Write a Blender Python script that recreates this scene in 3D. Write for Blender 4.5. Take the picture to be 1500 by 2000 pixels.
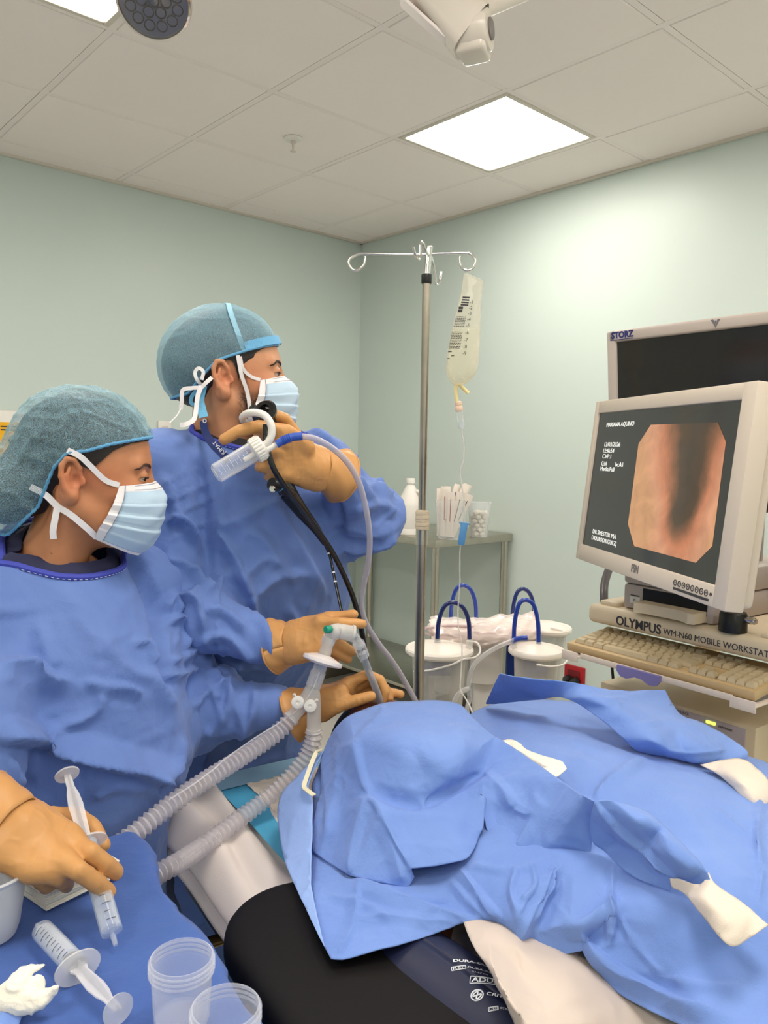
import bpy, bmesh, math, random
import numpy as np
from mathutils import Matrix, Vector
for o in list(bpy.data.objects): bpy.data.objects.remove(o, do_unlink=True)
SC = bpy.context.scene
COL = SC.collection
rnd = random.Random(7)
A = np.array
# ------------------------------------------------------------------ camera
HC = 1.48                      # lens height above the floor
FPX, PITCH, ROLL = 1528.37, math.radians(4.549), math.radians(1.151)
cr, sr, cp, sp = math.cos(ROLL), math.sin(ROLL), math.cos(PITCH), math.sin(PITCH)
RIGHT = A([cr, sr*sp, sr*cp]); UP = A([-sr, cr*sp, cr*cp]); FWD = A([0, cp, -sp])
cam = bpy.data.objects.new('camera', bpy.data.cameras.new('camera')); COL.objects.link(cam)
m = Matrix.Identity(4)
for r in range(3):
    m[r][0], m[r][1], m[r][2] = RIGHT[r], UP[r], -FWD[r]
m[2][3] = HC
cam.matrix_world = m
cam.data.sensor_fit = 'VERTICAL'; cam.data.sensor_height = 36; cam.data.lens = FPX/2000*36
cam.data.clip_start = 0.02
SC.camera = cam
# ------------------------------------------------------------------ world and exposure
w = bpy.data.worlds.new('World'); SC.world = w; w.use_nodes = True
w.node_tree.nodes['Background'].inputs[0].default_value = (0.9, 0.95, 1, 1)
w.node_tree.nodes['Background'].inputs[1].default_value = 0.05
SC.view_settings.view_transform = 'Standard'
try: SC.view_settings.look = 'None'
except Exception: pass
SC.view_settings.gamma = 1; SC.view_settings.use_curve_mapping = False
SC.view_settings.exposure = -0.08
PANEL = 19.5                    # strength of the ceiling panels
PANEL_COL = (1.0, 0.93, 0.84, 1)
# ------------------------------------------------------------------ geometry helpers
def ray(px, py):
    r = FWD + RIGHT*((px-750)/FPX) - UP*((py-1000)/FPX)
    return r/r[1]
C0 = A([0, 0, HC])
def P(px, py, d): return C0 + ray(px, py)*d           # a point d metres into the room
def PZ(px, py, z):                                     # a point at height z
    r = ray(px, py); return C0 + r*((z-HC)/r[2])
def nrm(v):
    v = np.asarray(v, float); return v/np.linalg.norm(v)
def frame(o, x, y):                                    # 4x4 local frame, z = x cross y
    x = nrm(x); z = nrm(np.cross(x, y)); y = np.cross(z, x)
    M = np.eye(4); M[:3, 0], M[:3, 1], M[:3, 2], M[:3, 3] = x, y, z, o
    return M
def axisframe(o, d):                                   # z axis along d
    d = nrm(d); h = A([0, 0, 1.]) if abs(d[2]) < .9 else A([1., 0, 0])
    x = nrm(np.cross(h, d)); y = np.cross(d, x)
    M = np.eye(4); M[:3, 0], M[:3, 1], M[:3, 2], M[:3, 3] = x, y, d, o
    return M
def T(x, y, z):
    M = np.eye(4); M[:3, 3] = (x, y, z); return M
def RZ(a):
    M = np.eye(4); M[0, 0] = M[1, 1] = math.cos(a); M[0, 1] = -math.sin(a); M[1, 0] = math.sin(a); return M
def xf(M, p):
    p = np.atleast_2d(np.asarray(p, float)); return p@M[:3, :3].T + M[:3, 3]
def spline(pts, n=8):                                  # Catmull-Rom through points
    p = np.asarray(pts, float)
    if len(p) < 3:
        t = np.linspace(0, 1, n+1)[:, None]; return p[0]*(1-t)+p[-1]*t
    q = np.vstack([2*p[0]-p[1], p, 2*p[-1]-p[-2]]); out = []
    for i in range(1, len(q)-2):
        a, b, c, d = q[i-1], q[i], q[i+1], q[i+2]
        for t in np.linspace(0, 1, n, endpoint=False):
            out.append(.5*((2*b)+(-a+c)*t+(2*a-5*b+4*c-d)*t*t+(-a+3*b-3*c+d)*t**3))
    out.append(p[-1]); return A(out)
_bev = {}
def rbox(sx, sy, sz, bev=0.0, seg=2):
    k = (round(sx, 5), round(sy, 5), round(sz, 5), round(bev, 5), seg)
    if k not in _bev:
        bm = bmesh.new(); bmesh.ops.create_cube(bm, size=1)
        for v in bm.verts: v.co = (v.co.x*sx, v.co.y*sy, v.co.z*sz)
        if bev > 0: bmesh.ops.bevel(bm, geom=bm.edges[:], offset=min(bev, .49*min(sx, sy, sz)), segments=seg, profile=.5, affect='EDGES')
        bm.verts.index_update()
        _bev[k] = (A([v.co[:] for v in bm.verts]), [[v.index for v in f.verts] for f in bm.faces]); bm.free()
    return _bev[k]
class MB:
    def __init__(s): s.v = []; s.f = []; s.m = []; s.n = 0
    def add(s, v, f, M=None, mi=0):
        v = np.asarray(v, float)
        if M is not None: v = xf(M, v)
        s.v.append(v); s.f += [[i+s.n for i in q] for q in f]; s.m += [mi]*len(f); s.n += len(v); return s
    def box(s, c, size, M=None, bev=0.0, seg=2, mi=0):
        v, f = rbox(*size, bev, seg); return s.add(v+np.asarray(c, float), f, M, mi)
    def lathe(s, prof, M=None, n=24, mi=0, cap=True, arc=None):   # prof = [(r,z)...]
        a = np.linspace(0, 2*math.pi, n, endpoint=False); V = []; F = []
        for r, z in prof: V.append(np.stack([r*np.cos(a), r*np.sin(a), np.full(n, z)], 1))
        for k in range(len(prof)-1):
            for i in range(n):
                j = (i+1) % n; F.append([k*n+i, k*n+j, (k+1)*n+j, (k+1)*n+i])
        if cap:
            if prof[0][0] > 1e-6: F.append(list(range(n))[::-1])
            if prof[-1][0] > 1e-6: F.append([(len(prof)-1)*n+i for i in range(n)])
        return s.add(np.vstack(V), F, M, mi)
    def cyl(s, a, b, r1, r2=None, n=20, mi=0, cap=True):
        a = np.asarray(a, float); b = np.asarray(b, float); r2 = r1 if r2 is None else r2
        return s.lathe([(r1, 0), (r2, np.linalg.norm(b-a))], axisframe(a, b-a), n, mi, cap)
    def tube(s, pts, r, n=10, mi=0, cap=True, closed=False):
        p = np.asarray(pts, float); N = len(p); r = np.broadcast_to(np.asarray(r, float), (N,))
        t = np.gradient(p, axis=0)
        if closed: t = np.roll(p, -1, 0)-np.roll(p, 1, 0)
        t /= np.linalg.norm(t, axis=1)[:, None]+1e-12
        x = np.cross(t[0], [0, 0, 1.] if abs(t[0][2]) < .9 else [1., 0, 0]); x /= np.linalg.norm(x)
        an = np.linspace(0, 2*math.pi, n, endpoint=False); V = []
        for i in range(N):
            x = x-t[i]*(x@t[i]); x /= np.linalg.norm(x)+1e-12; y = np.cross(t[i], x)
            V.append(p[i]+r[i]*(np.cos(an)[:, None]*x+np.sin(an)[:, None]*y))
        F = []
        for k in range(N if closed else N-1):
            k2 = (k+1) % N
            for i in range(n):
                j = (i+1) % n; F.append([k*n+i, k*n+j, k2*n+j, k2*n+i])
        if cap and not closed: F += [list(range(n))[::-1], [(N-1)*n+i for i in range(n)]]
        return s.add(np.vstack(V), F, None, mi)
    def ribbon(s, pts, wid, nor, th=.0008, mi=0):        # flat strip: width along cross(tangent, nor)
        p = np.asarray(pts, float); t = np.gradient(p, axis=0); t /= np.linalg.norm(t, axis=1)[:, None]+1e-12
        nor = np.broadcast_to(np.asarray(nor, float), p.shape)
        b = np.cross(t, nor); b /= np.linalg.norm(b, axis=1)[:, None]+1e-12; n2 = np.cross(b, t)
        wid = np.broadcast_to(np.asarray(wid, float), (len(p),))[:, None]
        V = np.concatenate([p-b*wid/2-n2*th/2, p+b*wid/2-n2*th/2, p+b*wid/2+n2*th/2, p-b*wid/2+n2*th/2]); N = len(p); F = []
        for k in range(N-1):
            for a_, b_ in ((0, 1), (1, 2), (2, 3), (3, 0)): F.append([a_*N+k, b_*N+k, b_*N+k+1, a_*N+k+1])
        F += [[0, 3*N, 2*N, N], [N-1, 2*N-1, 3*N-1, 4*N-1]]
        return s.add(V, F, None, mi)
    def ball(s, c, r, n=12, M=None, mi=0):
        r = np.broadcast_to(np.asarray(r, float), (3,)); V = []; F = []
        for i in range(1, n):
            th = math.pi*i/n
            for j in range(2*n):
                ph = math.pi*j/n; V.append((math.sin(th)*math.cos(ph), math.sin(th)*math.sin(ph), math.cos(th)))
        V += [(0, 0, 1), (0, 0, -1)]; k = 2*n
        for i in range(n-2):
            for j in range(k): F.append([i*k+j, (i+1)*k+j, (i+1)*k+(j+1) % k, i*k+(j+1) % k])
        for j in range(k):
            F.append([len(V)-2, j, (j+1) % k]); F.append([len(V)-1, (n-2)*k+(j+1) % k, (n-2)*k+j])
        return s.add(A(V)*r+np.asarray(c, float), F, M, mi)
    def prism(s, poly, h0, h1, M=None, mi=0):            # polygon in local xy, extruded in z
        p = np.asarray(poly, float); N = len(p)
        V = np.vstack([np.c_[p, np.full(N, h0)], np.c_[p, np.full(N, h1)]])
        F = [list(range(N))[::-1], list(range(N, 2*N))]+[[i, (i+1) % N, N+(i+1) % N, N+i] for i in range(N)]
        return s.add(V, F, M, mi)
    def grid(s, G, M=None, mi=0, closeu=False):          # G[nu][nv][3]
        G = np.asarray(G, float); nu, nv = G.shape[:2]; F = []
        for i in range(nu if closeu else nu-1):
            for j in range(nv-1): F.append([i*nv+j, ((i+1) % nu)*nv+j, ((i+1) % nu)*nv+j+1, i*nv+j+1])
        return s.add(G.reshape(-1, 3), F, M, mi)
WL = {}                                                 # world location of every root
def rootloc(o):
    while o.parent: o = o.parent
    return WL.get(o.name, A([0., 0, 0]))
def thing(name, label, cat, loc, group=None):
    o = bpy.data.objects.new(name, None); COL.objects.link(o); o.empty_display_size = .05
    o.location = Vector([float(x) for x in loc]); WL[o.name] = np.asarray(loc, float)
    o['label'] = label; o['category'] = cat
    if group: o['group'] = group
    return o
def tag(o, label, cat, group=None, kind=None):
    if label: o['label'] = label
    if cat: o['category'] = cat
    if group: o['group'] = group
    if kind: o['kind'] = kind
    return o
def obj(name, mb, mat, parent=None, smooth=True, ang=38, loc=None):
    if isinstance(mb, tuple): vv, ff, mm = mb[0], mb[1], None
    else: vv, ff, mm = np.vstack(mb.v), mb.f, mb.m
    off = rootloc(parent) if parent else (np.asarray(loc, float) if loc is not None else A([0., 0, 0]))
    me = bpy.data.meshes.new(name); me.from_pydata((vv-off).tolist(), [], [list(map(int, q)) for q in ff])
    mats = mat if isinstance(mat, (list, tuple)) else [mat]
    for x in mats: me.materials.append(x)
    if mm is not None and len(mats) > 1: me.polygons.foreach_set('material_index', mm)
    if smooth:
        me.polygons.foreach_set('use_smooth', [True]*len(me.polygons))
        if ang: me.set_sharp_from_angle(angle=math.radians(ang))
    me.validate(); me.update()
    o = bpy.data.objects.new(name, me); COL.objects.link(o)
    if parent: o.parent = parent
    else:
        o.location = Vector([float(x) for x in off]); WL[o.name] = off
    return o
def struct(name, mb, mat, **k):
    o = obj(name, mb, mat, **k); o['kind'] = 'structure'; return o
def text(name, body, size, M, mat, parent, ext=.0002, align='LEFT', sx=1.0, bold=0.0, shear=0.0, space=1.0):
    c = bpy.data.curves.new(name, 'FONT'); c.body = body; c.size = size; c.extrude = ext; c.align_x = align
    c.offset = bold; c.shear = shear; c.space_character = space; c.resolution_u = 3
    t = bpy.data.objects.new('tmp', c); COL.objects.link(t)
    bpy.context.view_layer.update()
    me = bpy.data.meshes.new_from_object(t.evaluated_get(bpy.context.evaluated_depsgraph_get()))
    bpy.data.objects.remove(t); bpy.data.curves.remove(c)
    v = A([q.co[:] for q in me.vertices]); f = [list(p.vertices) for p in me.polygons]; bpy.data.meshes.remove(me)
    v[:, 0] *= sx
    return obj(name, (xf(M, v), f), mat, parent, smooth=False)
# ------------------------------------------------------------------ materials
def mat(name, col, rough=.5, metal=0., spec=.5, trans=0., alpha=1., ior=1.45, emit=None, es=0., bump=0., bscale=200., bdet=2., var=0., vscale=6., sss=0., sheen=0., coat=0., tex='NOISE', attr=None, subcol=None):
    M = bpy.data.materials.new(name); M.use_nodes = True; nt = M.node_tree; N = nt.nodes; L = nt.links
    b = N['Principled BSDF']; I = b.inputs
    c = (*col, 1) if len(col) == 3 else col
    I['Base Color'].default_value = c; I['Roughness'].default_value = rough; I['Metallic'].default_value = metal
    I['Specular IOR Level'].default_value = spec; I['Transmission Weight'].default_value = trans; I['IOR'].default_value = ior
    I['Alpha'].default_value = alpha; I['Coat Weight'].default_value = coat; I['Sheen Weight'].default_value = sheen
    if sss:
        I['Subsurface Weight'].default_value = sss; I['Subsurface Radius'].default_value = subcol or (.012, .005, .003); I['Subsurface Scale'].default_value = 1.0
    if emit: I['Emission Color'].default_value = (*emit, 1); I['Emission Strength'].default_value = es
    tc = N.new('ShaderNodeTexCoord'); src = None
    if attr:
        at = N.new('ShaderNodeAttribute'); at.attribute_name = attr; src = at.outputs['Color']
    if var:
        n = N.new('ShaderNodeTexNoise'); n.inputs['Scale'].default_value = vscale; n.inputs['Detail'].default_value = 4
        L.new(tc.outputs['Object'], n.inputs['Vector'])
        r = N.new('ShaderNodeMapRange'); r.inputs['From Min'].default_value = .3; r.inputs['From Max'].default_value = .7
        r.inputs['To Min'].default_value = 1-var; r.inputs['To Max'].default_value = 1+var; L.new(n.outputs['Fac'], r.inputs['Value'])
        mx = N.new('ShaderNodeVectorMath'); mx.operation = 'SCALE'
        if src: L.new(src, mx.inputs[0])
        else: mx.inputs[0].default_value = c[:3]
        L.new(r.outputs['Result'], mx.inputs['Scale']); src = mx.outputs[0]
    if src: L.new(src, I['Base Color'])
    if bump:
        if tex == 'VORONOI':
            n = N.new('ShaderNodeTexVoronoi'); n.inputs['Scale'].default_value = bscale; o_ = n.outputs['Distance']
        else:
            n = N.new('ShaderNodeTexNoise'); n.inputs['Scale'].default_value = bscale; n.inputs['Detail'].default_value = bdet; o_ = n.outputs['Fac']
        L.new(tc.outputs['Object'], n.inputs['Vector'])
        bp = N.new('ShaderNodeBump'); bp.inputs['Strength'].default_value = bump; bp.inputs['Distance'].default_value = .001
        L.new(o_, bp.inputs['Height']); L.new(bp.outputs['Normal'], I['Normal'])
    return M
def s2l(r, g, b):                                        # 8-bit sRGB to linear
    f = lambda x: x/12.92 if x <= .04045 else ((x+.055)/1.055)**2.4
    return (f(r/255), f(g/255), f(b/255))
def clear(name, tint=(1, 1, 1), rough=.05, alpha=.25, col=(.9, .92, .95), fres=1.0):
    """thin clear plastic: mostly see-through with a glossy, facing-dependent film"""
    M = bpy.data.materials.new(name); M.use_nodes = True; nt = M.node_tree; N = nt.nodes; L = nt.links
    for n in list(N): N.remove(n)
    out = N.new('ShaderNodeOutputMaterial'); tr = N.new('ShaderNodeBsdfTransparent'); tr.inputs[0].default_value = (*tint, 1)
    pb = N.new('ShaderNodeBsdfPrincipled'); pb.inputs['Base Color'].default_value = (*col, 1); pb.inputs['Roughness'].default_value = rough
    lw = N.new('ShaderNodeLayerWeight'); lw.inputs['Blend'].default_value = .35
    mr = N.new('ShaderNodeMapRange'); mr.inputs['To Min'].default_value = alpha; mr.inputs['To Max'].default_value = min(1, alpha+.55*fres)
    L.new(lw.outputs['Facing'], mr.inputs['Value']); mx = N.new('ShaderNodeMixShader')
    L.new(mr.outputs['Result'], mx.inputs[0]); L.new(tr.outputs[0], mx.inputs[1]); L.new(pb.outputs[0], mx.inputs[2]); L.new(mx.outputs[0], out.inputs[0])
    return M
def emis(name, col, s):
    M = bpy.data.materials.new(name); M.use_nodes = True; N = M.node_tree.nodes
    b = N['Principled BSDF']; b.inputs['Base Color'].default_value = (*col[:3], 1); b.inputs['Emission Color'].default_value = (*col[:3], 1); b.inputs['Emission Strength'].default_value = s
    return M
MT = {}
def mk(k, *a, **q): MT[k] = mat(k, *a, **q)
mk('wall_paint', s2l(206, 218, 213), rough=.36, spec=.35, bump=.08, bscale=60, var=.02, vscale=1.2)
mk('ceiling_tile', s2l(246, 236, 232), rough=.85, bump=.25, bscale=350, var=.015, vscale=2)
mk('ceiling_bar', s2l(242, 232, 228), rough=.5)
mk('trim', s2l(214, 206, 194), rough=.5)
mk('floor', s2l(200, 195, 190), rough=.35, var=.05, vscale=3)
mk('baseboard', s2l(125, 118, 106), rough=.5)
mk('steel', s2l(190, 184, 172), rough=.28, metal=1, var=.06, vscale=25)
mk('chrome', s2l(225, 222, 218), rough=.12, metal=1)
mk('steel_pole', s2l(175, 165, 152), rough=.3, metal=1, var=.15, vscale=12)
mk('black_plastic', s2l(22, 21, 21), rough=.35)
mk('black_gloss', s2l(14, 13, 13), rough=.15, coat=.4)
mk('white_plastic', s2l(232, 228, 222), rough=.35)
mk('lamp_white', s2l(222, 212, 200), rough=.35, coat=.2)
mk('grey_plastic', s2l(120, 114, 110), rough=.45)
mk('beige', s2l(222, 205, 176), rough=.42, var=.02)
mk('beige_dark', s2l(190, 172, 140), rough=.45)
mk('monitor_white', s2l(214, 200, 184), rough=.42)
mk('monitor_grey', s2l(190, 178, 170), rough=.42)
mk('ink', s2l(60, 58, 60), rough=.5)
mk('ink_blue', s2l(40, 45, 110), rough=.5)
mk('print_white', s2l(225, 228, 235), rough=.6)
mk('red_plastic', s2l(165, 25, 35), rough=.4)
mk('blue_hose', s2l(28, 60, 160), rough=.18, coat=.4)
mk('blue_hose_dark', s2l(22, 40, 105), rough=.18, coat=.4)
mk('blue_bracket', s2l(25, 60, 150), rough=.4)
mk('violet', s2l(130, 125, 185), rough=.4)
mk('tape', s2l(205, 190, 165), rough=.6, bump=.4, bscale=90)
mk('cotton', s2l(245, 238, 222), rough=.95, bump=.6, bscale=400, sss=.2, subcol=(.01, .01, .01))
mk('dark_lens', s2l(82, 78, 74), rough=.3, coat=.3)
MT['milky'] = clear('milky', alpha=.46, rough=.3, col=s2l(235, 232, 228), fres=.5)
MT['clear'] = clear('clear', alpha=.09, rough=.06)
MT['clear_soft'] = clear('clear_soft', alpha=.24, rough=.15, col=s2l(235, 234, 236))
MT['canister'] = clear('canister', alpha=.26, rough=.2, col=s2l(225, 222, 215))
MT['panel'] = emis('panel', PANEL_COL, PANEL)
MT['wrap'] = clear('wrap', alpha=.35, rough=.08, col=s2l(245, 232, 226))
SC.cycles.transparent_max_bounces = 24
# ================================================================== THE ROOM
S = 0.61
AX = A([.743636, .668584, 0]); BX = A([.668584, -.743636, 0]); OO = A([-2.06573, 6.41573, 0])
CEIL = HC+2.15841*S
def IJ(i, j, z=0.): return S*(OO+i*AX+j*BX)+A([0, 0, z])
I1, I0, J0, J1 = 2.64, -6.5, -.285, 9.7
RM = frame(IJ(I1, J0), AX, -BX)                 # room frame: corner at the origin, room at x<0, y<0
LX, LY = (I1-I0)*S, (J1-J0)*S
struct('floor', MB().box((-LX/2, -LY/2, -.05), (LX+.4, LY+.4, .1), RM), MT['floor'])
def wall(name, c, s): struct(name, MB().box(c, s, RM), MT['wall_paint'])
wall('wall_right', (.06, -LY/2, CEIL/2+.05), (.12, LY+.24, CEIL+.3))
wall('wall_left', (-LX/2, .06, CEIL/2+.05), (LX+.24, .12, CEIL+.3))
wall('wall_near', (-LX/2, -LY-.06, CEIL/2+.05), (LX+.24, .12, CEIL+.3))
wall('wall_side', (-LX-.06, -LY/2, CEIL/2+.05), (.12, LY+.24, CEIL+.3))
struct('baseboard_right', MB().box((-.006, -LY/2, .045), (.012, LY, .09), RM, .003), MT['baseboard'])
struct('baseboard_left', MB().box((-LX/2, -.006, .045), (LX-.03, .012, .09), RM, .003), MT['baseboard'])
struct('trim_1', MB().box((-.012, -LY/2, CEIL-.006), (.024, LY, .02), RM, .002), MT['trim'])
struct('trim_2', MB().box((-LX/2, -.012, CEIL-.006), (LX, .024, .02), RM, .002), MT['trim'])
# ceiling: slab above, grid bars and tiles as its pieces
ceil = struct('ceiling', MB().box((-LX/2, -LY/2, CEIL+.10), (LX+.3, LY+.3, .06), RM), MT['ceiling_tile'])
def rp(i, j): return ((i-I1)*S, -(j-J0)*S)      # grid index to room frame
lights = {(i, j) for i in (-5, -2, 1) for j in (2, 5, 8)}
for i in range(-6, 3):
    x, _ = rp(i, 0); obj('grid_bar', MB().box((x, -LY/2, CEIL+.006), (.024, LY, .02), RM), MT['ceiling_bar'], ceil)
for j in range(0, 10):
    _, y = rp(0, j); obj('grid_bar', MB().box((-LX/2, y, CEIL+.0065), (LX, .0238, .02), RM), MT['ceiling_bar'], ceil)
es_i = [I0]+list(range(-6, 3))+[I1]; es_j = [J0]+list(range(0, 10))+[J1]
for a_ in range(len(es_i)-1):
    for b_ in range(len(es_j)-1):
        i0, i1, j0, j1 = es_i[a_], es_i[a_+1], es_j[b_], es_j[b_+1]
        if (i0, j0) in lights or i1-i0 < .1 or j1-j0 < .1: continue
        x0, y0 = rp(i0, j0); x1, y1 = rp(i1, j1); g = .0134
        obj('ceiling_tile', MB().box(((x0+x1)/2, (y0+y1)/2, CEIL+.006+rnd.uniform(-.001, .001)), (x1-x0-2*g, y0-y1-2*g, .024), RM, .003, 1), MT['ceiling_tile'], ceil)
for n_, (i, j) in enumerate(sorted(lights)):
    x, y = rp(i+.5, j+.5); lab = {(1, 2): 'lit square ceiling panel light near the room corner above the drip pole', (-2, 2): 'lit square ceiling panel light beside the round surgical lamp head'}.get((i, j), 'lit square ceiling panel light above and behind the camera')
    t = thing('ceiling_light', lab, 'ceiling light', xf(RM, (x, y, CEIL-.01))[0], 'square ceiling panel lights')
    fr = MB()
    for sx, sy, wx, wy in ((-1, 0, .022, .586), (1, 0, .022, .586), (0, -1, .542, .022), (0, 1, .542, .022)):
        fr.box((x+sx*.282, y+sy*.282, CEIL-.001), (wx, wy, .014), RM, .003, 1)
    obj('frame', fr, MT['trim'], t)
    obj('diffuser', MB().box((x, y, CEIL+.002), (.544, .544, .006), RM), MT['panel'], t)
# sprinkler
def ceilpt(px, py):
    r = ray(px, py); return C0+r*((CEIL-.006-HC)/r[2])
c = ceilpt(573, 270); t = thing('ceiling_sprinkler', 'small white fire sprinkler on the ceiling tile above the drip pole', 'sprinkler', c)
obj('escutcheon', MB().lathe([(.04, 0), (.04, -.004), (.028, -.012), (.0, -.012)], T(*c), 28), MT['white_plastic'], t)
obj('sprinkler_head', MB().lathe([(.011, -.01), (.011, -.022), (.006, -.026), (.004, -.05), (.013, -.052), (.013, -.055), (0, -.055)], T(*c), 18), MT['trim'], t)
# surgical lamp head, top left
c = P(300, 2, 1.75); n = nrm((.10, -.62, -.78)); M = frame(c, np.cross(n, (0.25, 0, 1)), np.cross(n, np.cross(n, (0.25, 0, 1)))); M = axisframe(c, n)
t = thing('surgical_lamp', 'round surgical lamp head with dark lens cluster and silver rim', 'lamp', c)
R_ = .078
obj('housing', MB().lathe([(0, -.05), (R_*.7, -.045), (R_*.98, -.02), (R_*1.03, .0), (R_*1.0, .008), (R_*.94, .010), (R_*.92, .002), (0, .0)], M, 48), MT['chrome'], t)
obj('cover_disc', MB().lathe([(0, .0035), (R_*.92, .0035), (R_*.92, .006), (0, .006)], M, 48), clear('lamp_cover', alpha=.25, rough=.08, col=s2l(120, 116, 112)), t)
k = 0
for (u, v) in [(0, 0)]+[(math.cos(q*math.pi/3)*.0255, math.sin(q*math.pi/3)*.0255) for q in range(6)]+[(math.cos(q*math.pi/6+.26)*.0505, math.sin(q*math.pi/6+.26)*.0505) for q in range(12)]:
    obj('lens', MB().lathe([(.0115, .0005), (.0122, .002), (.0105, .0025), (.008, -.002), (0, -.004)], M@T(u, v, 0.0008), 18, cap=False), [MT['dark_lens']], t)
obj('handle_stem', MB().cyl(c-n*.05, c-n*.14, .014), MT['lamp_white'], t)
top = c-n*.14; mount = A([top[0]-.1, top[1]+.25, CEIL])
obj('arm', MB().tube(spline([top, top+A([-.03, .08, .08]), mount-A([0, 0, .12]), mount], 8), .018, 12), MT['lamp_white'], t)
# white spring arm, top middle
t = thing('ceiling_equipment_boom', 'white jointed equipment boom hanging in from the top of the picture', 'lamp arm', P(905, 70, 1.9))
d = 1.9
M = frame(P(905, 60, d), P(960, 110, d)-P(800, -20, d), RIGHT*0+A([.35, -.9, .1]))
p0 = P(776, -70, d); p1 = P(921, 62, d); ax = nrm(p1-p0); side = nrm(np.cross(ax, A([.1, -.95, -.25]))); nz = np.cross(side, ax)
M = np.eye(4); M[:3, 0], M[:3, 1], M[:3, 2], M[:3, 3] = ax, side, nz, p0
L_ = np.linalg.norm(p1-p0)
arm = MB(); K = 12; rows = []
for q in np.linspace(0, 1, K):
    w_ = .030+.030*q**1.3; h_ = .030+.022*q; rr = []
    for a_ in np.linspace(0, 2*math.pi, 24, endpoint=False):
        e = .45; cx, sx_ = math.cos(a_), math.sin(a_)
        rr.append((q*L_, w_*math.copysign(abs(cx)**e, cx), h_*math.copysign(abs(sx_)**e, sx_)))
    rows.append(rr+rr[:1])
arm.grid(xf(M, A(rows).reshape(-1, 3)).reshape(K, 25, 3)); obj('spring_arm', arm, MT['lamp_white'], t)
ua = nrm((.93, -.36, .05)); jc = p1+ax*.004
obj('joint_housing', MB().lathe([(0, -.05), (.04, -.05), (.05, -.04), (.052, 0), (.05, .03), (.044, .04), (0, .042)], axisframe(jc, ua), 36).box((0, -.03, -.004), (.07, .05, .08), frame(jc, ua, A([0, 0, 1.])), .012, 3), MT['lamp_white'], t)
obj('pivot_cap', MB().lathe([(0, .041), (.024, .041), (.024, .045), (.021, .047), (0, .047)], axisframe(jc, ua), 28), MT['grey_plastic'], t)
obj('under_cover', MB().box((L_*.55, .052, 0), (L_*.62, .008, .06), M, .003), MT['ceiling_bar'], t)
obj('link_arm', MB().cyl(P(935, 20, 1.92), P(1080, -40, 2.0), .022, .022, 20).cyl(P(1080, -40, 2.0), P(1080, -40, 2.0)+A([0, 0, CEIL-P(1080, -40, 2.0)[2]-.002]), .026, .03, 20), MT['lamp_white'], t)
# wall things, left
def onwall(px, py, left=True):
    r = ray(px, py); nn = -BX if left else AX; q = IJ(I1, J0); return C0+r*(((q-C0)@nn)/(r@nn))
q = onwall(2, 865); WM = frame(q, AX, A([0, 0, 1.]))                  # x along wall, y up, z = x cross y points into the room
if WM[:3, 2]@(C0-q) < 0: WM[:3, 2] *= -1
t = thing('sharps_box', 'white wall box with a yellow warning label behind the bouffant cap', 'wall box', q)
obj('box_body', MB().box((0, -.0, .05), (.17, .30, .10), WM, .012), MT['white_plastic'], t)
obj('yellow_label', MB().box((.0, .0, .1015), (.125, .19, .002), WM), mat('yellow_label', s2l(240, 180, 20), rough=.5), t)
lb = MB(); lb.lathe([(.020, 0), (.028, 0), (.028, .0012), (.020, .0012), (.020, 0)], WM@T(.03, .01, .1025), 20, cap=False)
for yy in (.075, .06, -.06, -.075): lb.box((.01, yy, .1032), (.08, .006, .001), WM)
obj('label_marks', lb, MT['ink'], t)
q = onwall(320, 843); WM2 = WM.copy(); WM2[:3, 3] = q
t = thing('wall_plate', 'small white wall plate between the two clinicians', 'wall plate', q)
obj('plate', MB().box((0, 0, .008), (.075, .115, .016), WM2, .004), MT['white_plastic'], t)
obj('rocker', MB().box((0, 0, .018), (.03, .06, .006), WM2, .002), MT['trim'], t)
# red socket on the right wall
q = onwall(1124, 1322, False); WR = np.eye(4); WR[:3, 0], WR[:3, 1], WR[:3, 2], WR[:3, 3] = BX, (0, 0, 1), -AX, q
t = thing('wall_socket', 'red hospital wall socket with two black plugs behind the workstation cart', 'socket', q)
obj('socket_plate', MB().box((0, 0, .008), (.115, .115, .016), WR, .004), MT['red_plastic'], t)
obj('socket_face', MB().box((0, 0, .018), (.07, .075, .006), WR, .003), mat('red_dark', s2l(110, 16, 24), rough=.4), t)
for s_ in (-1, 1):
    pg = MB().lathe([(.02, .02), (.022, .035), (.018, .06), (.009, .075), (.007, .12)], WR@T(s_*.022, -.012, 0), 18)
    obj('plug', pg, MT['black_plastic'], t)
# ================================================================== STEEL TABLE IN THE CORNER
N_ = P(852, 1060, 3.75); gap = (IJ(I1, J0)-N_)@AX-.01; ztop = N_[2]+.012
TM = frame(A([N_[0], N_[1], 0]), AX, -BX)       # x to the right wall, y towards the left wall
t = thing('steel_table', 'stainless steel side table in the room corner behind the drip pole', 'table', xf(TM, (gap/2, .55, 0))[0])
LT = 1.15
obj('tabletop', MB().box((gap/2, LT/2, ztop-.02), (gap, LT, .04), TM, .006), MT['steel'], t)
for x_ in (.03, gap-.03):
    for y_ in (.03, LT-.03): obj('leg', MB().cyl(xf(TM, (x_, y_, 0))[0], xf(TM, (x_, y_, ztop-.04))[0], .019, None, 18), MT['steel'], t)
obj('lower_shelf', MB().box((gap/2, LT/2, .275), (gap-.02, LT-.02, .018), TM, .004), MT['steel'], t)
def ontable(px, py): return PZ(px, py, ztop)
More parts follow.
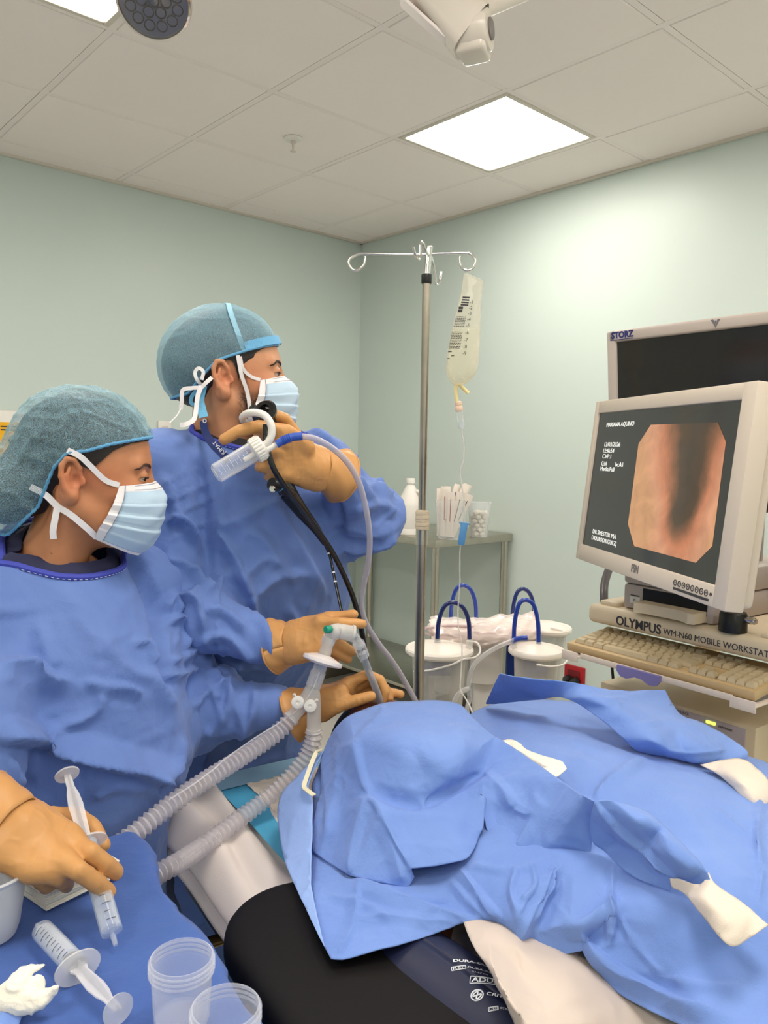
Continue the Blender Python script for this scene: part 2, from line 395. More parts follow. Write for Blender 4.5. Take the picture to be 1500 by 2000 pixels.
# gallon jug
c = ontable(800, 1031); c = P(800, 1031, 3.98); c[2] = ztop
t = thing('jug', 'white plastic gallon jug on the steel table', 'jug', c); M = T(*c)
pr = [(0, 0), (.058, 0), (.064, .006), (.064, .03), (.062, .035), (.064, .04), (.064, .15), (.062, .16), (.05, .195), (.022, .25), (.018, .258), (.018, .27)]
obj('body', MB().lathe(pr, M, 36), MT['white_plastic'], t)
obj('cap', MB().lathe([(.0225, .262), (.0225, .285), (.021, .288), (0, .288)], M, 24), MT['white_plastic'], t)
obj('handle', MB().tube(spline([c+A([.03, -.02, .225]), c+A([.055, -.035, .21]), c+A([.058, -.037, .16]), c+A([.045, -.03, .13])], 8), .009, 10), MT['white_plastic'], t)
# container of wrapped swabs
c = P(878, 1045, 3.83); c[2] = ztop; M = T(*c)
t = thing('swab_cup', 'clear plastic tub crammed with wrapped syringes on the steel table', 'container', c)
obj('tub', MB().lathe([(.0, .002), (.056, .002), (.072, .19), (.074, .192), (.0745, .186), (.058, 0), (0, 0)], M, 36), MT['clear'], t)
pk_w = mat('wrapper_paper', s2l(236, 226, 216), rough=.5, bump=.3, bscale=150)
for k in range(15):
    a_ = k*2.4+.3; rr = .012+.028*((k*7) % 10)/10; top = c+A([math.cos(a_)*(rr+.04)+.012+.03*((k*5) % 7)/7, math.sin(a_)*(rr+.02), .22+.06*((k*3) % 5)/5]); bot = c+A([math.cos(a_+.6)*rr*.8-.015, math.sin(a_)*rr*.8, .012])
    t2 = thing('syringe_packet', 'wrapped syringe packet standing in the clear tub on the steel table', 'packet', bot, 'wrapped syringes in the tub')
    ax = nrm(top-bot); L_ = np.linalg.norm(top-bot); fx = nrm(np.cross(ax, (math.sin(a_*1.7)*.5, -1, .1))); M2 = np.eye(4); M2[:3, 0], M2[:3, 1], M2[:3, 2], M2[:3, 3] = fx, np.cross(ax, fx), ax, bot
    w_ = .014+.004*(k % 3); g = []
    for q in np.linspace(0, 1, 9):
        hh = .0055*math.sin(math.pi*min(1, max(0, q)))**.5+.0006
        g.append([(-w_, 0, q*L_), (-w_*.6, hh, q*L_), (0, hh*1.3, q*L_), (w_*.6, hh, q*L_), (w_, 0, q*L_), (w_*.6, -hh*.6, q*L_), (0, -hh*.6, q*L_), (-w_*.6, -hh*.6, q*L_), (-w_, 0, q*L_)])
    obj('wrapper', MB().grid(xf(M2, A(g).reshape(-1, 3)).reshape(9, 9, 3)), pk_w, t2)
    obj('print_stripe', MB().box((0, -.0045, L_*.6), (.003, .0012, L_*.5), M2), [MT['ink_blue'], MT['red_plastic'], MT['ink']][k % 3], t2)
    if k % 3 == 0: obj('print_spot', MB().box((-.006, -.0042, L_*.35), (.006, .0014, .02), M2, 0), mat('orange_print', s2l(230, 110, 70), rough=.5), t2)
# cup of cotton balls
c = P(935, 1033, 3.95); c[2] = ztop; M = T(*c)
t = thing('cotton_cup', 'clear plastic cup of cotton balls on the steel table', 'cup', c)
obj('cup_wall', MB().lathe([(0, .002), (.043, .002), (.058, .17), (.061, .172), (.061, .176), (.057, .176), (.045, 0), (0, 0)], M, 36), clear('cotton_cup_wall', alpha=.16, rough=.1), t)
bb = MB().ball((0, 0, 0), 1, 8); v = np.vstack(bb.v); v = v*(1+.13*np.sin(v@A([5, 3, 4]))[:, None]+.08*np.sin(v@A([-7, 9, 2]))[:, None])
cnt = 0
for lay in range(6):
    for k in range(6 if lay < 5 else 4):
        a_ = k*math.pi/3+lay*.6; rr = .028+lay*.0013 if k else .004
        cc = c+A([math.cos(a_)*rr, math.sin(a_)*rr, .018+lay*.021]); s_ = .0148
        o = obj('cotton_ball', (v*A([s_, s_*1.08, s_*.85])+cc, bb.f), MT['cotton'], None, True, None, loc=cc)
        tag(o, 'cotton ball in the clear cup on the steel table', 'cotton ball', 'cotton balls in the cup')
# ================================================================== DRIP POLE AND BAG
d = 1.9
pt, pb = P(839, 482, d), P(819, 1380, d)
dirp = nrm(pt-pb); foot = pb+dirp*((0.08-pb[2])/dirp[2]); col_ = P(833, 545, d)
t = thing('drip_pole', 'steel drip pole with four ram-horn hooks behind the patient', 'drip pole', A([foot[0], foot[1], 0]))
jn = P(824, 1030, d)
obj('lower_tube', MB().cyl(foot, jn+dirp*.02, .0125, None, 24), MT['steel_pole'], t)
obj('upper_tube', MB().cyl(jn, col_, .0095, None, 24), MT['steel_pole'], t)
obj('ferrule', MB().lathe([(.0145, -.03), (.0145, .02), (.0135, .024), (.0135, .03), (.012, .034), (0, .034)], axisframe(jn-dirp*.012, dirp), 24), MT['steel'], t)
tp = MB()
for k in range(5): tp.lathe([(.0125, -.006), (.0165+.001*(k % 2), -.005), (.0172, 0), (.016, .006), (.0125, .007)], axisframe(P(825, 1002+k*7, d)+A([0, 0, 0]), dirp+A([.08*(-1)**k, .03, 0])), 20)
obj('tape_wrap', tp, MT['tape'], t)
obj('collar', MB().lathe([(.0118, -.011), (.0125, -.009), (.0125, .009), (.0118, .011), (.009, .011)], axisframe(col_, dirp), 24), MT['black_plastic'], t)
obj('head_tube', MB().cyl(col_, pt, .0075, None, 20).cyl(pt-dirp*.002, pt+dirp*.001, .0085, None, 20), MT['chrome'], t)
def hook(name, pts, r=.0029): return obj(name, MB().tube(spline(pts, 8), r, 10), MT['chrome'], t)
q = lambda x, y, dd=0: P(x, y, d+dd)
hook('hook', [q(838, 497), q(780, 497), q(722, 496), q(700, 497), q(684, 506), q(681, 516), q(688, 526), q(698, 528), q(709, 520), q(713, 508), q(713, 501)])
hook('hook', [q(838, 496), q(870, 495), q(905, 494), q(920, 497), q(928, 509), q(925, 522), q(914, 528), q(904, 525), q(898, 515), q(898, 500)])
hook('hook', [q(838, 500), q(832, 490, -.05), q(826, 474, -.09), q(822, 476, -.13), q(821, 500, -.15), q(817, 506, -.17), q(811, 498, -.19), q(807, 482, -.2)])
hook('hook', [q(842, 500), q(846, 515, .06), q(850, 540, .11), q(851, 553, .13), q(854, 556, .15), q(859, 548, .17), q(862, 531, .18)])
for k in range(5):
    a_ = k*2*math.pi/5+.4; e = A([foot[0]+.27*math.cos(a_), foot[1]+.27*math.sin(a_), .065])
    lg = obj('base_leg', MB().tube(spline([foot+A([0, 0, .02]), foot*.6+e*.4+A([0, 0, .01]), e], 6), [.013]*13, 12), MT['steel_pole'], t)
    obj('caster', MB().lathe([(.0, -.011), (.026, -.011), (.03, -.006), (.03, .006), (.026, .011), (0, .011)], axisframe(e-A([0, 0, .034]), (-math.sin(a_), math.cos(a_), 0)), 20).cyl(e, e-A([0, 0, .03]), .006), MT['black_plastic'], t)
# drip bag: lofted pouch
dB = 1.9
rows_px = [(534, 906, 914), (541, 905, 928), (548, 904, 944), (556, 903, 943), (575, 900, 941), (600, 894, 939), (640, 884, 938), (680, 876, 936), (710, 872, 934), (728, 872, 929), (740, 876, 920), (748, 882, 911), (752, 888, 903)]
thick = [.002, .004, .006, .009, .014, .022, .030, .036, .038, .036, .030, .018, .006]
G = []
for (y, x0, x1), th in zip(rows_px, thick):
    a0, a1 = P(x0, y, dB), P(x1, y, dB); cc = (a0+a1)/2; hw = (a1-a0)/2; nn = A([-.25, -.97, 0]); r_ = []
    for q_ in np.linspace(0, 2*math.pi, 33)[:-1]:
        e = .75; cx, sx_ = math.cos(q_), math.sin(q_)
        r_.append(cc+hw*math.copysign(abs(cx)**e, cx)+nn*th*math.copysign(abs(sx_)**1.0, sx_))
    G.append(r_+[r_[0]])
G = A(G); Gs = []
for cidx in range(G.shape[1]): Gs.append(spline(G[:, cidx], 4))
Gs = np.swapaxes(A(Gs), 0, 1)
t = thing('drip_bag', 'half-full clear fluid bag hanging from the right pole hook', 'fluid bag', P(895, 750, dB))
obj('pouch', MB().grid(Gs), clear('bag_film', alpha=.16, rough=.12, col=s2l(250, 242, 228), tint=(1, .98, .93), fres=.7), t, True, 60)
# fluid
Gf = Gs.copy(); cen = Gf.mean(axis=1, keepdims=True); Gf = cen+(Gf-cen)*.93; k0 = int(len(Gf)*.50)
obj('fluid', MB().grid(Gf[k0:]), clear('bag_fluid', alpha=.10, rough=.02, col=s2l(255, 250, 230), tint=(.97, .98, .95), fres=.3), t)
# printed panel on the bag front
prm = MT['ink']; pr = MB()
def bagpt(u, y):                                             # front surface point: u in 0..1 across, y in pixels
    ys = A([r[0] for r in rows_px]); x0 = np.interp(y, ys, [r[1] for r in rows_px]); x1 = np.interp(y, ys, [r[2] for r in rows_px]); th = np.interp(y, ys, thick)
    cu = 2*u-1; s_ = math.sqrt(max(0, 1-abs(cu)**(2/.75)))
    return P(x0+(x1-x0)*u, y, dB)+A([-.25, -.97, 0])*(th*s_+.0012)
def dash(u0, u1, y, h):
    pts = A([bagpt(u, y+4*u) for u in np.linspace(u0, u1, 5)]); up = A([0.06, 0, 1.])*h
    pr.grid(A([pts, pts+up]))
for y in np.arange(584, 600, 5): dash(.18, .52, y, .0035)
for y in np.arange(606, 618, 6): dash(.12, .32, y, .006)
for y in np.arange(622, 642, 3.1):
    u = .1
    while u < .5: l_ = rnd.uniform(.03, .07); dash(u, min(.5, u+l_), y, .0018); u += l_+.018
for y in np.arange(652, 684, 3.1):
    u = .06
    while u < .47: l_ = rnd.uniform(.03, .07); dash(u, min(.47, u+l_), y, .0018); u += l_+.018
dash(.05, .2, 690, .003); dash(.05, .15, 703, .002); dash(.2, .3, 698, .002)
obj('printed_text', pr, prm, t, False)
for k, (n_, y) in enumerate(zip('123456789', (597, 608, 619, 631, 643, 657, 671, 684, 697))):
    o_ = bagpt(.56, y); ux = nrm(bagpt(.7, y)-bagpt(.5, y)); M = frame(o_+A([-.0, -.002, 0]), ux, (0.05, 0, 1.)); text('scale_mark', '-'+n_, .011, M, prm, t, .0001)
pm = mat('port_plastic', s2l(240, 222, 165), rough=.35, sss=.3, subcol=(.01, .008, .004))
obj('port', MB().tube(spline([P(891, 750, dB), P(890, 765, dB), P(893, 785, dB)], 6), .0045, 12), pm, t)
obj('port', MB().tube(spline([P(897, 750, dB), P(904, 758, dB), P(915, 768, dB)], 6), [.0045]*12+[.005], 12), pm, t)
t = thing('infusion_set', 'clear infusion line with drip chamber and blue roller clamp below the bag', 'infusion line', P(899, 836, dB))
e0, e1 = P(895, 784, dB), P(901, 838, dB); M = axisframe(e0, e1-e0); L_ = np.linalg.norm(e1-e0)
obj('spike_cap', MB().lathe([(.005, 0), (.0085, .002), (.0085, .009), (.0075, .010), (.009, .012), (.009, .022), (.008, .024)], M, 22), mat('spike', s2l(238, 205, 180), rough=.4), t)
obj('drip_chamber', MB().lathe([(.0078, .022), (.0082, .03), (.0078, L_-.006), (.004, L_), (.002, L_+.004)], M, 24, cap=False), MT['clear'], t)
obj('chamber_fluid', MB().lathe([(0, L_*.72), (.0072, L_*.72), (.0072, L_-.007), (.0036, L_-.001), (0, L_-.001)], M, 20), clear('fluid2', alpha=.12, rough=.02, tint=(.93, .96, .97)), t)
lp = [(901, 838, 1.9), (906, 870, 1.9), (905, 900, 1.9), (899, 920, 1.9), (902, 950, 1.9), (907, 985, 1.9), (907, 1020, 1.9), (899, 1070, 1.9), (898, 1110, 1.9), (898, 1140, 1.89), (895, 1185, 1.88), (895, 1220, 1.86), (902, 1260, 1.84), (901, 1310, 1.82), (899, 1345, 1.8), (908, 1362, 1.78), (918, 1380, 1.72), (925, 1400, 1.66)]
obj('line', MB().tube(spline([P(*x) for x in lp], 7), .0017, 8), MT['milky'], t)
rc = mat('clamp_blue', s2l(90, 150, 205), rough=.3)
c0_, c1_ = P(907, 1022, 1.9), P(900, 1064, 1.9); M = frame((c0_+c1_)/2, c1_-c0_, (0, -1., 0))
cl = obj('roller_clamp', MB().box((0, .006, 0), (.054, .004, .016), M, .001).box((0, 0, -.007), (.05, .014, .0025), M, .001).box((0, 0, .007), (.05, .014, .0025), M, .001).box((-.027, .002, 0), (.004, .012, .026), M, .001), rc, t)
obj('roller', MB().lathe([(0, -.005), (.006, -.005), (.006, .005), (0, .005)], axisframe(xf(M, (.006, -.003, 0))[0], M[:3, 2]), 16), MT['white_plastic'], cl)
# ================================================================== SUCTION CANISTERS
d = 2.12
ctr = P(945, 1290, 2.3)
t = thing('suction_stand', 'white suction stand post with blue canister brackets behind the bed', 'suction stand', A([ctr[0], ctr[1], 0]))
wp = MT['white_plastic']
obj('post', MB().box((ctr[0], ctr[1], .5), (.06, .06, .92), None, .008), wp, t)
px_ = A([ctr[0], ctr[1], 0])
obj('post_sleeve', MB().prism([(-.045, -.04), (0, -.055), (.045, -.04), (.045, .04), (-.045, .04)], .80, .93, T(*px_)), wp, t)
for k, (dx, dy) in enumerate(((-.11, -.02), (.11, -.02))):
    obj('bracket', MB().box((ctr[0]+dx, ctr[1]+dy+.01, .865), (.09, .03, .10), None, .006).box((ctr[0]+dx*1.3, ctr[1]+dy, .83), (.10, .05, .02), None, .004), MT['blue_bracket'], t)
for k in range(5):
    a_ = k*2*math.pi/5; e = px_+A([.25*math.cos(a_), .25*math.sin(a_), .07])
    obj('base_leg', MB().tube([px_+A([0, 0, .09]), e], .016, 12), wp, t)
    obj('caster', MB().lathe([(0, -.01), (.03, -.01), (.03, .01), (0, .01)], axisframe(e-A([0, 0, .04]), (-math.sin(a_), math.cos(a_), 0)), 18), MT['black_plastic'], t)
def canister(cx, cy, dd, R, hgt, lab, hose_mat, loop, tether):
    c = P(cx, cy, dd); z1 = c[2]; base = A([c[0], c[1], z1-hgt])
    t = thing('suction_canister', lab, 'canister', base, 'suction canisters')
    Rb = R*.80
    obj('jar', MB().lathe([(0, .002), (Rb*.82, .002), (Rb*.86, .01), (Rb, hgt), (Rb*.985, hgt), (Rb*.84, .012), (0, .012)], T(*base), 40), MT['canister'], t)
    ld = obj('lid', MB().lathe([(Rb*.96, -.012), (R*.93, -.012), (R, -.006), (R, .002), (R*.96, .006), (R*.90, .004), (R*.80, .006), (R*.5, .016), (R*.3, .019), (0, .019)], T(*c), 44), mat('lid_plastic', s2l(238, 230, 220), rough=.35, sss=.3, subcol=(.02, .02, .018)), t)
    (x0, y0), y1, (x2, y2) = loop
    pts = [P(x0, y0, dd), P(x0+.05*(x2-x0), y0*.5+y1*.5, dd), P(x0+.22*(x2-x0), y1+8, dd), P((x0+x2)/2, y1, dd), P(x0+.80*(x2-x0), y1+10, dd), P(x0+.97*(x2-x0), y0*.5+y1*.5, dd), P(x2, y2, dd)]
    for q_ in (pts[0], pts[-1]): obj('nipple', MB().cyl(A([q_[0], q_[1], z1+.004]), A([q_[0], q_[1], max(q_[2], z1+.02)+.004]), .010, .008, 16), MT['milky'], ld)
    obj('hose_loop', MB().tube(spline(pts, 10), .0062, 14), hose_mat, t)
    if tether: obj('tether', MB().tube(spline([P(*q_) for q_ in tether], 8), .0028, 8), wp, t)
    return t
canister(858, 1268, d, .094, .22, 'large lidded suction canister right behind the drip pole', MT['blue_hose_dark'], ((854, 1250), 1177, (917, 1250)),
         [(912, 1252, d-.02), (932, 1256, d-.05), (938, 1272, d-.07), (928, 1284, d-.085), (905, 1288, d-.09), (880, 1299, d-.09), (840, 1309, d-.09), (808, 1312, d-.08)])
canister(1048, 1270, d+.02, .078, .2, 'suction canister nearest the workstation with looped tether and blue elbow', MT['blue_hose'], ((1003, 1258), 1172, (1052, 1258)),
         [(1100, 1276, d-.02), (1110, 1284, d-.03), (1100, 1298, d-.05), (1075, 1302, d-.07), (1048, 1298, d-.075)])
canister(1066, 1226, 2.4, .080, .2, 'rear suction canister half hidden behind the one nearest the workstation', MT['blue_hose_dark'], ((1000, 1222), 1150, (1044, 1222)),
         [(1075, 1226, 2.34), (1092, 1230, 2.34), (1100, 1233, 2.34)])
canister(885, 1225, 2.4, .080, .2, 'rear suction canister under the wrapped tubing pack by the drip pole', MT['blue_hose'], ((880, 1215), 1143, (930, 1215)), None)
# wrapped tubing pack lying across the lids
t = thing('tubing_pack', 'clear wrapped pack of suction tubing lying across the canisters', 'packet', P(945, 1240, 2.25))
Q = [[(840, 1205), (900, 1208), (960, 1204), (1010, 1199), (1048, 1193)], [(843, 1215), (900, 1214), (960, 1212), (1010, 1208), (1052, 1203)], [(848, 1230), (900, 1229), (960, 1228), (1010, 1226), (1054, 1222)], [(843, 1243), (905, 1247), (960, 1250), (1005, 1245), (1050, 1236)], [(840, 1250), (908, 1256), (960, 1258), (1005, 1252), (1052, 1244)]]
dd = [2.36, 2.30, 2.2, 2.18, 2.2]
G = A([[P(x, y, dd[k]) for x, y in row] for k, row in enumerate(Q)]); G2 = A([spline(r_, 10) for r_ in G]); G3 = np.swapaxes(A([spline(G2[:, k], 8) for k in range(G2.shape[1])]), 0, 1)
un, vn = G3.shape[:2]
wr = np.sin(np.arange(vn)[None, :]*.9+np.arange(un)[:, None]*.5)*.003+np.sin(np.arange(vn)[None, :]*.33-np.arange(un)[:, None]*.9)*.004
G3[:, :, 2] += wr; G3[:, :, 1] -= np.sin(np.linspace(0, math.pi, un))[:, None]*.02
obj('wrap_front', MB().grid(G3), MT['wrap'], t, True, None)
obj('wrap_back', MB().grid(G3+A([0, .05, -.02])), mat('pack_paper', s2l(240, 222, 214), rough=.5, bump=.3, bscale=60), t, True, None)
coil = [P(900+55*math.cos(a_)+25*math.cos(a_*.37), 1232+10*math.sin(a_), 2.235+.02*math.sin(a_*.5)) for a_ in np.linspace(0, 25, 150)]
obj('coiled_tube', MB().tube(A(coil), .004, 8), clear('coil', alpha=.5, rough=.1, col=s2l(230, 205, 205)), t)
# suction line with a blue elbow from the right canister down behind the drape
t = thing('suction_line', 'clear suction hose with blue end running from canister to floor', 'hose', P(930, 1395, 2.0))
obj('elbow', MB().tube(spline([P(1030, 1246, d-.02), P(1015, 1247, d-.02), P(1000, 1252, d-.03)], 6), .0075, 12), MT['blue_hose'], t)
obj('hose', MB().tube(spline([P(*x) for x in [(1002, 1251, d-.03), (975, 1262, d-.05), (945, 1280, d-.07), (925, 1300, d-.08), (916, 1330, d-.08), (917, 1365, d-.08), (912, 1390, d-.1), (922, 1440, d-.12)]], 10), .0062, 12), MT['clear_soft'], t)
obj('hose', MB().tube(spline([P(*x) for x in [(915, 1345, d-.09), (905, 1348, d-.1), (892, 1360, d-.1), (884, 1385, d-.1), (886, 1410, d-.1)]], 10), .0062, 12), MT['clear_soft'], t)
# ================================================================== WORKSTATION CART
dC = nrm((.6, -.8, 0)); bC = A([.8, .6, 0])
Lc = P(1145, 1214, 1.82); zs = Lc[2]
CM = np.eye(4); CM[:3, 0], CM[:3, 1], CM[:3, 2], CM[:3, 3] = dC, bC, (0, 0, 1), (Lc[0], Lc[1], 0)
W = .66
t = thing('workstation_cart', 'beige endoscopy workstation cart with named shelf right of the bed', 'cart', xf(CM, (W/2, .25, 0))[0])
sh = MB().box((W/2, .25, zs+.022), (W, .50, .044), CM, .014, 3)
sh.box((.045, .25, zs+.048), (.05, .46, .012), CM, .005).box((.53, .04, zs+.047), (.25, .05, .012), CM, .006)
obj('top_shelf', sh, MT['beige'], t)
FM = CM@T(0, -.0006, 0)@frame((0, 0, 0), (1, 0, 0), (0, 0, 1))                  # text plane on the shelf front: x along, y up
text('shelf_lettering', 'OLYMPUS', .029, FM@T(.083, zs+.010, 0), MT['ink'], t, .0004, sx=.92, bold=.0006)
text('shelf_lettering', 'WM-N60 MOBILE WORKSTATION', .0185, FM@T(.205, zs+.012, 0), MT['ink'], t, .0004, sx=.93)
for y_ in (.46,):
    for x_ in (.04, W-.04): obj('post', MB().box((x_, y_, .55), (.05, .05, 1.1), CM, .006), MT['beige_dark'], t)
obj('middle_shelf', MB().box((W/2, .27, .775), (W-.02, .44, .03), CM, .008), MT['beige'], t)
obj('base', MB().box((W/2, .25, .14), (W, .5, .08), CM, .02, 3), MT['beige'], t)
for x_ in (.06, W-.06):
    for y_ in (.05, .45): obj('caster', MB().lathe([(0, -.015), (.045, -.015), (.05, -.008), (.05, .008), (.045, .015), (0, .015)], axisframe(xf(CM, (x_, y_, .05))[0], dC), 22).cyl(xf(CM, (x_, y_, .05))[0], xf(CM, (x_, y_, .11))[0], .01), MT['black_plastic'], t)
# keyboard tray
zt = P(1122, 1272, 1.775)[2]
tray = MB().box((.228, .03, zt-.004), (.456, .22, .004), CM, .001)
tray.box((.02, -.079, zt-.006), (.045, .004, .022), CM, .001).box((.43, -.079, zt-.006), (.05, .004, .022), CM, .001).box((.23, -.079, zt+.001), (.36, .003, .012), CM, .001)
tr = obj('keyboard_tray', tray, mat('tray_paint', s2l(232, 218, 206), rough=.4, var=.05, vscale=40), t)
obj('tray_pull', MB().prism([(.155, -.006), (.165, -.016), (.18, -.018), (.20, -.010), (.215, -.010), (.235, -.018), (.25, -.016), (.258, -.006), (.258, .006), (.155, .006)], -.004, .006, CM@T(0, -.083, zt)@frame((0, 0, 0), (1, 0, 0), (0, 0, 1)), 0), MT['violet'], tr)
# keyboard: wedge case, keys in rows
t = thing('keyboard', 'yellowed beige keyboard on the pull-out tray', 'keyboard', xf(CM, (.22, .01, zt))[0])
tilt = math.radians(7); KM = CM@T(.004, -.070, zt+.0)@A([[1, 0, 0, 0], [0, math.cos(tilt), -math.sin(tilt), 0], [0, math.sin(tilt), math.cos(tilt), 0], [0, 0, 0, 1.]])
kb = mat('key_case', s2l(200, 172, 128), rough=.5)
obj('case', MB().box((.222, .078, .012), (.446, .158, .02), KM, .005, 2), kb, t)
obj('case_underside', MB().box((.226, .08, -.0045), (.43, .14, .012), CM@T(.004, -.070, zt+.008), .003), MT['grey_plastic'], t)
kcap = mat('key_cap', s2l(206, 188, 152), rough=.5); kgrey = mat('key_cap_grey', s2l(196, 178, 145), rough=.5)
def key(x, y, w_, gm):
    v = []
    for (sx, z, sy, oy) in ((.5, 0, .0085, 0), (.5, .003, .0085, 0), (.36, .010, .0062, .0008)):
        hw = w_/2-.0006-(.5-sx)*.018
        v += [(x-hw, y-sy+oy, z), (x+hw, y-sy+oy, z), (x+hw, y+sy+oy, z), (x-hw, y+sy+oy, z)]
    f = [[8, 9, 10, 11]]+[[a_+k, a_+(k+1) % 4, a_+4+(k+1) % 4, a_+4+k] for a_ in (0, 4) for k in range(4)]
    obj('key', MB().add(A(v), f, KM@T(0, 0, .0215)), gm, t, True, 20)
u_ = .0188
for r_, (y, keys) in enumerate([(.018, [1.4, 1.3, 1.4, 6.0, 1.4, 1.2, 1.3]), (.037, [2.2]+[1]*10+[2.8]), (.056, [1.75]+[1]*11+[2.25]), (.075, [1.5]+[1]*12+[1.5]), (.094, [1]*13+[2]), (.120, [1]+[0]+[1]*4+[.5]+[1]*4+[.5]+[1]*3)]):
    x = .016
    for w_ in keys:
        if w_ >= 1: key(x+w_*u_/2, y, w_*u_, kgrey if (w_ > 1 and w_ < 5) else kcap)
        x += (w_ if w_ >= 1 else (.5 if w_ else .6))*u_
    x = .302
    for k in range(3):
        if r_ in (0, 3, 4, 5) or (r_ == 1 and k == 1): key(x+(k+.5)*u_, y, u_, kgrey)
    for k in range(4 if r_ < 5 else 0): key(.364+(k+.5)*u_*.98, y, u_*.98, kcap)
# printer
zsh = zs+.045
t = thing('printer', 'beige video printer with paper tray under the nearer monitor', 'printer', xf(CM, (.185, .2, zsh))[0])
X0, X1 = .078, .30
obj('body', MB().box(((X0+X1)/2, .21, zsh+.028), (X1-X0, .36, .056), CM, .006).box(((X0+X1)/2, .215, zsh+.084), (X1-X0+.004, .37, .055), CM, .008), MT['monitor_grey'], t)
PF = CM@frame((0, .03, 0), (1, 0, 0), (0, 0, 1))
obj('tray_slot', MB().box((X0+.13, zsh+.034, .0005), (.155, .036, .003), PF), MT['black_plastic'], t)
tm = MT['beige_dark']
obj('paper_tray', MB().prism([(X0+.058, -.045), (X0+.064, -.055), (X0+.085, -.042), (X0+.17, -.042), (X0+.193, -.055), (X0+.207, -.052), (X0+.207, .0), (X0+.058, .0)], zsh+.004, zsh+.026, CM@T(0, .035, 0)), MT['beige'], t)
obj('power_switch', MB().box((X0+.032, zsh+.022, .001), (.026, .016, .003), PF, .001), MT['white_plastic'], t)
obj('switch_mark', MB().lathe([(.002, 0), (.003, 0), (.003, .0006), (.002, .0006)], PF@T(X0+.032, zsh+.022, .0028), 14, cap=False).box((X0+.032, zsh+.0325, .001), (.022, .0015, .003), PF), MT['ink'], t)
obj('card_slot', MB().box((X0+.035, zsh+.088, -.002), (.026, .013, .003), PF@T(0, 0, .003)), MT['black_plastic'], t)
obj('control_panel', MB().box((X0+.15, zsh+.085, -.002), (.135, .030, .003), PF@T(0, 0, .003), .001), mat('panel_dark', s2l(58, 54, 52), rough=.35), t)
for k in range(5): obj('button', MB().lathe([(0, .0), (.0035, 0), (.0035, .002), (0, .002)], PF@T(X0+.10+k*.024, zsh+.080, .0025), 14), MT['grey_plastic'], t)
# black clamp knob
c = xf(CM, (.347, .022, zs+.044))[0]
t = thing('clamp_knob', 'black round clamp base on the named shelf in front of the monitor', 'clamp', c)
obj('knob', MB().lathe([(.027, 0), (.0275, .004), (.0265, .034), (.024, .039), (0, .040)], T(*c), 32), MT['black_plastic'], t)
obj('clamp_screw', MB().cyl(c+A([0, 0, .028]), c+A([0, 0, .028])+dC*.048, .005, None, 14).cyl(c+A([0, 0, .028])+dC*.032, c+A([0, 0, .028])+dC*.044, .0075, None, 10), MT['chrome'], t)
obj('clamp_cable', MB().tube(spline([c+A([-.005, 0, .04]), c+A([-.02, .01, .06]), c+A([-.01, .03, .085])], 8), .004, 10), MT['black_plastic'], t)
# processor box with vents
t = thing('video_processor', 'white vented video processor box at the right picture edge', 'processor', xf(CM, (.56, .22, zsh))[0])
bx0, bx1, hz = .43, .70, .135
obj('cabinet', MB().box(((bx0+bx1)/2, .27, zsh+hz/2), (bx1-bx0, .36, hz), CM, .006), MT['monitor_white'], t)
VF = CM@frame((0, .0895, zsh), (1, 0, 0), (0, 0, 1))
for y0, n_, x0, x1 in ((.095, 6, .47, .52), (.02, 9, .445, .49)):
    for k in range(n_): obj('vent_slot', MB().box(((x0+x1)/2, y0+k*.0052, .0), (x1-x0, .0024, .001), VF), MT['ink'], t)
obj('socket_knob', MB().lathe([(0, 0), (.009, 0), (.009, .006), (.006, .008), (0, .008)], VF@T(.545, .035, 0), 20), MT['grey_plastic'], t)
# second box above it
t = thing('camera_unit', 'pale camera control unit stacked high behind the nearer monitor', 'camera unit', xf(CM, (.6, .3, zsh+hz))[0])
obj('cabinet', MB().box((.60, .33, zsh+hz+.095), (.32, .30, .19), CM, .008), MT['monitor_grey'], t)
obj('front_strip', MB().box((.60, .179, zsh+hz+.06), (.30, .003, .012), CM), MT['trim'], t)
# light source box on the middle shelf
t = thing('light_source', 'beige light source box below the keyboard tray', 'light source', xf(CM, (.22, .2, .79))[0])
bz0, bz1 = .79, .942; bxa, bxb = .02, .40
obj('cabinet', MB().box(((bxa+bxb)/2, .245, (bz0+bz1)/2), (bxb-bxa, .42, bz1-bz0), CM, .006), MT['beige'], t)
LF = CM@frame((0, .0345, 0), (1, 0, 0), (0, 0, 1))
obj('front_panel', MB().box(((bxa+bxb)/2+.02, (bz0+bz1)/2, .001), (bxb-bxa-.08, .136, .003), LF, .004), mat('panel_violet', s2l(176, 166, 172), rough=.45), t)
obj('lit_button', MB().box((.306, .926, .004), (.022, .007, .004), LF, .002), emis('green_lit', (.75, .95, .15), 1.2), t)
text('panel_lettering', 'EXPOSURE', .0065, LF@T(.322, .921, .003), MT['ink'], t)
text('panel_lettering', 'LIGHT SOURCE', .008, LF@T(.20, .926, .003), MT['ink'], t)
obj('dial', MB().box((.345, .885, .004), (.05, .008, .003), LF, .001), MT['black_plastic'], t)
for k in range(3): obj('button', MB().box((.24+k*.02, .86, .004), (.012, .008, .004), LF, .001), MT['grey_plastic'], t)
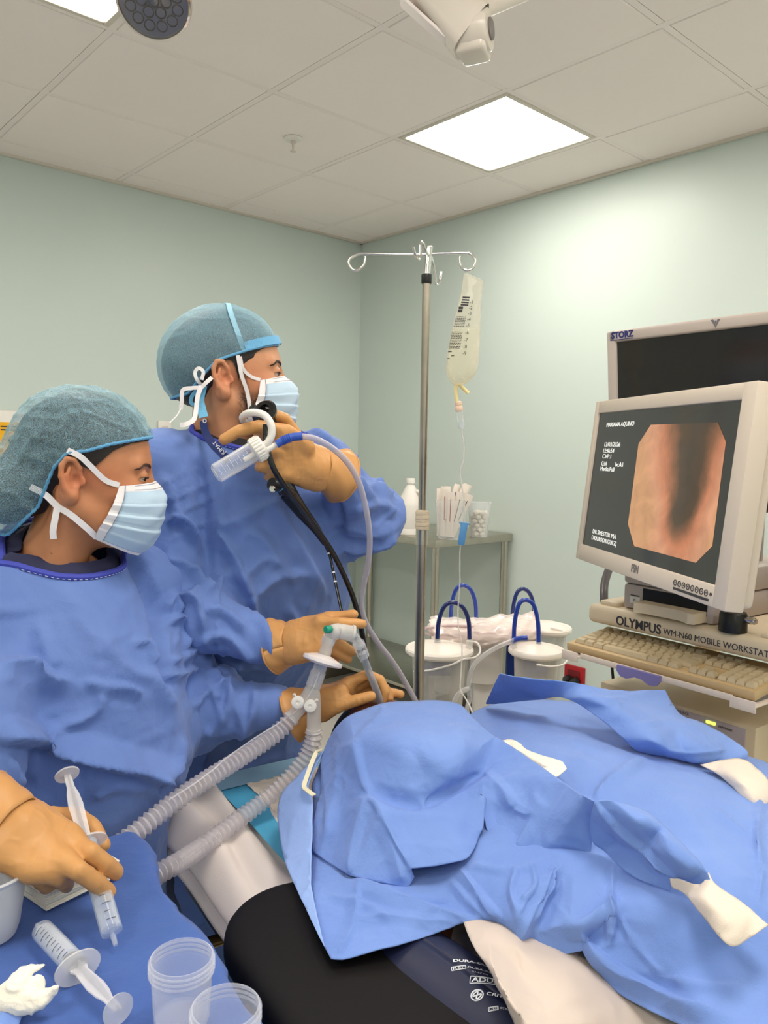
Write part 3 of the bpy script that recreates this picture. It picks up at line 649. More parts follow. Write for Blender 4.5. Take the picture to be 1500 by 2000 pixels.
# cables
o = obj('cart_cable', MB().tube(spline([P(1200, 1090, 2.05), P(1190, 1110, 2.03), P(1181, 1140, 2.0), P(1180, 1175, 1.97), P(1186, 1200, 1.99)], 10), .0105, 14), mat('cable_grey', s2l(92, 88, 90), rough=.3), None, loc=P(1186, 1200, 1.99))
tag(o, 'thick dark grey cable curving behind the printer', 'cable')
o = obj('power_cord', MB().tube(spline([P(1194, 1285, 2.1), P(1196, 1310, 2.1), P(1198, 1335, 2.1), P(1200, 1400, 2.1)], 8), .004, 8), MT['black_plastic'], None, loc=P(1200, 1400, 2.1))
tag(o, 'thin black cord hanging below the keyboard tray', 'cable')
o = obj('monitor_cable', MB().tube(spline([P(1500, 845, 1.75), P(1494, 870, 1.75), P(1497, 890, 1.75), P(1490, 905, 1.76), P(1482, 935, 1.77), P(1480, 950, 1.78)], 8), [.006]*16+[.011]*14+[.005]*11, 10), MT['black_plastic'], None, loc=P(1490, 950, 1.76))
tag(o, 'black plugged cable hanging behind the nearer monitor edge', 'cable')
# ------------------------------------------------------------------ nearer monitor
TL = A([.486, 1.795, 1.572]); TR = A([.569, 1.26, 1.571]); BR = A([.541, 1.254, 1.271]); BL = A([.458, 1.789, 1.273])
ctr = (TL+TR+BR+BL)/4; mx = nrm((TR-TL)+(BR-BL)); my = nrm((TL-BL)+(TR-BR)); my = nrm(my-mx*(my@mx)); mz = np.cross(mx, my)
MM = np.eye(4); MM[:3, 0], MM[:3, 1], MM[:3, 2], MM[:3, 3] = mx, my, mz, ctr
w2, h2 = np.linalg.norm(TR-TL)/2, np.linalg.norm(TL-BL)/2
t = thing('nearer_monitor', 'off-white monitor showing an endoscopy picture', 'monitor', ctr-my*(h2+.04))
def onscreen(px, py):                                        # pixel to monitor plane coordinates
    r = ray(px, py); k = ((ctr-C0)@mz)/(r@mz); q_ = C0+r*k-ctr; return A([q_@mx, q_@my])
bz = MB(); l_, r_, tp_, bt = .020, .037, .028, .036; th = .034
bz.box((-w2-l_/2, (tp_-bt)/2, -th/2+.004), (l_, 2*h2+tp_+bt, th), MM, .003).box((w2+r_/2, (tp_-bt)/2, -th/2+.004), (r_, 2*h2+tp_+bt, th), MM, .003)
bz.box((0, h2+tp_/2, -th/2+.004), (2*w2+.006, tp_, th), MM, .003).box((0, -h2-bt/2, -th/2+.004), (2*w2+.006, bt, th), MM, .003)
obj('bezel', bz, MT['monitor_white'], t)
obj('back_cover', MB().box((.0, -.004, -.042), (2*w2+.05, 2*h2+.055, .028), MM, .010, 3).box((0, -.01, -.07), (.34, .22, .04), MM, .012, 3), MT['monitor_white'], t)
scr = mat('screen_on', s2l(24, 23, 22), rough=.12, emit=s2l(58, 57, 54), es=.9, spec=.4)
obj('screen', MB().box((0, 0, -.004), (2*w2+.004, 2*h2+.004, .006), MM), scr, t)
poly = [onscreen(*p_) for p_ in ((1271, 829.7), (1401.7, 824.9), (1417, 863), (1390.5, 1066.6), (1358.5, 1099), (1238.5, 1066.6), (1226.3, 1023.3), (1247, 866.5))]
# scope picture: glowing procedural tissue
TS = bpy.data.materials.new('scope_picture'); TS.use_nodes = True; N = TS.node_tree.nodes; L = TS.node_tree.links
pb_ = N['Principled BSDF']; pb_.inputs['Base Color'].default_value = (.02, .015, .01, 1); pb_.inputs['Roughness'].default_value = .12
tc = N.new('ShaderNodeTexCoord'); mp = N.new('ShaderNodeMapping'); L.new(tc.outputs['Object'], mp.inputs[0])
pc = A(poly).mean(0); hp = onscreen(1322, 985); P0 = xf(MM, (hp[0], hp[1], 0))[0]-WL[t.name]
Mi = np.linalg.inv(MM[:3, :3]); 
mp.vector_type = 'POINT'
e_ = Matrix([[float(x) for x in r_] for r_ in Mi]).to_euler(); mp.inputs['Rotation'].default_value = e_
off = -Mi@P0; mp.inputs['Location'].default_value = [float(x) for x in off]
def math_(op, a, b=None, c=None):
    n = N.new('ShaderNodeMath'); n.operation = op
    for k, x in enumerate((a, b, c)):
        if x is None: continue
        if isinstance(x, (int, float)): n.inputs[k].default_value = x
        else: L.new(x, n.inputs[k])
    return n.outputs[0]
sep = N.new('ShaderNodeSeparateXYZ'); L.new(mp.outputs[0], sep.inputs[0])
nz_ = N.new('ShaderNodeTexNoise'); nz_.inputs['Scale'].default_value = 9; nz_.inputs['Detail'].default_value = 4; L.new(mp.outputs[0], nz_.inputs[0])
xx = math_('ADD', sep.outputs[0], math_('MULTIPLY', math_('SUBTRACT', nz_.outputs[0], .5), .09))
yy = sep.outputs[1]
wide = math_('ADD', .040, math_('MULTIPLY', math_('MAXIMUM', yy, 0), .22))
ex = math_('POWER', math_('ABSOLUTE', math_('DIVIDE', math_('SUBTRACT', xx, .022), wide)), 2)
ey = math_('POWER', math_('DIVIDE', math_('MINIMUM', math_('ADD', yy, .0), 0), .055), 2)
dist = math_('SQRT', math_('ADD', ex, ey))
rp_ = N.new('ShaderNodeValToRGB'); L.new(math_('MULTIPLY', dist, .33), rp_.inputs[0])
el = rp_.color_ramp.elements; el[0].position = .0; el[0].color = (*s2l(74, 58, 46), 1); el[1].position = 1; el[1].color = (*s2l(232, 170, 120), 1)
for p_, c_ in ((.22, (86, 66, 50)), (.34, (150, 98, 68)), (.48, (222, 140, 100)), (.72, (238, 168, 128))):
    e_ = el.new(p_); e_.color = (*s2l(*c_), 1)
n3 = N.new('ShaderNodeTexNoise'); n3.inputs['Scale'].default_value = 13; n3.inputs['Detail'].default_value = 6; n3.inputs['Distortion'].default_value = 1.5; L.new(mp.outputs[0], n3.inputs[0])
mr = N.new('ShaderNodeMapRange'); mr.inputs['From Min'].default_value = .3; mr.inputs['From Max'].default_value = .7; mr.inputs['To Min'].default_value = .82; mr.inputs['To Max'].default_value = 1.12; L.new(n3.outputs[0], mr.inputs[0])
vm = N.new('ShaderNodeVectorMath'); vm.operation = 'SCALE'; L.new(rp_.outputs[0], vm.inputs[0]); L.new(mr.outputs[0], vm.inputs['Scale'])
L.new(vm.outputs[0], pb_.inputs['Emission Color']); pb_.inputs['Emission Strength'].default_value = .8
obj('scope_picture', MB().prism(poly[::-1] if False else poly, -.0006, -.0002, MM), TS, t, False)
sw = emis('screen_white', s2l(225, 225, 220), .8)
def stext(body, pa, pb2, h=None):                             # text whose baseline runs from pixel pa to pixel pb2
    a_, b_ = onscreen(*pa), onscreen(*pb2); L_ = b_[0]-a_[0]; size = h
    o = text('screen_text', body, size, MM@T(a_[0], a_[1], .0), sw, t, .0002)
    xs = [v.co for v in o.data.vertices]; loc = A([c_[:] for c_ in xs])+WL[t.name]-ctr; lx = loc@mx; k = L_/(lx.max()-a_[0])
    for v, q_ in zip(o.data.vertices, lx): 
        nq = a_[0]+(q_-a_[0])*k; v.co += Vector([float(z_) for z_ in mx*(nq-q_)])
    return o
stext('MARIANA AQUINO', (1184, 834), (1238, 831), .0135)
stext('13/03/2026', (1179, 872), (1211, 871), .0135); stext('12:46:54', (1177, 884), (1199, 884), .0135)
stext('CVP:1', (1176, 895), (1193, 895), .0135); stext('G:N', (1174, 909), (1184, 910), .0135); stext('Ix:A1', (1201, 911), (1216, 912), .0135); stext('Media:Full', (1172, 919), (1199, 921), .0135)
stext('DR.SMESTER MA', (1157, 1041), (1203, 1050), .0135); stext('DRA.RODRIGUEZ|', (1155, 1053), (1203, 1065), .0135)
q_ = onscreen(1236, 1116); text('brand_lettering', 'FSN', .022, MM@T(q_[0], q_[1], .0045), mat('ink_mid', s2l(120, 112, 108), rough=.4), t, .0004, sx=.8, bold=.0006)
a_, b_ = onscreen(1322, 1146), onscreen(1392, 1168)
for k in range(9):
    f_ = k/8; x_ = a_[0]+(b_[0]-a_[0])*f_; y_ = -h2-.016
    bt_ = obj('osd_button', MB().lathe([(.0042 if k < 8 else .0022, 0), (.0055 if k < 8 else .003, 0), (.0055 if k < 8 else .003, .0007), (.0042 if k < 8 else .0022, .0007)], MM@T(x_, y_, .0042), 16, cap=False).box((x_, y_, .0045), (.003, .0016, .0006), MM), MT['ink'], t)
obj('osd_bar', MB().box(((a_[0]+b_[0])/2-.004, -h2-.0265, .0044), (b_[0]-a_[0], .0045, .0008), MM, .0003), MT['ink'], t)
ap = ctr-mz*.08-my*.03; cp_ = xf(CM, (.40, .36, ap[2]))[0]
obj('stand_arm', MB().cyl(ap, ap-mz*.03, .035, None, 24).cyl(ap-mz*.02, cp_, .018, None, 20).cyl(cp_+A([0, 0, .03]), A([cp_[0], cp_[1], zs+.044]), .022, None, 24), MT['black_plastic'], t)
# ------------------------------------------------------------------ farther monitor
sTL = P(1196, 648, 1.97); tf = math.radians(6)
sx_ = dC; up_ = nrm(A([0, 0, math.cos(tf)])-bC*math.sin(tf)); sz_ = np.cross(sx_, up_)
SM = np.eye(4); SM[:3, 0], SM[:3, 1], SM[:3, 2] = sx_, up_, sz_; SW, SH = .62, .40
SM[:3, 3] = sTL+sx_*SW/2-up_*SH/2
t = thing('farther_monitor', 'dark switched-off monitor with silver bezel behind the lit one', 'monitor', SM[:3, 3]-up_*SH/2)
fr = MB(); fb = .0275
fr.box((-SW/2+fb/2, 0, 0), (fb, SH, .05), SM, .006, 3).box((SW/2-fb/2, 0, 0), (fb, SH, .05), SM, .006, 3).box((0, SH/2-fb/2, 0), (SW-.01, fb, .05), SM, .006, 3).box((0, -SH/2+fb/2, 0), (SW-.01, fb, .05), SM, .006, 3)
obj('bezel', fr, MT['monitor_grey'], t)
obj('back_cover', MB().box((0, 0, -.03), (SW-.02, SH-.02, .04), SM, .01), MT['monitor_grey'], t)
obj('screen', MB().box((0, 0, .016), (SW-2*fb+.004, SH-2*fb+.004, .006), SM), mat('screen_off_glow', s2l(30, 28, 27), rough=.14, spec=.5, emit=s2l(30, 28, 27), es=.35), t)  # switched-off glass, with a faint glow of its own added
text('brand_lettering', 'STORZ', .021, SM@T(-SW/2+.016, SH/2-.0185, .0256), MT['ink_blue'], t, .0004, sx=.95, bold=.0008)
obj('brand_line', MB().box((-SW/2+.046, SH/2-.0225, .0256), (.066, .0016, .0006), SM), MT['ink_blue'], t)
lg = MB(); lg.prism([(-.011, .008), (-.005, .008), (0, -.004), (-.0, -.010), (-.004, -.002)], 0, .0008, SM@T(-.022, SH/2-.012, .0252)).prism([(.011, .008), (.004, -.002), (0, -.010), (0, -.004), (.005, .008)], 0, .0008, SM@T(-.022, SH/2-.012, .0252)).box((-.022, SH/2-.009, .0256), (.002, .005, .0008), SM)
obj('emblem', lg, mat('emblem_grey', s2l(110, 108, 118), rough=.4), t)
obj('stand', MB().cyl(SM[:3, 3]-sz_*.06, SM[:3, 3]-sz_*.12, .03, None, 20).cyl(SM[:3, 3]-sz_*.12, A([*(SM[:3, 3]-sz_*.12)[:2], zs+.04]), .025, None, 20), MT['monitor_grey'], t)
# ================================================================== IMPLICIT SURFACES FOR BODIES AND CLOTH
_nr = np.random.RandomState(11); _perm = _nr.permutation(512).astype(np.int64); _val = _nr.rand(512)
def vnoise(p, f=1.0, seed=0):                                # smooth value noise in 0..1
    q = np.asarray(p, float)*f+seed*17.31; i = np.floor(q).astype(np.int64); u = q-i; u = u*u*u*(u*(u*6-15)+10); r = 0
    for dx in (0, 1):
        for dy in (0, 1):
            for dz in (0, 1):
                h = _perm[(_perm[(_perm[(i[:, 0]+dx) & 511]+i[:, 1]+dy) & 511]+i[:, 2]+dz) & 511]
                r = r+_val[h]*(u[:, 0] if dx else 1-u[:, 0])*(u[:, 1] if dy else 1-u[:, 1])*(u[:, 2] if dz else 1-u[:, 2])
    return r
def ridged(p, f, seed=0, sharp=1.0):                          # crease lines: high on the crease, falling off to flat cells
    n = vnoise(p, f, seed); return .6-np.clip(np.abs(n-.5)/.2, 0, 1)**sharp
def smin(a, b, k):
    h = np.clip(.5+.5*(b-a)/k, 0, 1); return b*(1-h)+a*h-k*h*(1-h)
def smax(a, b, k): return -smin(-a, -b, k)
def sd_cone(p, a, b, r1, r2):                                 # capsule with two radii
    a = np.asarray(a, float); b = np.asarray(b, float); ba = b-a; t = np.clip(((p-a)@ba)/(ba@ba), 0, 1)
    return np.linalg.norm(p-a-t[:, None]*ba, axis=1)-(r1+(r2-r1)*t)
def sd_chain(p, pts, rs, k=.0):
    d = None
    for i in range(len(pts)-1):
        e = sd_cone(p, pts[i], pts[i+1], rs[i], rs[i+1]); d = e if d is None else (smin(d, e, k) if k else np.minimum(d, e))
    return d
def sd_ell(p, c, r, M=None):                                  # ellipsoid, M columns are its axes
    q = p-np.asarray(c, float)
    if M is not None: q = q@M
    r = np.asarray(r, float); k0 = np.linalg.norm(q/r, axis=1); k1 = np.linalg.norm(q/(r*r), axis=1); return k0*(k0-1)/(k1+1e-9)
def sd_box(p, c, s, r, M=None):
    q = p-np.asarray(c, float)
    if M is not None: q = q@M
    q = np.abs(q)-np.asarray(s, float)+r; return np.linalg.norm(np.maximum(q, 0), axis=1)+np.minimum(q.max(1), 0)-r
def isosurface(fn, lo, hi, h):
    """surface nets of fn(points)<0 inside the box lo..hi with cell size h; coarse pass first"""
    lo = np.asarray(lo, float); hi = np.asarray(hi, float); n = np.ceil((hi-lo)/h).astype(int); n = (n//4+1)*4
    ax = [lo[k]+h*np.arange(n[k]+1) for k in range(3)]
    cx = [lo[k]+h*(4*np.arange(n[k]//4)+2) for k in range(3)]
    Gc = np.stack(np.meshgrid(*cx, indexing='ij'), -1).reshape(-1, 3); fc = fn(Gc).reshape([len(c) for c in cx])
    near = np.abs(fc) < h*4*1.35
    F = np.repeat(np.repeat(np.repeat(fc, 4, 0), 4, 1), 4, 2).astype(float); F = np.pad(F, ((0, 1),)*3, mode='edge')
    m = np.repeat(np.repeat(np.repeat(near, 4, 0), 4, 1), 4, 2); m = np.pad(m, ((0, 1),)*3, mode='edge')
    m2 = m.copy(); m2[1:] |= m[:-1]; m2[:, 1:] |= m[:, :-1]; m2[:, :, 1:] |= m[:, :, :-1]; m = m2
    I = np.argwhere(m); F[m] = fn(lo+h*I)
    sg = F < 0
    c8 = [sg[a:a+n[0], b:b+n[1], c:c+n[2]] for a in (0, 1) for b in (0, 1) for c in (0, 1)]
    al = np.logical_and.reduce(c8); an = np.logical_or.reduce(c8); act = an & ~al
    idx = np.argwhere(act); vid = -np.ones(act.shape, np.int64); vid[act] = np.arange(len(idx))
    acc = np.zeros((len(idx), 3)); cnt = np.zeros(len(idx))
    for axis in range(3):
        o1, o2 = [k for k in range(3) if k != axis]
        for s1 in (0, 1):
            for s2 in (0, 1):
                a = idx.copy(); a[:, o1] += s1; a[:, o2] += s2; b = a.copy(); b[:, axis] += 1
                fa = F[a[:, 0], a[:, 1], a[:, 2]]; fb = F[b[:, 0], b[:, 1], b[:, 2]]; cr_ = (fa < 0) != (fb < 0)
                t = np.where(cr_, fa/(fa-fb+1e-12), 0); p = a.astype(float); p[:, axis] += t
                acc[cr_] += p[cr_]; cnt[cr_] += 1
    V = lo+h*(acc/cnt[:, None]); Q = []
    for axis in range(3):
        o1, o2 = [(1, 2), (2, 0), (0, 1)][axis]
        sl = [slice(None)]*3; s0 = list(sl); s1 = list(sl); s0[axis] = slice(0, -1); s1[axis] = slice(1, None)
        ch = sg[tuple(s0)] != sg[tuple(s1)]; E_ = np.argwhere(ch); E_ = E_[(E_[:, o1] > 0) & (E_[:, o2] > 0) & (E_[:, o1] < n[o1]) & (E_[:, o2] < n[o2])]
        ins = sg[E_[:, 0], E_[:, 1], E_[:, 2]]
        def cell(d1, d2):
            q = E_.copy(); q[:, o1] -= d1; q[:, o2] -= d2; return vid[q[:, 0], q[:, 1], q[:, 2]]
        q4 = np.stack([cell(1, 1), cell(0, 1), cell(0, 0), cell(1, 0)], 1); q4[~ins] = q4[~ins][:, ::-1]; Q.append(q4[(q4 >= 0).all(1)])
    return V, np.vstack(Q)
def vnormals(V, Q):
    n = np.cross(V[Q[:, 2]]-V[Q[:, 0]], V[Q[:, 3 if Q.shape[1] > 3 else 2]]-V[Q[:, 1]]) if Q.shape[1] > 3 else np.cross(V[Q[:, 1]]-V[Q[:, 0]], V[Q[:, 2]]-V[Q[:, 0]])
    N = np.zeros_like(V)
    for k in range(Q.shape[1]): np.add.at(N, Q[:, k], n)
    return N/(np.linalg.norm(N, axis=1)[:, None]+1e-12)
def relax(V, Q, it=2, lam=.5):
    E_ = np.vstack([Q[:, [k, (k+1) % Q.shape[1]]] for k in range(Q.shape[1])]); E_ = np.vstack([E_, E_[:, ::-1]])
    for _ in range(it):
        s = np.zeros_like(V); c = np.zeros(len(V)); np.add.at(s, E_[:, 0], V[E_[:, 1]]); np.add.at(c, E_[:, 0], 1); V = V*(1-lam)+lam*s/np.maximum(c, 1)[:, None]
    return V
def clip_faces(V, Q, keep):                                   # keep faces whose vertices all pass
    f = keep[Q].all(1); Q = Q[f]; u, inv = np.unique(Q, return_inverse=True); return V[u], inv.reshape(Q.shape), u
def polydist(p, pts):                                         # distance to a polyline
    d = None; pts = np.asarray(pts, float)
    for a, b in zip(pts[:-1], pts[1:]):
        ba = b-a; t = np.clip(((p-a)@ba)/(ba@ba+1e-12), 0, 1); e = np.linalg.norm(p-a-t[:, None]*ba, axis=1); d = e if d is None else np.minimum(d, e)
    return d
def setcol(o, cols):                                          # vertex colours (linear)
    at = o.data.color_attributes.new('col', 'FLOAT_COLOR', 'POINT'); at.data.foreach_set('color', np.c_[cols, np.ones(len(cols))].astype(np.float32).ravel())
# ------------------------------------------------------------------ people's materials
def cloth_mat(name, col, tint2, rough=.72, bs=900.):
    M = mat(name, col, rough=rough, spec=.25, sheen=.15)
    N = M.node_tree.nodes; L = M.node_tree.links; b = N['Principled BSDF']; tc = N['Texture Coordinate']
    v = N.new('ShaderNodeTexVoronoi'); v.inputs['Scale'].default_value = bs; L.new(tc.outputs['Object'], v.inputs[0])
    n = N.new('ShaderNodeTexNoise'); n.inputs['Scale'].default_value = 7; n.inputs['Detail'].default_value = 5; L.new(tc.outputs['Object'], n.inputs[0])
    mx = N.new('ShaderNodeMix'); mx.data_type = 'RGBA'; mx.inputs[6].default_value = (*col, 1); mx.inputs[7].default_value = (*tint2, 1)
    r = N.new('ShaderNodeMapRange'); r.inputs['From Min'].default_value = .3; r.inputs['From Max'].default_value = .7; L.new(n.outputs[0], r.inputs[0]); L.new(r.outputs[0], mx.inputs[0])
    L.new(mx.outputs[2], b.inputs['Base Color'])
    bp = N.new('ShaderNodeBump'); bp.inputs['Strength'].default_value = .25; bp.inputs['Distance'].default_value = .0006; L.new(v.outputs['Distance'], bp.inputs['Height'])
    n2 = N.new('ShaderNodeTexNoise'); n2.inputs['Scale'].default_value = 26; n2.inputs['Detail'].default_value = 5; n2.inputs['Distortion'].default_value = .8; L.new(tc.outputs['Object'], n2.inputs[0])
    b2 = N.new('ShaderNodeBump'); b2.inputs['Strength'].default_value = .28; b2.inputs['Distance'].default_value = .008; L.new(n2.outputs[0], b2.inputs['Height']); L.new(bp.outputs[0], b2.inputs['Normal']); L.new(b2.outputs[0], b.inputs['Normal'])
    return M
MT['gown'] = cloth_mat('gown', s2l(108, 135, 198), s2l(96, 124, 189))
MT['drape'] = cloth_mat('drape', s2l(122, 153, 219), s2l(109, 141, 210))
MT['table_drape'] = cloth_mat('table_drape', s2l(74, 106, 176), s2l(66, 97, 168))
mk('binding', s2l(66, 76, 178), rough=.7, bump=.2, bscale=300)
mk('scrub_navy', s2l(42, 44, 76), rough=.8, bump=.2, bscale=500)
mk('scrub_black', s2l(30, 27, 32), rough=.8)
mk('skin', (.5, .3, .2), rough=.42, spec=.4, sss=.12, bump=.12, bscale=900, attr='col', var=.05, vscale=60)
mk('glove', s2l(204, 150, 92), rough=.42, spec=.4, bump=.25, bscale=60, bdet=4, var=.05, vscale=14)
mk('hair', s2l(38, 28, 24), rough=.5, bump=.7, bscale=300, var=.25, vscale=80)
mk('mask_blue', s2l(190, 214, 234), rough=.75, bump=.15, bscale=700)
mk('mask_white', s2l(238, 234, 236), rough=.75, bump=.15, bscale=700)
mk('eye_white', s2l(225, 215, 205), rough=.15)
mk('iris', s2l(45, 30, 22), rough=.1)
def net_mat(name, col, dens, scale):
    """thin non-woven cap: fibrous see-through film"""
    M = bpy.data.materials.new(name); M.use_nodes = True; N = M.node_tree.nodes; L = M.node_tree.links
    b = N['Principled BSDF']; b.inputs['Base Color'].default_value = (*col, 1); b.inputs['Roughness'].default_value = .6
    tc = N.new('ShaderNodeTexCoord'); n = N.new('ShaderNodeTexNoise'); n.inputs['Scale'].default_value = scale; n.inputs['Detail'].default_value = 6; n.inputs['Distortion'].default_value = 2.5; L.new(tc.outputs['Object'], n.inputs[0])
    a = N.new('ShaderNodeMath'); a.operation = 'SUBTRACT'; a.inputs[1].default_value = .5; L.new(n.outputs[0], a.inputs[0])
    a2 = N.new('ShaderNodeMath'); a2.operation = 'ABSOLUTE'; L.new(a.outputs[0], a2.inputs[0])
    r = N.new('ShaderNodeMapRange'); r.inputs['From Min'].default_value = 0; r.inputs['From Max'].default_value = .09; r.inputs['To Min'].default_value = min(1, dens+.30); r.inputs['To Max'].default_value = max(0, dens-.14); L.new(a2.outputs[0], r.inputs[0])
    lw = N.new('ShaderNodeLayerWeight'); lw.inputs['Blend'].default_value = .3
    ad = N.new('ShaderNodeMath'); ad.operation = 'MULTIPLY_ADD'; ad.inputs[1].default_value = .5; L.new(lw.outputs['Facing'], ad.inputs[0]); L.new(r.outputs[0], ad.inputs[2]); ad.use_clamp = True
    L.new(ad.outputs[0], b.inputs['Alpha'])
    bp = N.new('ShaderNodeBump'); bp.inputs['Strength'].default_value = .5; bp.inputs['Distance'].default_value = .001; L.new(n.outputs[0], bp.inputs['Height']); L.new(bp.outputs[0], b.inputs['Normal'])
    return M
# ------------------------------------------------------------------ a head in its own frame: x forward, y left, z up, metres
def head_sdf(p):
    d = sd_ell(p, (-.008, 0, .038), (.098, .075, .086))
    d = smin(d, sd_ell(p, (.028, 0, -.020), (.062, .063, .085)), .03)
    d = smin(d, sd_ell(p, (.030, 0, -.072), (.050, .052, .036)), .025)
    d = smin(d, sd_cone(p, (.066, 0, -.094), (.060, 0, -.088), .019, .022), .02)
    for s in (-1, 1):
        d = smin(d, sd_cone(p, (-.004, s*.056, -.050), (.045, s*.034, -.090), .014, .014), .025)
        d = smin(d, sd_ell(p, (.058, s*.040, -.022), (.024, .022, .020)), .02)
        d = smin(d, sd_cone(p, (.079, s*.012, .026), (.068, s*.046, .024), .010, .009), .012)
        d = smax(d, -sd_ell(p, (.096, s*.033, .006), (.018, .020, .013)), .012)
    d = smin(d, sd_cone(p, (.082, 0, .014), (.101, 0, -.022), .0075, .0115), .012)
    d = smin(d, sd_ell(p, (.092, 0, -.028), (.014, .017, .010)), .008)
    d = smin(d, sd_ell(p, (.080, 0, -.060), (.016, .024, .012)), .012)
    for s in (-1, 1):                                          # lids: balls with a slit
        lid = sd_ell(p, (.0735, s*.032, .006), (.0155, .0165, .0145))
        slit = np.maximum(np.abs(p[:, 2]-.0035+.12*np.abs(p[:, 1]-s*.032))-.0028, .075-p[:, 0]); lid = np.maximum(lid, -slit)
        d = np.where(slit < 0, np.maximum(d, -slit*0+np.where(sd_ell(p, (.0735, s*.032, .006), (.017, .018, .016)) < 0, .002, d)), d)
        d = np.minimum(d, smin(d, lid, .003))
    # ears
    for s in (-1, 1):
        q = p.copy(); q[:, 1] *= s
        H = [(-.010, .073, -.004), (-.012, .080, .014), (-.020, .084, .026), (-.030, .087, .027), (-.037, .088, .016), (-.037, .087, .0), (-.030, .085, -.018), (-.022, .081, -.028)]
        e = sd_chain(q, H, [.0035, .004, .0042, .0042, .0042, .004, .0042, .006], .002)
        e = smin(e, sd_ell(q, (-.021, .078, -.030), (.009, .006, .010)), .006)
        AH = [(-.026, .083, .014), (-.029, .085, .002), (-.024, .082, -.014)]
        e = smin(e, sd_chain(q, AH, [.003, .0034, .0036]), .003)
        e = smin(e, sd_ell(q, (-.024, .0765, -.002), (.015, .0045, .028)), .004)
        e = smin(e, sd_ell(q, (-.006, .076, -.006), (.004, .004, .007)), .004)
        e = smax(e, -sd_ell(q, (-.016, .085, -.005), (.0085, .010, .012)), .002)
        d = smin(d, e, .004)
    return d
def neck_sdf(p, lean=-.03, len_=.17, r=.056):
    d = sd_cone(p, (-.022, 0, -.05), (-.022+lean, 0, -.05-len_), r, r+.006)
    for s in (-1, 1): d = smin(d, sd_cone(p, (-.03, s*.055, -.03), (-.0+lean, s*.022, -.06-len_), .016, .016), .02)
    return d
class Person: pass
def skin_paint(V, base, lips=None, beard=None, brow=None, moles=()):
    """V in head frame"""
    c = np.tile(A(base), (len(V), 1)); x, y, z = V.T
    red = np.exp(-((z+.005)**2)/.0006-((np.abs(y)-.08)**2)/.0003)                   # ears
    c *= 1+A([.10, -.10, -.10])*red[:, None]
    chk = np.exp(-((x-.06)**2)/.0006-((z+.03)**2)/.0008); c *= 1+A([.05, -.06, -.06])*chk[:, None]
    if brow is not None:
        for s in (-1, 1):
            pts = [(.093, s*.014, .026), (.090, s*.026, .031), (.081, s*.040, .032), (.068, s*.052, .025)]
            d = polydist(V, pts); k = np.clip(1-(d-.0035)/.004, 0, 1)*(.65+.35*vnoise(V, 500)); c = c*(1-k[:, None])+A(brow)*k[:, None]
    if beard is not None:
        m = np.clip((-.022-z-.35*(x-.02))/.02, 0, 1)*np.clip((x+.004)/.016, 0, 1)*np.clip((z+.108+.25*x)/.02, 0, 1)
        side = np.clip(1-np.abs(x-.014)/.012, 0, 1)*np.clip((.02-z)/.02, 0, 1)*np.clip((z+.08)/.02, 0, 1)
        m = np.clip(np.maximum(m, side)*(.45+.75*vnoise(V, 420)), 0, .92); c = c*(1-m[:, None])+A(beard)*m[:, None]
    for (mp_, r_) in moles:
        k = np.clip(1.3-np.linalg.norm(V-A(mp_), axis=1)/r_, 0, 1); c = c*(1-k[:, None])+A(s2l(60, 34, 24))*k[:, None]
    lid = np.exp(-(((x-.088)/.01)**2+((np.abs(y)-.033)/.014)**2+((z-.0035)/.0035)**2)); c *= 1-.4*lid[:, None]  # lid shading: shade round the eye slits painted into the skin colour
    return c
def hand_sdf(p, wrist, palm_dir, palm_nrm, L, fingers, thumb, k=.006, pw=.040, wr=.027):
    """one continuous glove: wrist point, direction to the knuckles, back-of-hand normal; fingers = lists of points"""
    u = nrm(palm_dir); n = nrm(np.asarray(palm_nrm, float)-u*np.dot(palm_nrm, u)); v = np.cross(n, u); B = np.stack([u, v, n], 1)
    c = np.asarray(wrist, float)+u*L*.5
    d = sd_box(p, c, (L*.56, pw, .0145), .0135, B)
    d = smin(d, sd_cone(p, np.asarray(wrist, float)-u*.02, np.asarray(wrist, float)+u*.02, wr, wr), .022)
    for pts, r in fingers: d = smin(d, sd_cone(p, np.asarray(wrist, float)+u*L*.15, pts[0], .016, r*1.1), .012)
    for pts, r in fingers: d = smin(d, sd_chain(p, pts, np.linspace(r, r*.80, len(pts))), k)
    pts, r = thumb; d = smin(d, sd_chain(p, pts, [r*1.35]+list(np.linspace(r*1.05, r*.85, len(pts)-1))), k*1.6)
    return d

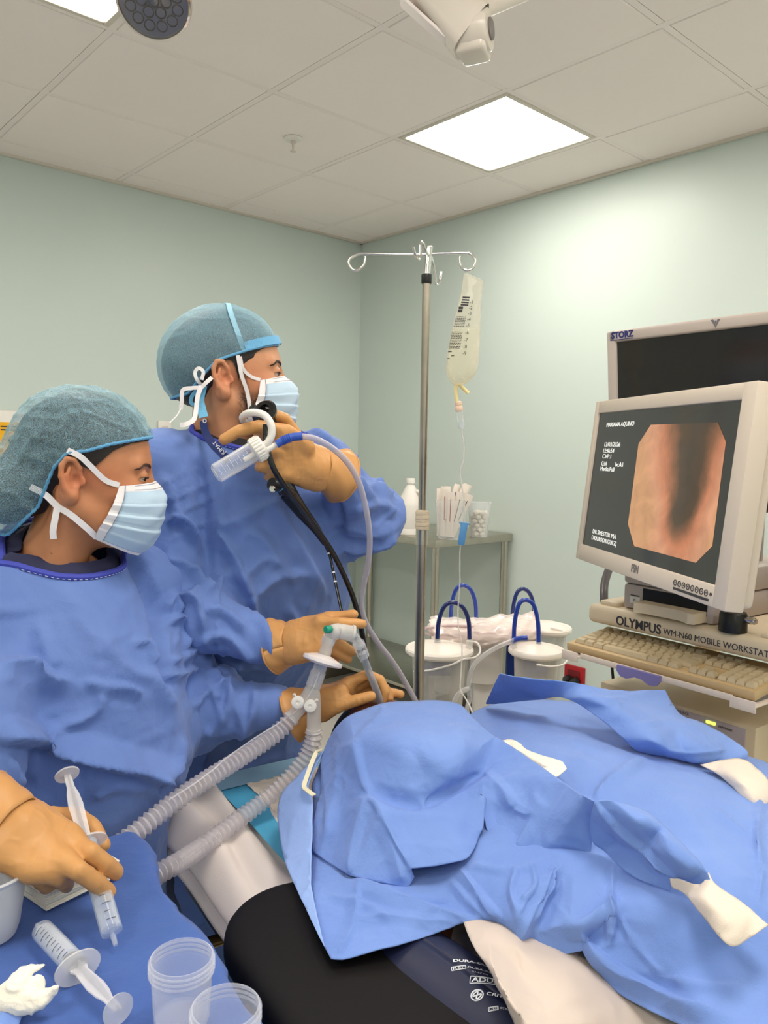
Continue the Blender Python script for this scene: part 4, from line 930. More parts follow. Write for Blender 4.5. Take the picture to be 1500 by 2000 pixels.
def project(V):
    q = V-C0; d = q@FWD; return np.c_[750+FPX*(q@RIGHT)/d, 1000-FPX*(q@UP)/d]
def pfolds(V, N, lst, front=True):
    """creases traced from the photograph: (pixel polyline, width left, width right, height in m); left/right seen along the line"""
    X = project(V); d = np.zeros(len(V)); fr = np.clip((N*(C0-V)).sum(1)/np.linalg.norm(C0-V, axis=1)/.25, 0, 1) if front else 1.
    for pts, wl, wr, h in lst:
        best = np.full(len(V), 1e9); sg = np.zeros(len(V)); p = spline(np.asarray(pts, float), 5) if len(pts) > 2 else np.asarray(pts, float); n = len(p)-1; tt = np.zeros(len(V))
        for k in range(n):
            a, b = p[k], p[k+1]; ba = b-a; L2 = ba@ba+1e-9; t = np.clip(((X-a)@ba)/L2, 0, 1); off = X-a-t[:, None]*ba; e = np.hypot(off[:, 0], off[:, 1]); m = e < best
            best[m] = e[m]; sg[m] = (ba[0]*off[m, 1]-ba[1]*off[m, 0]); tt[m] = (k+t[m])/n
        w = np.where(sg > 0, wr, wl); end = np.clip(tt/.15, 0, 1)*np.clip((1-tt)/.15, 0, 1)
        d += 1.5*h*np.clip(1-best/w, 0, 1)**1.1*(.25+.75*np.minimum(1, end*1.5))
    return d*fr
# ================================================================== THE TWO CLINICIANS
def rot_cols(f, up=(0, 0, 1)):
    f = nrm(f); l = nrm(np.cross(up, f)); u = np.cross(f, l); return np.stack([f, l, u], 1)
def to_world(V, O, R, s): return (V*s)@R.T+O
def boundary_loops(Q):
    E_ = np.vstack([Q[:, [k, (k+1) % Q.shape[1]]] for k in range(Q.shape[1])]); key = {}
    for a, b in E_.tolist(): key[(a, b)] = 1
    nx = {a: b for (a, b) in key if (b, a) not in key}; loops = []
    while nx:
        a = next(iter(nx)); lp = [a]
        while True:
            b = nx.pop(lp[-1], None)
            if b is None or b == lp[0]: break
            lp.append(b)
        loops.append(lp)
    return sorted(loops, key=len, reverse=True)
def smooth_loop(p, it=12):
    for _ in range(it): p = p*.5+.25*(np.roll(p, 1, 0)+np.roll(p, -1, 0))
    return p
def arm_wrinkle(V, pts, A_, fs=30., fc=9., seed=0, rad=.13, r0=0., r1=1.):
    """bunching folds around an arm that runs through pts"""
    pts = np.asarray(pts, float); best = np.full(len(V), 9.); S_ = np.zeros(len(V)); acc = 0; loc = np.zeros((len(V), 3)); tot = sum(np.linalg.norm(b-a) for a, b in zip(pts[:-1], pts[1:]))
    for a, b in zip(pts[:-1], pts[1:]):
        ba = b-a; L_ = np.linalg.norm(ba); t = np.clip(((V-a)@ba)/(L_*L_), 0, 1); off = V-a-t[:, None]*ba; dd = np.linalg.norm(off, axis=1); m_ = dd < best
        best[m_] = dd[m_]; S_[m_] = acc+t[m_]*L_; loc[m_] = off[m_]; acc += L_
    q = np.c_[S_*fs+(loc@A([.6, .3, .7]))*fs*.55, loc[:, 0]*fc+loc[:, 1]*fc, loc[:, 2]*fc]
    w_ = np.clip((rad-best)/.04, 0, 1)*np.clip((S_/tot-r0)/.1, 0, 1); fade = np.clip((tot-S_)/.07, 0, 1)
    return w_*fade*A_*(ridged(q, .55, seed, .8)*.75+ridged(q*1.9, .55, seed+3, .8)*.35), w_
def folds(V, N, lst):
    """hand-placed folds: (points, width, height)"""
    d = np.zeros(len(V))
    for pts, wd, h in lst:
        e = polydist(V, pts); d += h*np.clip(1-e/wd, 0, 1)**1.4
    return d
def make_person(pr):
    O, R, s = pr.O, pr.R, pr.s
    root = None
    # --- body: head at fine resolution, joined with a trunk
    V, Q = isosurface(lambda p: np.minimum(smin(head_sdf(p), neck_sdf(p, pr.lean, .16, pr.neck_r), .025), 9), (-.17, -.11, -.26), (.13, .11, .14), .0021)
    V = relax(V, Q, 1, .35); hc = skin_paint(V, pr.skin, beard=pr.beard, brow=None, moles=pr.moles)
    Vw = to_world(V, O, R, s)
    lo, hi = pr.lo, pr.hi
    bodyf = lambda p: smin(pr.gown(p)+.038, pr.legs(p), .05)
    V2, Q2 = isosurface(bodyf, A(lo)-A([0, 0, .35]) if lo[2] > .3 else lo, hi, .014)
    c2 = np.tile(A(pr.skin), (len(V2), 1))
    body = obj('person', (np.vstack([Vw, V2]), [list(q) for q in Q]+[list(q+len(Vw)) for q in Q2]), MT['skin'], None, True, None, loc=A([pr.tc[0], pr.tc[1], 0]))
    setcol(body, np.vstack([hc, c2])); tag(body, pr.label, 'person')
    # --- gown
    V, Q = isosurface(pr.gown, lo, hi, .0055)
    V = relax(V, Q, 1, .4); N = vnormals(V, Q); d = np.zeros(len(V)); wsum = np.zeros(len(V))
    for k, (pts, amp, r0) in enumerate(pr.arms):
        e, w_ = arm_wrinkle(V, pts, amp, seed=k*5+pr.seed, r0=r0); d += e*(1-wsum); wsum = np.maximum(wsum, w_)
    tw = 1-wsum; B = pr.TR; q = (V-pr.tc)@B
    low = np.clip((pr.zsh-.12-V[:, 2])/.25, 0, 1)
    q1 = q*A([7, 7, 3.2])+.35*np.c_[vnoise(q, 5, 2), vnoise(q, 5, 4), vnoise(q, 5, 6)]
    d += tw*(.25+.75*low)*(.011*ridged(q1, 1, pr.seed+1, .7)+.006*ridged(q*A([12, 12, 9]), 1, pr.seed+2, .7))
    d += folds(V, N, pr.folds)+pfolds(V, N, pr.pf)
    V = V+N*d[:, None]; N = vnormals(V, Q)
    V = V+N*(.0022*ridged(V, 20, 5, .8)+.0012*ridged(V, 42, 6, .8))[:, None]
    n, c = pr.cutn, pr.cutp
    keep = ((V-c)@n < 0) | (np.linalg.norm((V-c)-((V-c)@n)[:, None]*n, axis=1) > .125); keep &= V[:, 2] > .32
    V, Q, _ = clip_faces(V, Q, keep)
    gown = obj('gown', (V, [list(x) for x in Q]), MT['gown'], body, True, None)
    md = gown.modifiers.new('thick', 'SOLIDIFY'); md.thickness = .0012; md.offset = -1
    lps = [l for l in boundary_loops(Q) if V[l][:, 2].mean() > pr.zsh-.15]
    if lps:
        lp = V[lps[0]]; dlt = ((lp-c)@n); lp = lp-np.outer(dlt, n)*.9; lp = smooth_loop(lp, 14)
        obj('neck_binding', MB().tube(lp, .0052, 8, closed=True), MT['binding'], gown)
        st = smooth_loop(lp-n*.006, 4)
        cen = lp.mean(0); out = lp-cen; out -= np.outer(out@n, n); out /= np.linalg.norm(out, axis=1)[:, None]
        pr.collar = lp; pr.collar_out = out
        # stitching under the binding
        sm = MB(); P_ = lp+out*.0045-n*.0012; k_ = max(1, len(P_)//120)
        for i_ in range(0, len(P_)-1, 2): sm.tube([P_[i_], P_[(i_+1) % len(P_)]], .0007, 5)
        so = obj('collar_stitching', sm, MT['print_white'], gown); so['kind'] = 'stuff'
        # scrub top showing inside the neckline
        inn = lp-out*.004; rows = [inn-n*.004, inn-out*.010+n*.004, inn-out*.022+n*.010, inn-out*.024+n*.008]
        obj('scrub_collar', MB().grid(np.swapaxes(A([np.vstack([r_, r_[:1]]) for r_ in rows]), 0, 1)), pr.scrub, body)
    return body, gown
def clip_snap(V, Q, line):
    V, Q, _ = clip_faces(V, Q, V[:, 2] > line(V)); V = V.copy()
    for lp in boundary_loops(Q):
        b = V[lp]; b[:, 2] = b[:, 2]*.1+line(b)*.9; V[lp] = smooth_loop(b, 3)
    return V, Q
def cap_mesh(pr, fn, brim, h=.003, lo=(-.20, -.12, -.14), hi=(.13, .12, .18), wr=.0015, seed=0):
    V, Q = isosurface(fn, lo, hi, h); N = vnormals(V, Q); q = V*A([9, 22, 22])+.6*np.c_[vnoise(V, 22, seed+1), vnoise(V, 22, seed+2), vnoise(V, 22, seed+3)]
    V = V+N*(wr*ridged(q, 1.4, seed, .8)+wr*.6*ridged(V, 60, seed+4, .8))[:, None]
    V, Q = clip_snap(V, Q, brim); lp = max(boundary_loops(Q), key=len)
    return V, Q, smooth_loop(V[lp], 3)
def face_mask(pr, body, scale=1.0):
    """pleated mask in the head frame"""
    nu, nv = 49, 96
    top = A([.112, 0, .004]); G = np.zeros((nu, nv, 3))
    vs = np.linspace(0, 1, nv)
    ff = np.interp(vs, [0, .06, .22, .45, .7, .88, 1], [.099, .107, .119, .119, .113, .100, .080]); ff = np.convolve(np.pad(ff, 3, mode='edge'), np.ones(7)/7, 'valid')
    zz = np.interp(vs, [0, .3, .6, .85, 1], [-.001, -.034, -.072, -.104, -.122])
    ws = np.interp(vs, [0, .3, .6, .85, 1], [.066, .073, .074, .068, .054]); fs_ = np.interp(vs, [0, .3, .6, .85, 1], [.046, .040, .030, .020, .016])
    zs_ = np.interp(vs, [0, .3, .6, .85, 1], [-.010, -.034, -.058, -.077, -.094])
    for i, t in enumerate(np.linspace(-1, 1, nu)):
        a = t*math.pi/2; c_, s_ = math.cos(a), math.sin(a)
        e = c_**.68
        x = fs_+(ff-fs_)*e; y = ws*math.copysign(abs(s_)**.9, s_); z = zs_+(zz-zs_)*e
        ple = np.zeros(nv)
        for v0 in (.30, .48, .66): ple += .0048*np.clip((vs-v0-.03*t*t)/.014, 0, 1)*np.clip(1-(vs-v0)/.155, 0, 1)*(1-.45*e)
        wob = .0018*np.sin(vs*9+t*4)*e+.0012*np.sin(t*13+vs*17)
        G[i, :, 0] = x+ple*c_+wob*c_; G[i, :, 1] = y+ple*s_; G[i, :, 2] = z-ple*.3
    Gw = to_world(G.reshape(-1, 3), pr.O, pr.R, pr.s*scale).reshape(nu, nv, 3)
    k = 11
    mk_ = obj('face_mask', MB().grid(Gw[1:-1, k-1:-3]), MT['mask_blue'], body, True, None); md = mk_.modifiers.new('thick', 'SOLIDIFY'); md.thickness = .0012
    C_ = to_world(A([[.03, 0, -.05]]), pr.O, pr.R, pr.s)[0]
    gro = lambda g, k_=.0012: g+(g-C_)/np.linalg.norm(g-C_, axis=-1, keepdims=True)*k_
    obj('nose_band', MB().grid(gro(Gw[:, :k])), MT['mask_white'], mk_, True, None)
    obj('side_band', MB().grid(gro(Gw[:2, :], .0016)), MT['mask_white'], mk_, True, None); obj('side_band', MB().grid(gro(Gw[-2:, :], .0016)), MT['mask_white'], mk_, True, None)
    obj('bottom_band', MB().grid(gro(Gw[:, -4:])), MT['mask_white'], mk_, True, None)
    dt = MB()                                                   # stitched dots
    for jj in (2, 8):
        for i in range(4, nu-4):
            for fr_ in (0, .5): a_ = gro(Gw[i, jj]*(1-fr_)+Gw[i+1, jj]*fr_, .0020); dt.ball(a_, .00055, 3)
    for ii in (1,):
        for j in range(1, nv-2): dt.ball(gro(Gw[ii, j], .0024), .00055, 3)
    so = obj('stitch_dots', dt, mat('stitch', s2l(140, 150, 180), rough=.6), mk_); so['kind'] = 'stuff'
    return mk_, Gw
# ------------------------------------------------------------------ woman, nearer
w_ = Person(); w_.s = .95; w_.seed = 3
w_.R = rot_cols((.945, .31, -.07)); ear = P(143, 932, 1.116); w_.O = ear-w_.R@A([-.02, -.082, 0])*w_.s
w_.lean = -.045; w_.neck_r = .048; w_.skin = s2l(190, 130, 92); w_.beard = None; w_.brow = s2l(84, 56, 42)
w_.moles = [((.052, -.060, .018), .0016), ((.01, -.062, -.062), .0016), ((-.045, -.056, -.12), .002), ((.02, -.05, -.135), .0018)]
w_.label = 'clinician in blue gown and bouffant cap holding a syringe, nearest the camera'
w_.tc = A([-.505, 1.21, 0]); tf_ = nrm((.78, -.62, 0)); w_.TR = np.stack([tf_, np.cross((0, 0, 1), tf_), (0, 0, 1)], 1); w_.zsh = 1.28
w_.scrub = MT['scrub_navy']
def tl(pr, x, y, z): return pr.tc+pr.TR@A([x, y, 0])+A([0, 0, z])
W_l = [tl(w_, .0, .155, 1.235), P(372, 1385, 1.36), P(540, 1378, 1.327)]
W_r = [tl(w_, .02, -.16, 1.235), P(-75, 1430, .98), P(-40, 1580, .94)]
w_.arms = [(W_l, .019, .0), (W_r, .010, 0)]
def w_gown(p):
    q = (p-w_.tc)@w_.TR
    d = sd_ell(q, (.0, 0, 1.12), (.135, .175, .215))
    d = smin(d, sd_ell(q, (.08, .0, 1.12), (.08, .14, .11)), .06)
    d = smin(d, sd_ell(q, (.05, .015, .99), (.135, .17, .16)), .08)
    d = smin(d, sd_cone(q*A([1.15, 1, 1]), (0, 0, .95), (0, 0, .15), .17, .22), .06)
    d = smin(d, sd_cone(q, (-.01, -.13, 1.245), (-.01, .13, 1.245), .065, .065), .05)
    d = smin(d, sd_cone(q, (-.02, 0, 1.335), (-.01, 0, 1.24), .06, .10), .06)
    d = smin(d, sd_chain(p, W_l, [.070, .070, .036], .05), .035)
    d = smin(d, sd_chain(p, W_r, [.078, .072, .045], .05), .035)
    return d
w_.gown = w_gown
w_.legs = lambda p: np.minimum(sd_chain((p-w_.tc)@w_.TR, [(0, .09, .85), (.02, .09, .45), (0, .09, .07), (.10, .10, .04)], [.085, .055, .04, .035]), sd_chain((p-w_.tc)@w_.TR, [(0, -.09, .85), (.02, -.09, .45), (0, -.09, .07), (.10, -.10, .04)], [.085, .055, .04, .035]))
w_.lo, w_.hi = (-1.0, .72, .0), (-.1, 1.62, 1.42)
w_.cutn = nrm(w_.TR@A([.42, .02, 1])); w_.cutp = tl(w_, .0, 0, 1.325)
F = lambda l, d: [P(x, y, d) for x, y in l]
w_.folds = [(F([(0, 1445), (70, 1455), (150, 1485), (230, 1515), (320, 1560)], 1.06), .05, .016), (F([(90, 1440), (150, 1400), (185, 1385), (200, 1350)], 1.05), .02, .006),
            (F([(0, 1310), (30, 1300), (80, 1320), (140, 1335)], 1.03), .03, .010), (F([(255, 1130), (295, 1220), (315, 1310), (350, 1400)], 1.16), .03, .012), (F([(330, 1500), (350, 1450), (365, 1400)], 1.16), .03, .008),
            (F([(0, 1500), (60, 1540), (110, 1600)], 1.05), .03, .006), (F([(140, 1200), (190, 1290), (240, 1330)], 1.06), .03, .004)]
w_.pf = [([(0, 1306), (30, 1300), (78, 1315), (141, 1332)], 14, 40, .012), ([(0, 1444), (36, 1447), (81, 1453), (135, 1474), (210, 1492), (288, 1513), (330, 1526)], 50, 12, .022), ([(84, 1444), (114, 1420), (159, 1408), (192, 1384), (198, 1354)], 12, 14, .007),
    ([(162, 1330), (210, 1339), (255, 1345), (276, 1360)], 10, 22, .008), ([(261, 1255), (288, 1258), (300, 1297)], 10, 14, .008), ([(300, 1510), (303, 1549), (320, 1575)], 10, 16, .010), ([(318, 1510), (345, 1480), (352, 1440)], 10, 14, .008), ([(72, 1216), (90, 1270), (114, 1303)], 26, 26, .006),
    ([(250, 1072), (284, 1126), (312, 1198), (322, 1300), (330, 1350)], 16, 22, -.016), ([(320, 1190), (340, 1160), (350, 1195)], 8, 12, .008), ([(322, 1218), (348, 1204), (369, 1228), (354, 1272)], 8, 12, .010), ([(324, 1318), (354, 1316), (395, 1300)], 8, 14, .010), ([(335, 1290), (370, 1275), (395, 1240)], 8, 12, .009),
    ([(365, 1385), (420, 1340), (470, 1330)], 10, 14, .007), ([(400, 1440), (440, 1390), (450, 1340)], 10, 16, .008), ([(460, 1450), (490, 1400), (500, 1345)], 10, 14, .007), ([(407, 1303), (430, 1330), (425, 1370)], 8, 14, .008), ([(180, 1560), (230, 1540), (290, 1545)], 14, 20, .006), ([(20, 1480), (40, 1530), (100, 1580)], 12, 16, .006), ([(140, 1500), (150, 1560), (140, 1620)], 14, 20, .006), ([(200, 1240), (240, 1300), (300, 1330), (340, 1390)], 22, 22, .006), ([(120, 1150), (160, 1200), (200, 1290)], 30, 30, .004)]
wb, wg = make_person(w_)
# hair under the cap, cap with elastic brim
def w_hair_f(p): return smin(sd_ell(p, (-.012, 0, .042), (.103, .080, .091)), sd_ell(p, (-.108, 0, -.034), (.058, .062, .052)), .05)
def w_cap_f(p): return smin(smin(sd_ell(p, (-.014, 0, .044), (.111, .088, .100)), sd_ell(p, (-.112, 0, -.034), (.066, .074, .060)), .05), sd_ell(p, (-.125, 0, -.05), (.056, .066, .045)), .03)
brim_w = lambda V: np.interp(V[:, 0], [-.2, -.11, -.068, -.048, -.03, -.005, .03, .10], [-.105, -.098, -.05, .012, .036, .040, .054, .074])
hair_w = lambda V: np.interp(V[:, 0], [-.2, -.12, -.06, -.035, -.01, .004, .035, .06, .09], [-.09, -.085, -.06, .0, .018, .012, .045, .058, .066])
V, Q = isosurface(w_hair_f, (-.2, -.12, -.14), (.13, .12, .18), .004); V, Q = clip_snap(V, Q, hair_w)
obj('hair', (to_world(V, w_.O, w_.R, w_.s), [list(x) for x in Q]), MT['hair'], wb, True, None)
V, Q, lp = cap_mesh(w_, w_cap_f, brim_w, wr=.0036, seed=4)
cap = obj('bouffant_cap', (to_world(V, w_.O, w_.R, w_.s), [list(x) for x in Q]), net_mat('bouffant', s2l(150, 192, 208), .25, 300), wb, True, None)
lpw = to_world(lp, w_.O, w_.R, w_.s); k = np.arange(len(lpw))
obj('elastic_brim', MB().tube(lpw, .0024+.0004*np.sin(k*1.1), 8, closed=True), net_mat('brim_blue', s2l(100, 170, 215), .78, 400), cap)
mw, Gm = face_mask(w_, wb)
def near(pr, x, y, z): return to_world(A([[x, y, z]]), pr.O, pr.R, pr.s)[0]
side = w_.R@A([0, -1., 0])
def tie(pr, pts, mparent, wd=.008, nn=None): return obj('mask_tie', MB().ribbon(spline([near(pr, *q) for q in pts], 8), wd, (pr.R@A([0, -1., 0])) if nn is None else nn, .0012), MT['mask_white'], mparent)
tie(w_, [(.046, -.066, -.008), (.025, -.074, -.001), (.002, -.083, .020), (-.012, -.088, .032), (-.03, -.089, .040)], mw)
tie(w_, [(.018, -.056, -.092), (.004, -.066, -.078), (-.020, -.073, -.058), (-.040, -.072, -.046), (-.058, -.070, -.030), (-.08, -.062, -.02)], mw, .009)
tie(w_, [(-.040, -.073, -.046), (-.042, -.0745, -.064), (-.044, -.073, -.082), (-.043, -.070, -.096)], mw, .009)
def on_head(pts, off=.0008):
    p = A(pts, float); 
    for _ in range(6):
        d = head_sdf(p); g = np.stack([head_sdf(p+A(e)*1e-4)-d for e in ((1, 0, 0), (0, 1, 0), (0, 0, 1))], 1)/1e-4; g /= np.linalg.norm(g, axis=1)[:, None]+1e-9; p = p-g*(d-off)[:, None]
    return p
def brow_lash(pr, body):
    for s_ in (-1, 1):
        c = spline([(.093, s_*.017, .0205), (.089, s_*.029, .0250), (.079, s_*.043, .0255), (.066, s_*.053, .0190)], 14); n = len(c); wd = np.interp(np.linspace(0, 1, n), [0, .15, .5, 1], [.0026, .0036, .0030, .0008])
        bh = MB(); rr_ = random.Random(5); seg = []
        for k in range(n-3):
            for q in np.linspace(-1, 1, 5):
                st = A(c[k])+A([0, 0, .7*wd[k]*q+rr_.uniform(-.0004, .0004)]); dr_ = nrm(c[min(n-1, k+3)]-c[k]); en = st+dr_*.005+A([0, 0, .0012*(1-q)*.6-.0005]); seg += [st, (st+en)/2, en]
        hw = to_world(on_head(seg, .0004), pr.O, pr.R, pr.s).reshape(-1, 3, 3)
        for h_ in hw: bh.tube(h_, A([.00026, .00028, .0001]), 4)
        eb = obj('eyebrow', bh, mat('brow_hair', pr.brow, rough=.6), body); eb['kind'] = 'stuff'
        a = np.linspace(-1.15, 1.15, 17); lp = np.c_[.0735+.0160*np.cos(a), s_*.032+.0168*np.sin(a), .0062-.0035*np.abs(np.sin(a))]
        obj('eyelash', MB().tube(to_world(lp, pr.O, pr.R, pr.s), np.interp(np.abs(a), [0, 1.15], [.0009, .0005]), 6), MT['hair'], body)
def eyes(pr, body):
    brow_lash(pr, body)
    for s_ in (-1, 1):
        c = near(pr, .0735, s_*.032, .006); e = obj('eye', MB().ball(c, .0128*pr.s, 12), MT['eye_white'], body)
        g = nrm(pr.R@A([1, -.25 if s_ < 0 else -.25, -.12])); obj('iris', MB().lathe([(.01302*pr.s*math.sin(q_), .01302*pr.s*math.cos(q_)) for q_ in np.linspace(.47, .0, 7)], axisframe(c, g), 20, cap=False), MT['iris'], e)
eyes(w_, wb)
# ------------------------------------------------------------------ man, behind
m_ = Person(); m_.s = 1.0; m_.seed = 8
m_.R = rot_cols((.965, .24, .09)); ear = P(437, 735, 1.42); m_.O = ear-m_.R@A([-.02, -.082, 0])
m_.lean = -.02; m_.neck_r = .056; m_.skin = s2l(196, 140, 104); m_.beard = s2l(58, 42, 34); m_.brow = s2l(56, 40, 32)
m_.moles = [((-.01, -.052, -.115), .0018)]
m_.label = 'bearded clinician in blue gown and tied cap raising a bronchoscope'
m_.tc = A([-.275, 1.53, 0]); tf_ = nrm((.60, -.80, 0)); m_.TR = np.stack([tf_, np.cross((0, 0, 1), tf_), (0, 0, 1)], 1); m_.zsh = 1.46
m_.scrub = MT['scrub_black']
M_l = [tl(m_, .01, .175, 1.43), P(712, 1015, 1.60), P(668, 952, 1.475)]
M_r = [tl(m_, .0, -.175, 1.43), P(352, 1190, 1.36), P(512, 1257, 1.335)]
m_.arms = [(M_l, .016, 0), (M_r, .018, 0)]
def m_lean(p):
    q = (p-m_.tc)@m_.TR; k = np.clip((1.32-q[:, 2])/.5, 0, 1); q = q.copy(); q[:, 0] += .22*k*k*(3-2*k); return q
def m_gown(p):
    q = m_lean(p)
    d = sd_ell(q, (.0, 0, 1.28), (.135, .19, .25))
    d = smin(d, sd_ell(q, (.035, .035, 1.08), (.135, .225, .26)), .08)
    d = smin(d, sd_cone(q*A([1.2, 1, 1]), (0, .035, 1.0), (0, .03, .15), .225, .27), .06)
    d = smin(d, sd_cone(q, (-.01, -.15, 1.44), (-.01, .15, 1.44), .065, .065), .05)
    d = smin(d, sd_cone(q, (-.02, 0, 1.53), (-.01, 0, 1.43), .066, .11), .06)
    d = smin(d, sd_chain(p, M_l, [.078, .070, .038], .04), .035)
    d = smin(d, sd_chain(p, M_r, [.078, .064, .036], .05), .035)
    return d
m_.gown = m_gown
m_.legs = lambda p: np.minimum(sd_chain(m_lean(p), [(0, .1, .9), (.02, .1, .5), (0, .1, .08), (.12, .11, .04)], [.09, .06, .045, .038]), sd_chain(m_lean(p), [(0, -.1, .9), (.02, -.1, .5), (0, -.1, .08), (.12, -.11, .04)], [.09, .06, .045, .038]))
m_.lo, m_.hi = (-.80, 1.15, .0), (.12, 2.10, 1.62)
m_.cutn = nrm(m_.TR@A([.42, .0, 1])); m_.cutp = tl(m_, .0, 0, 1.515)
m_.folds = [(F([(390, 900), (400, 960), (412, 1060), (415, 1150)], 1.42), .03, .016), (F([(425, 1050), (480, 1010), (560, 1000)], 1.40), .04, .008), (F([(430, 1060), (470, 1130), (500, 1200)], 1.40), .03, .008),
            (F([(540, 1000), (600, 1080), (640, 1180)], 1.42), .03, .007), (F([(470, 1190), (530, 1130), (600, 1100)], 1.40), .03, .007), (F([(340, 920), (370, 1000), (400, 1080)], 1.38), .025, .008),
            (F([(690, 930), (735, 960), (770, 1000)], 1.54), .02, .006), (F([(680, 1060), (720, 1040), (775, 1030)], 1.54), .02, .006)]
m_.pf = [([(390, 880), (400, 943), (407, 1027), (415, 1090), (420, 1150)], 10, 26, -.010), ([(330, 1010), (365, 1020), (405, 1075)], 10, 18, .010), ([(427, 1033), (467, 1010), (527, 983), (547, 970)], 12, 26, .008), ([(423, 1040), (460, 1087), (487, 1160)], 10, 22, .010), ([(467, 1127), (513, 1093), (545, 1100)], 12, 20, .008), ([(537, 990), (577, 1053), (633, 1157)], 14, 26, .010),
    ([(577, 827), (633, 860), (667, 893)], 8, 12, .008), ([(615, 838), (655, 868), (690, 905)], 6, 12, .007), ([(726, 938), (750, 955), (768, 968)], 8, 12, .010), ([(655, 1055), (675, 1085), (715, 1097)], 10, 14, .009), ([(660, 1060), (725, 1075), (770, 1045)], 8, 18, .009), ([(690, 1000), (730, 985), (778, 1000)], 10, 20, .007), ([(640, 960), (665, 1000), (668, 1050)], 10, 16, -.010), ([(700, 930), (720, 965), (760, 985)], 8, 14, .006),
    ([(320, 930), (345, 990), (390, 1060)], 12, 20, .010), ([(330, 1090), (380, 1110), (420, 1160)], 10, 18, .012), ([(400, 1190), (440, 1195), (480, 1230)], 10, 16, .010), ([(390, 1250), (440, 1240), (500, 1290)], 10, 18, .010), ([(490, 1195), (520, 1230), (530, 1290)], 8, 14, .008), ([(420, 1290), (470, 1300), (540, 1310)], 10, 12, .008), ([(500, 1160), (540, 1130), (600, 1120)], 12, 20, .007), ([(560, 1180), (600, 1250), (640, 1330)], 14, 20, .008), ([(340, 1160), (380, 1170), (400, 1230)], 8, 16, .012), ([(440, 940), (430, 1000), (426, 1040)], 14, 20, .006), ([(480, 1040), (520, 1060), (580, 1150)], 16, 16, .006)]
mb_, mg = make_person(m_)
def m_hair_f(p): return smin(sd_ell(p, (-.012, 0, .042), (.1015, .0785, .090)), sd_ell(p, (-.070, 0, .018), (.054, .066, .062)), .04)
def m_cap_f(p): return smin(sd_ell(p, (-.016, 0, .050), (.108, .084, .092)), sd_ell(p, (-.070, 0, .020), (.062, .072, .070)), .04)
brim_m = lambda V: np.interp(V[:, 0], [-.2, -.12, -.085, -.05, -.03, -.005, .03, .10], [-.03, -.030, -.026, .010, .028, .036, .046, .062])
hair_m = lambda V: np.interp(V[:, 0], [-.2, -.09, -.055, -.04, -.03, .002, .006, .022, .04, .09], [-.075, -.072, -.066, -.05, .028, .03, -.01, -.012, .04, .066])
V, Q = isosurface(m_hair_f, (-.2, -.12, -.14), (.13, .12, .18), .004); V, Q = clip_snap(V, Q, hair_m)
obj('hair', (to_world(V, m_.O, m_.R, m_.s), [list(x) for x in Q]), MT['hair'], mb_, True, None)
V, Q, lp = cap_mesh(m_, m_cap_f, brim_m, wr=.0012, seed=9)
cap = obj('surgical_cap', (to_world(V, m_.O, m_.R, m_.s), [list(x) for x in Q]), net_mat('cap_blue', s2l(150, 195, 215), .30, 600), mb_, True, None)
lpw = to_world(lp, m_.O, m_.R, m_.s); obj('cap_band', MB().tube(lpw, .0025, 8, closed=True), net_mat('capband', s2l(105, 175, 220), .8, 400), cap)
# folded front band and side seam of the cap
sm = [near(m_, .020, -.074, .046), near(m_, .012, -.078, .075), near(m_, .004, -.066, .110), near(m_, .002, -.035, .1345), near(m_, .0, 0, .1405)]
obj('cap_seam', MB().ribbon(spline(sm, 8), .009, side, .0015), net_mat('capseam', s2l(160, 210, 235), .85, 400), cap)
fb = [near(m_, x, y, z) for x, y, z in ((.022, -.078, .052), (.055, -.066, .060), (.080, -.042, .066), (.094, -.012, .070), (.094, .012, .070))]
obj('front_band', MB().ribbon(spline(fb, 8), .016, [near(m_, *q)-m_.O for q in [(.05, -.08, .02)]][0], .0012), net_mat('capfront', s2l(110, 180, 225), .8, 400), cap)
mm, Gm2 = face_mask(m_, mb_)
tie(m_, [(.046, -.066, -.008), (.03, -.070, -.002), (.016, -.077, .012), (.012, -.080, .034)], mm, .006)
tie(m_, [(.018, -.056, -.092), (.022, -.070, -.062), (.020, -.073, -.030), (.012, -.080, .0), (.008, -.083, .036)], mm, .007)
kn = near(m_, -.062, -.074, -.026)
def tail(pts, wd, mtl, nm): return obj(nm, MB().ribbon(spline([P(*q) for q in pts], 8), wd, (.2, -1, .1), .001), mtl, mm if mtl is MT['mask_white'] else cap)
kd = kn[1]
tail([(393, 752, kd-.01), (384, 740, kd-.02), (381, 727, kd-.02), (388, 719, kd-.02), (397, 726, kd-.02), (394, 742, kd-.02)], .006, MT['mask_white'], 'mask_tie')
tail([(414, 737, kd-.015), (402, 748, kd-.02), (393, 756, kd-.02), (375, 758, kd-.02), (357, 762, kd-.02), (355, 785, kd-.02), (353, 800, kd-.02)], .007, MT['mask_white'], 'mask_tie')
tail([(353, 798, kd-.02), (345, 812, kd-.03), (331, 826, kd-.04)], .002, MT['mask_white'], 'mask_tie')
tail([(393, 754, kd-.02), (386, 775, kd-.025), (383, 800, kd-.03), (378, 820, kd-.04), (362, 829, kd-.05), (352, 830, kd-.05)], .008, MT['mask_white'], 'mask_tie')
ct = net_mat('captie', s2l(110, 185, 225), .85, 400)
tail([(396, 752, kd-.012), (390, 780, kd-.015), (394, 800, kd-.02), (398, 815, kd-.03)], .016, ct, 'cap_tie')
tail([(388, 760, kd-.012), (376, 772, kd-.012), (373, 785, kd-.012), (379, 792, kd-.012)], .007, ct, 'cap_tie')
eyes(m_, mb_)
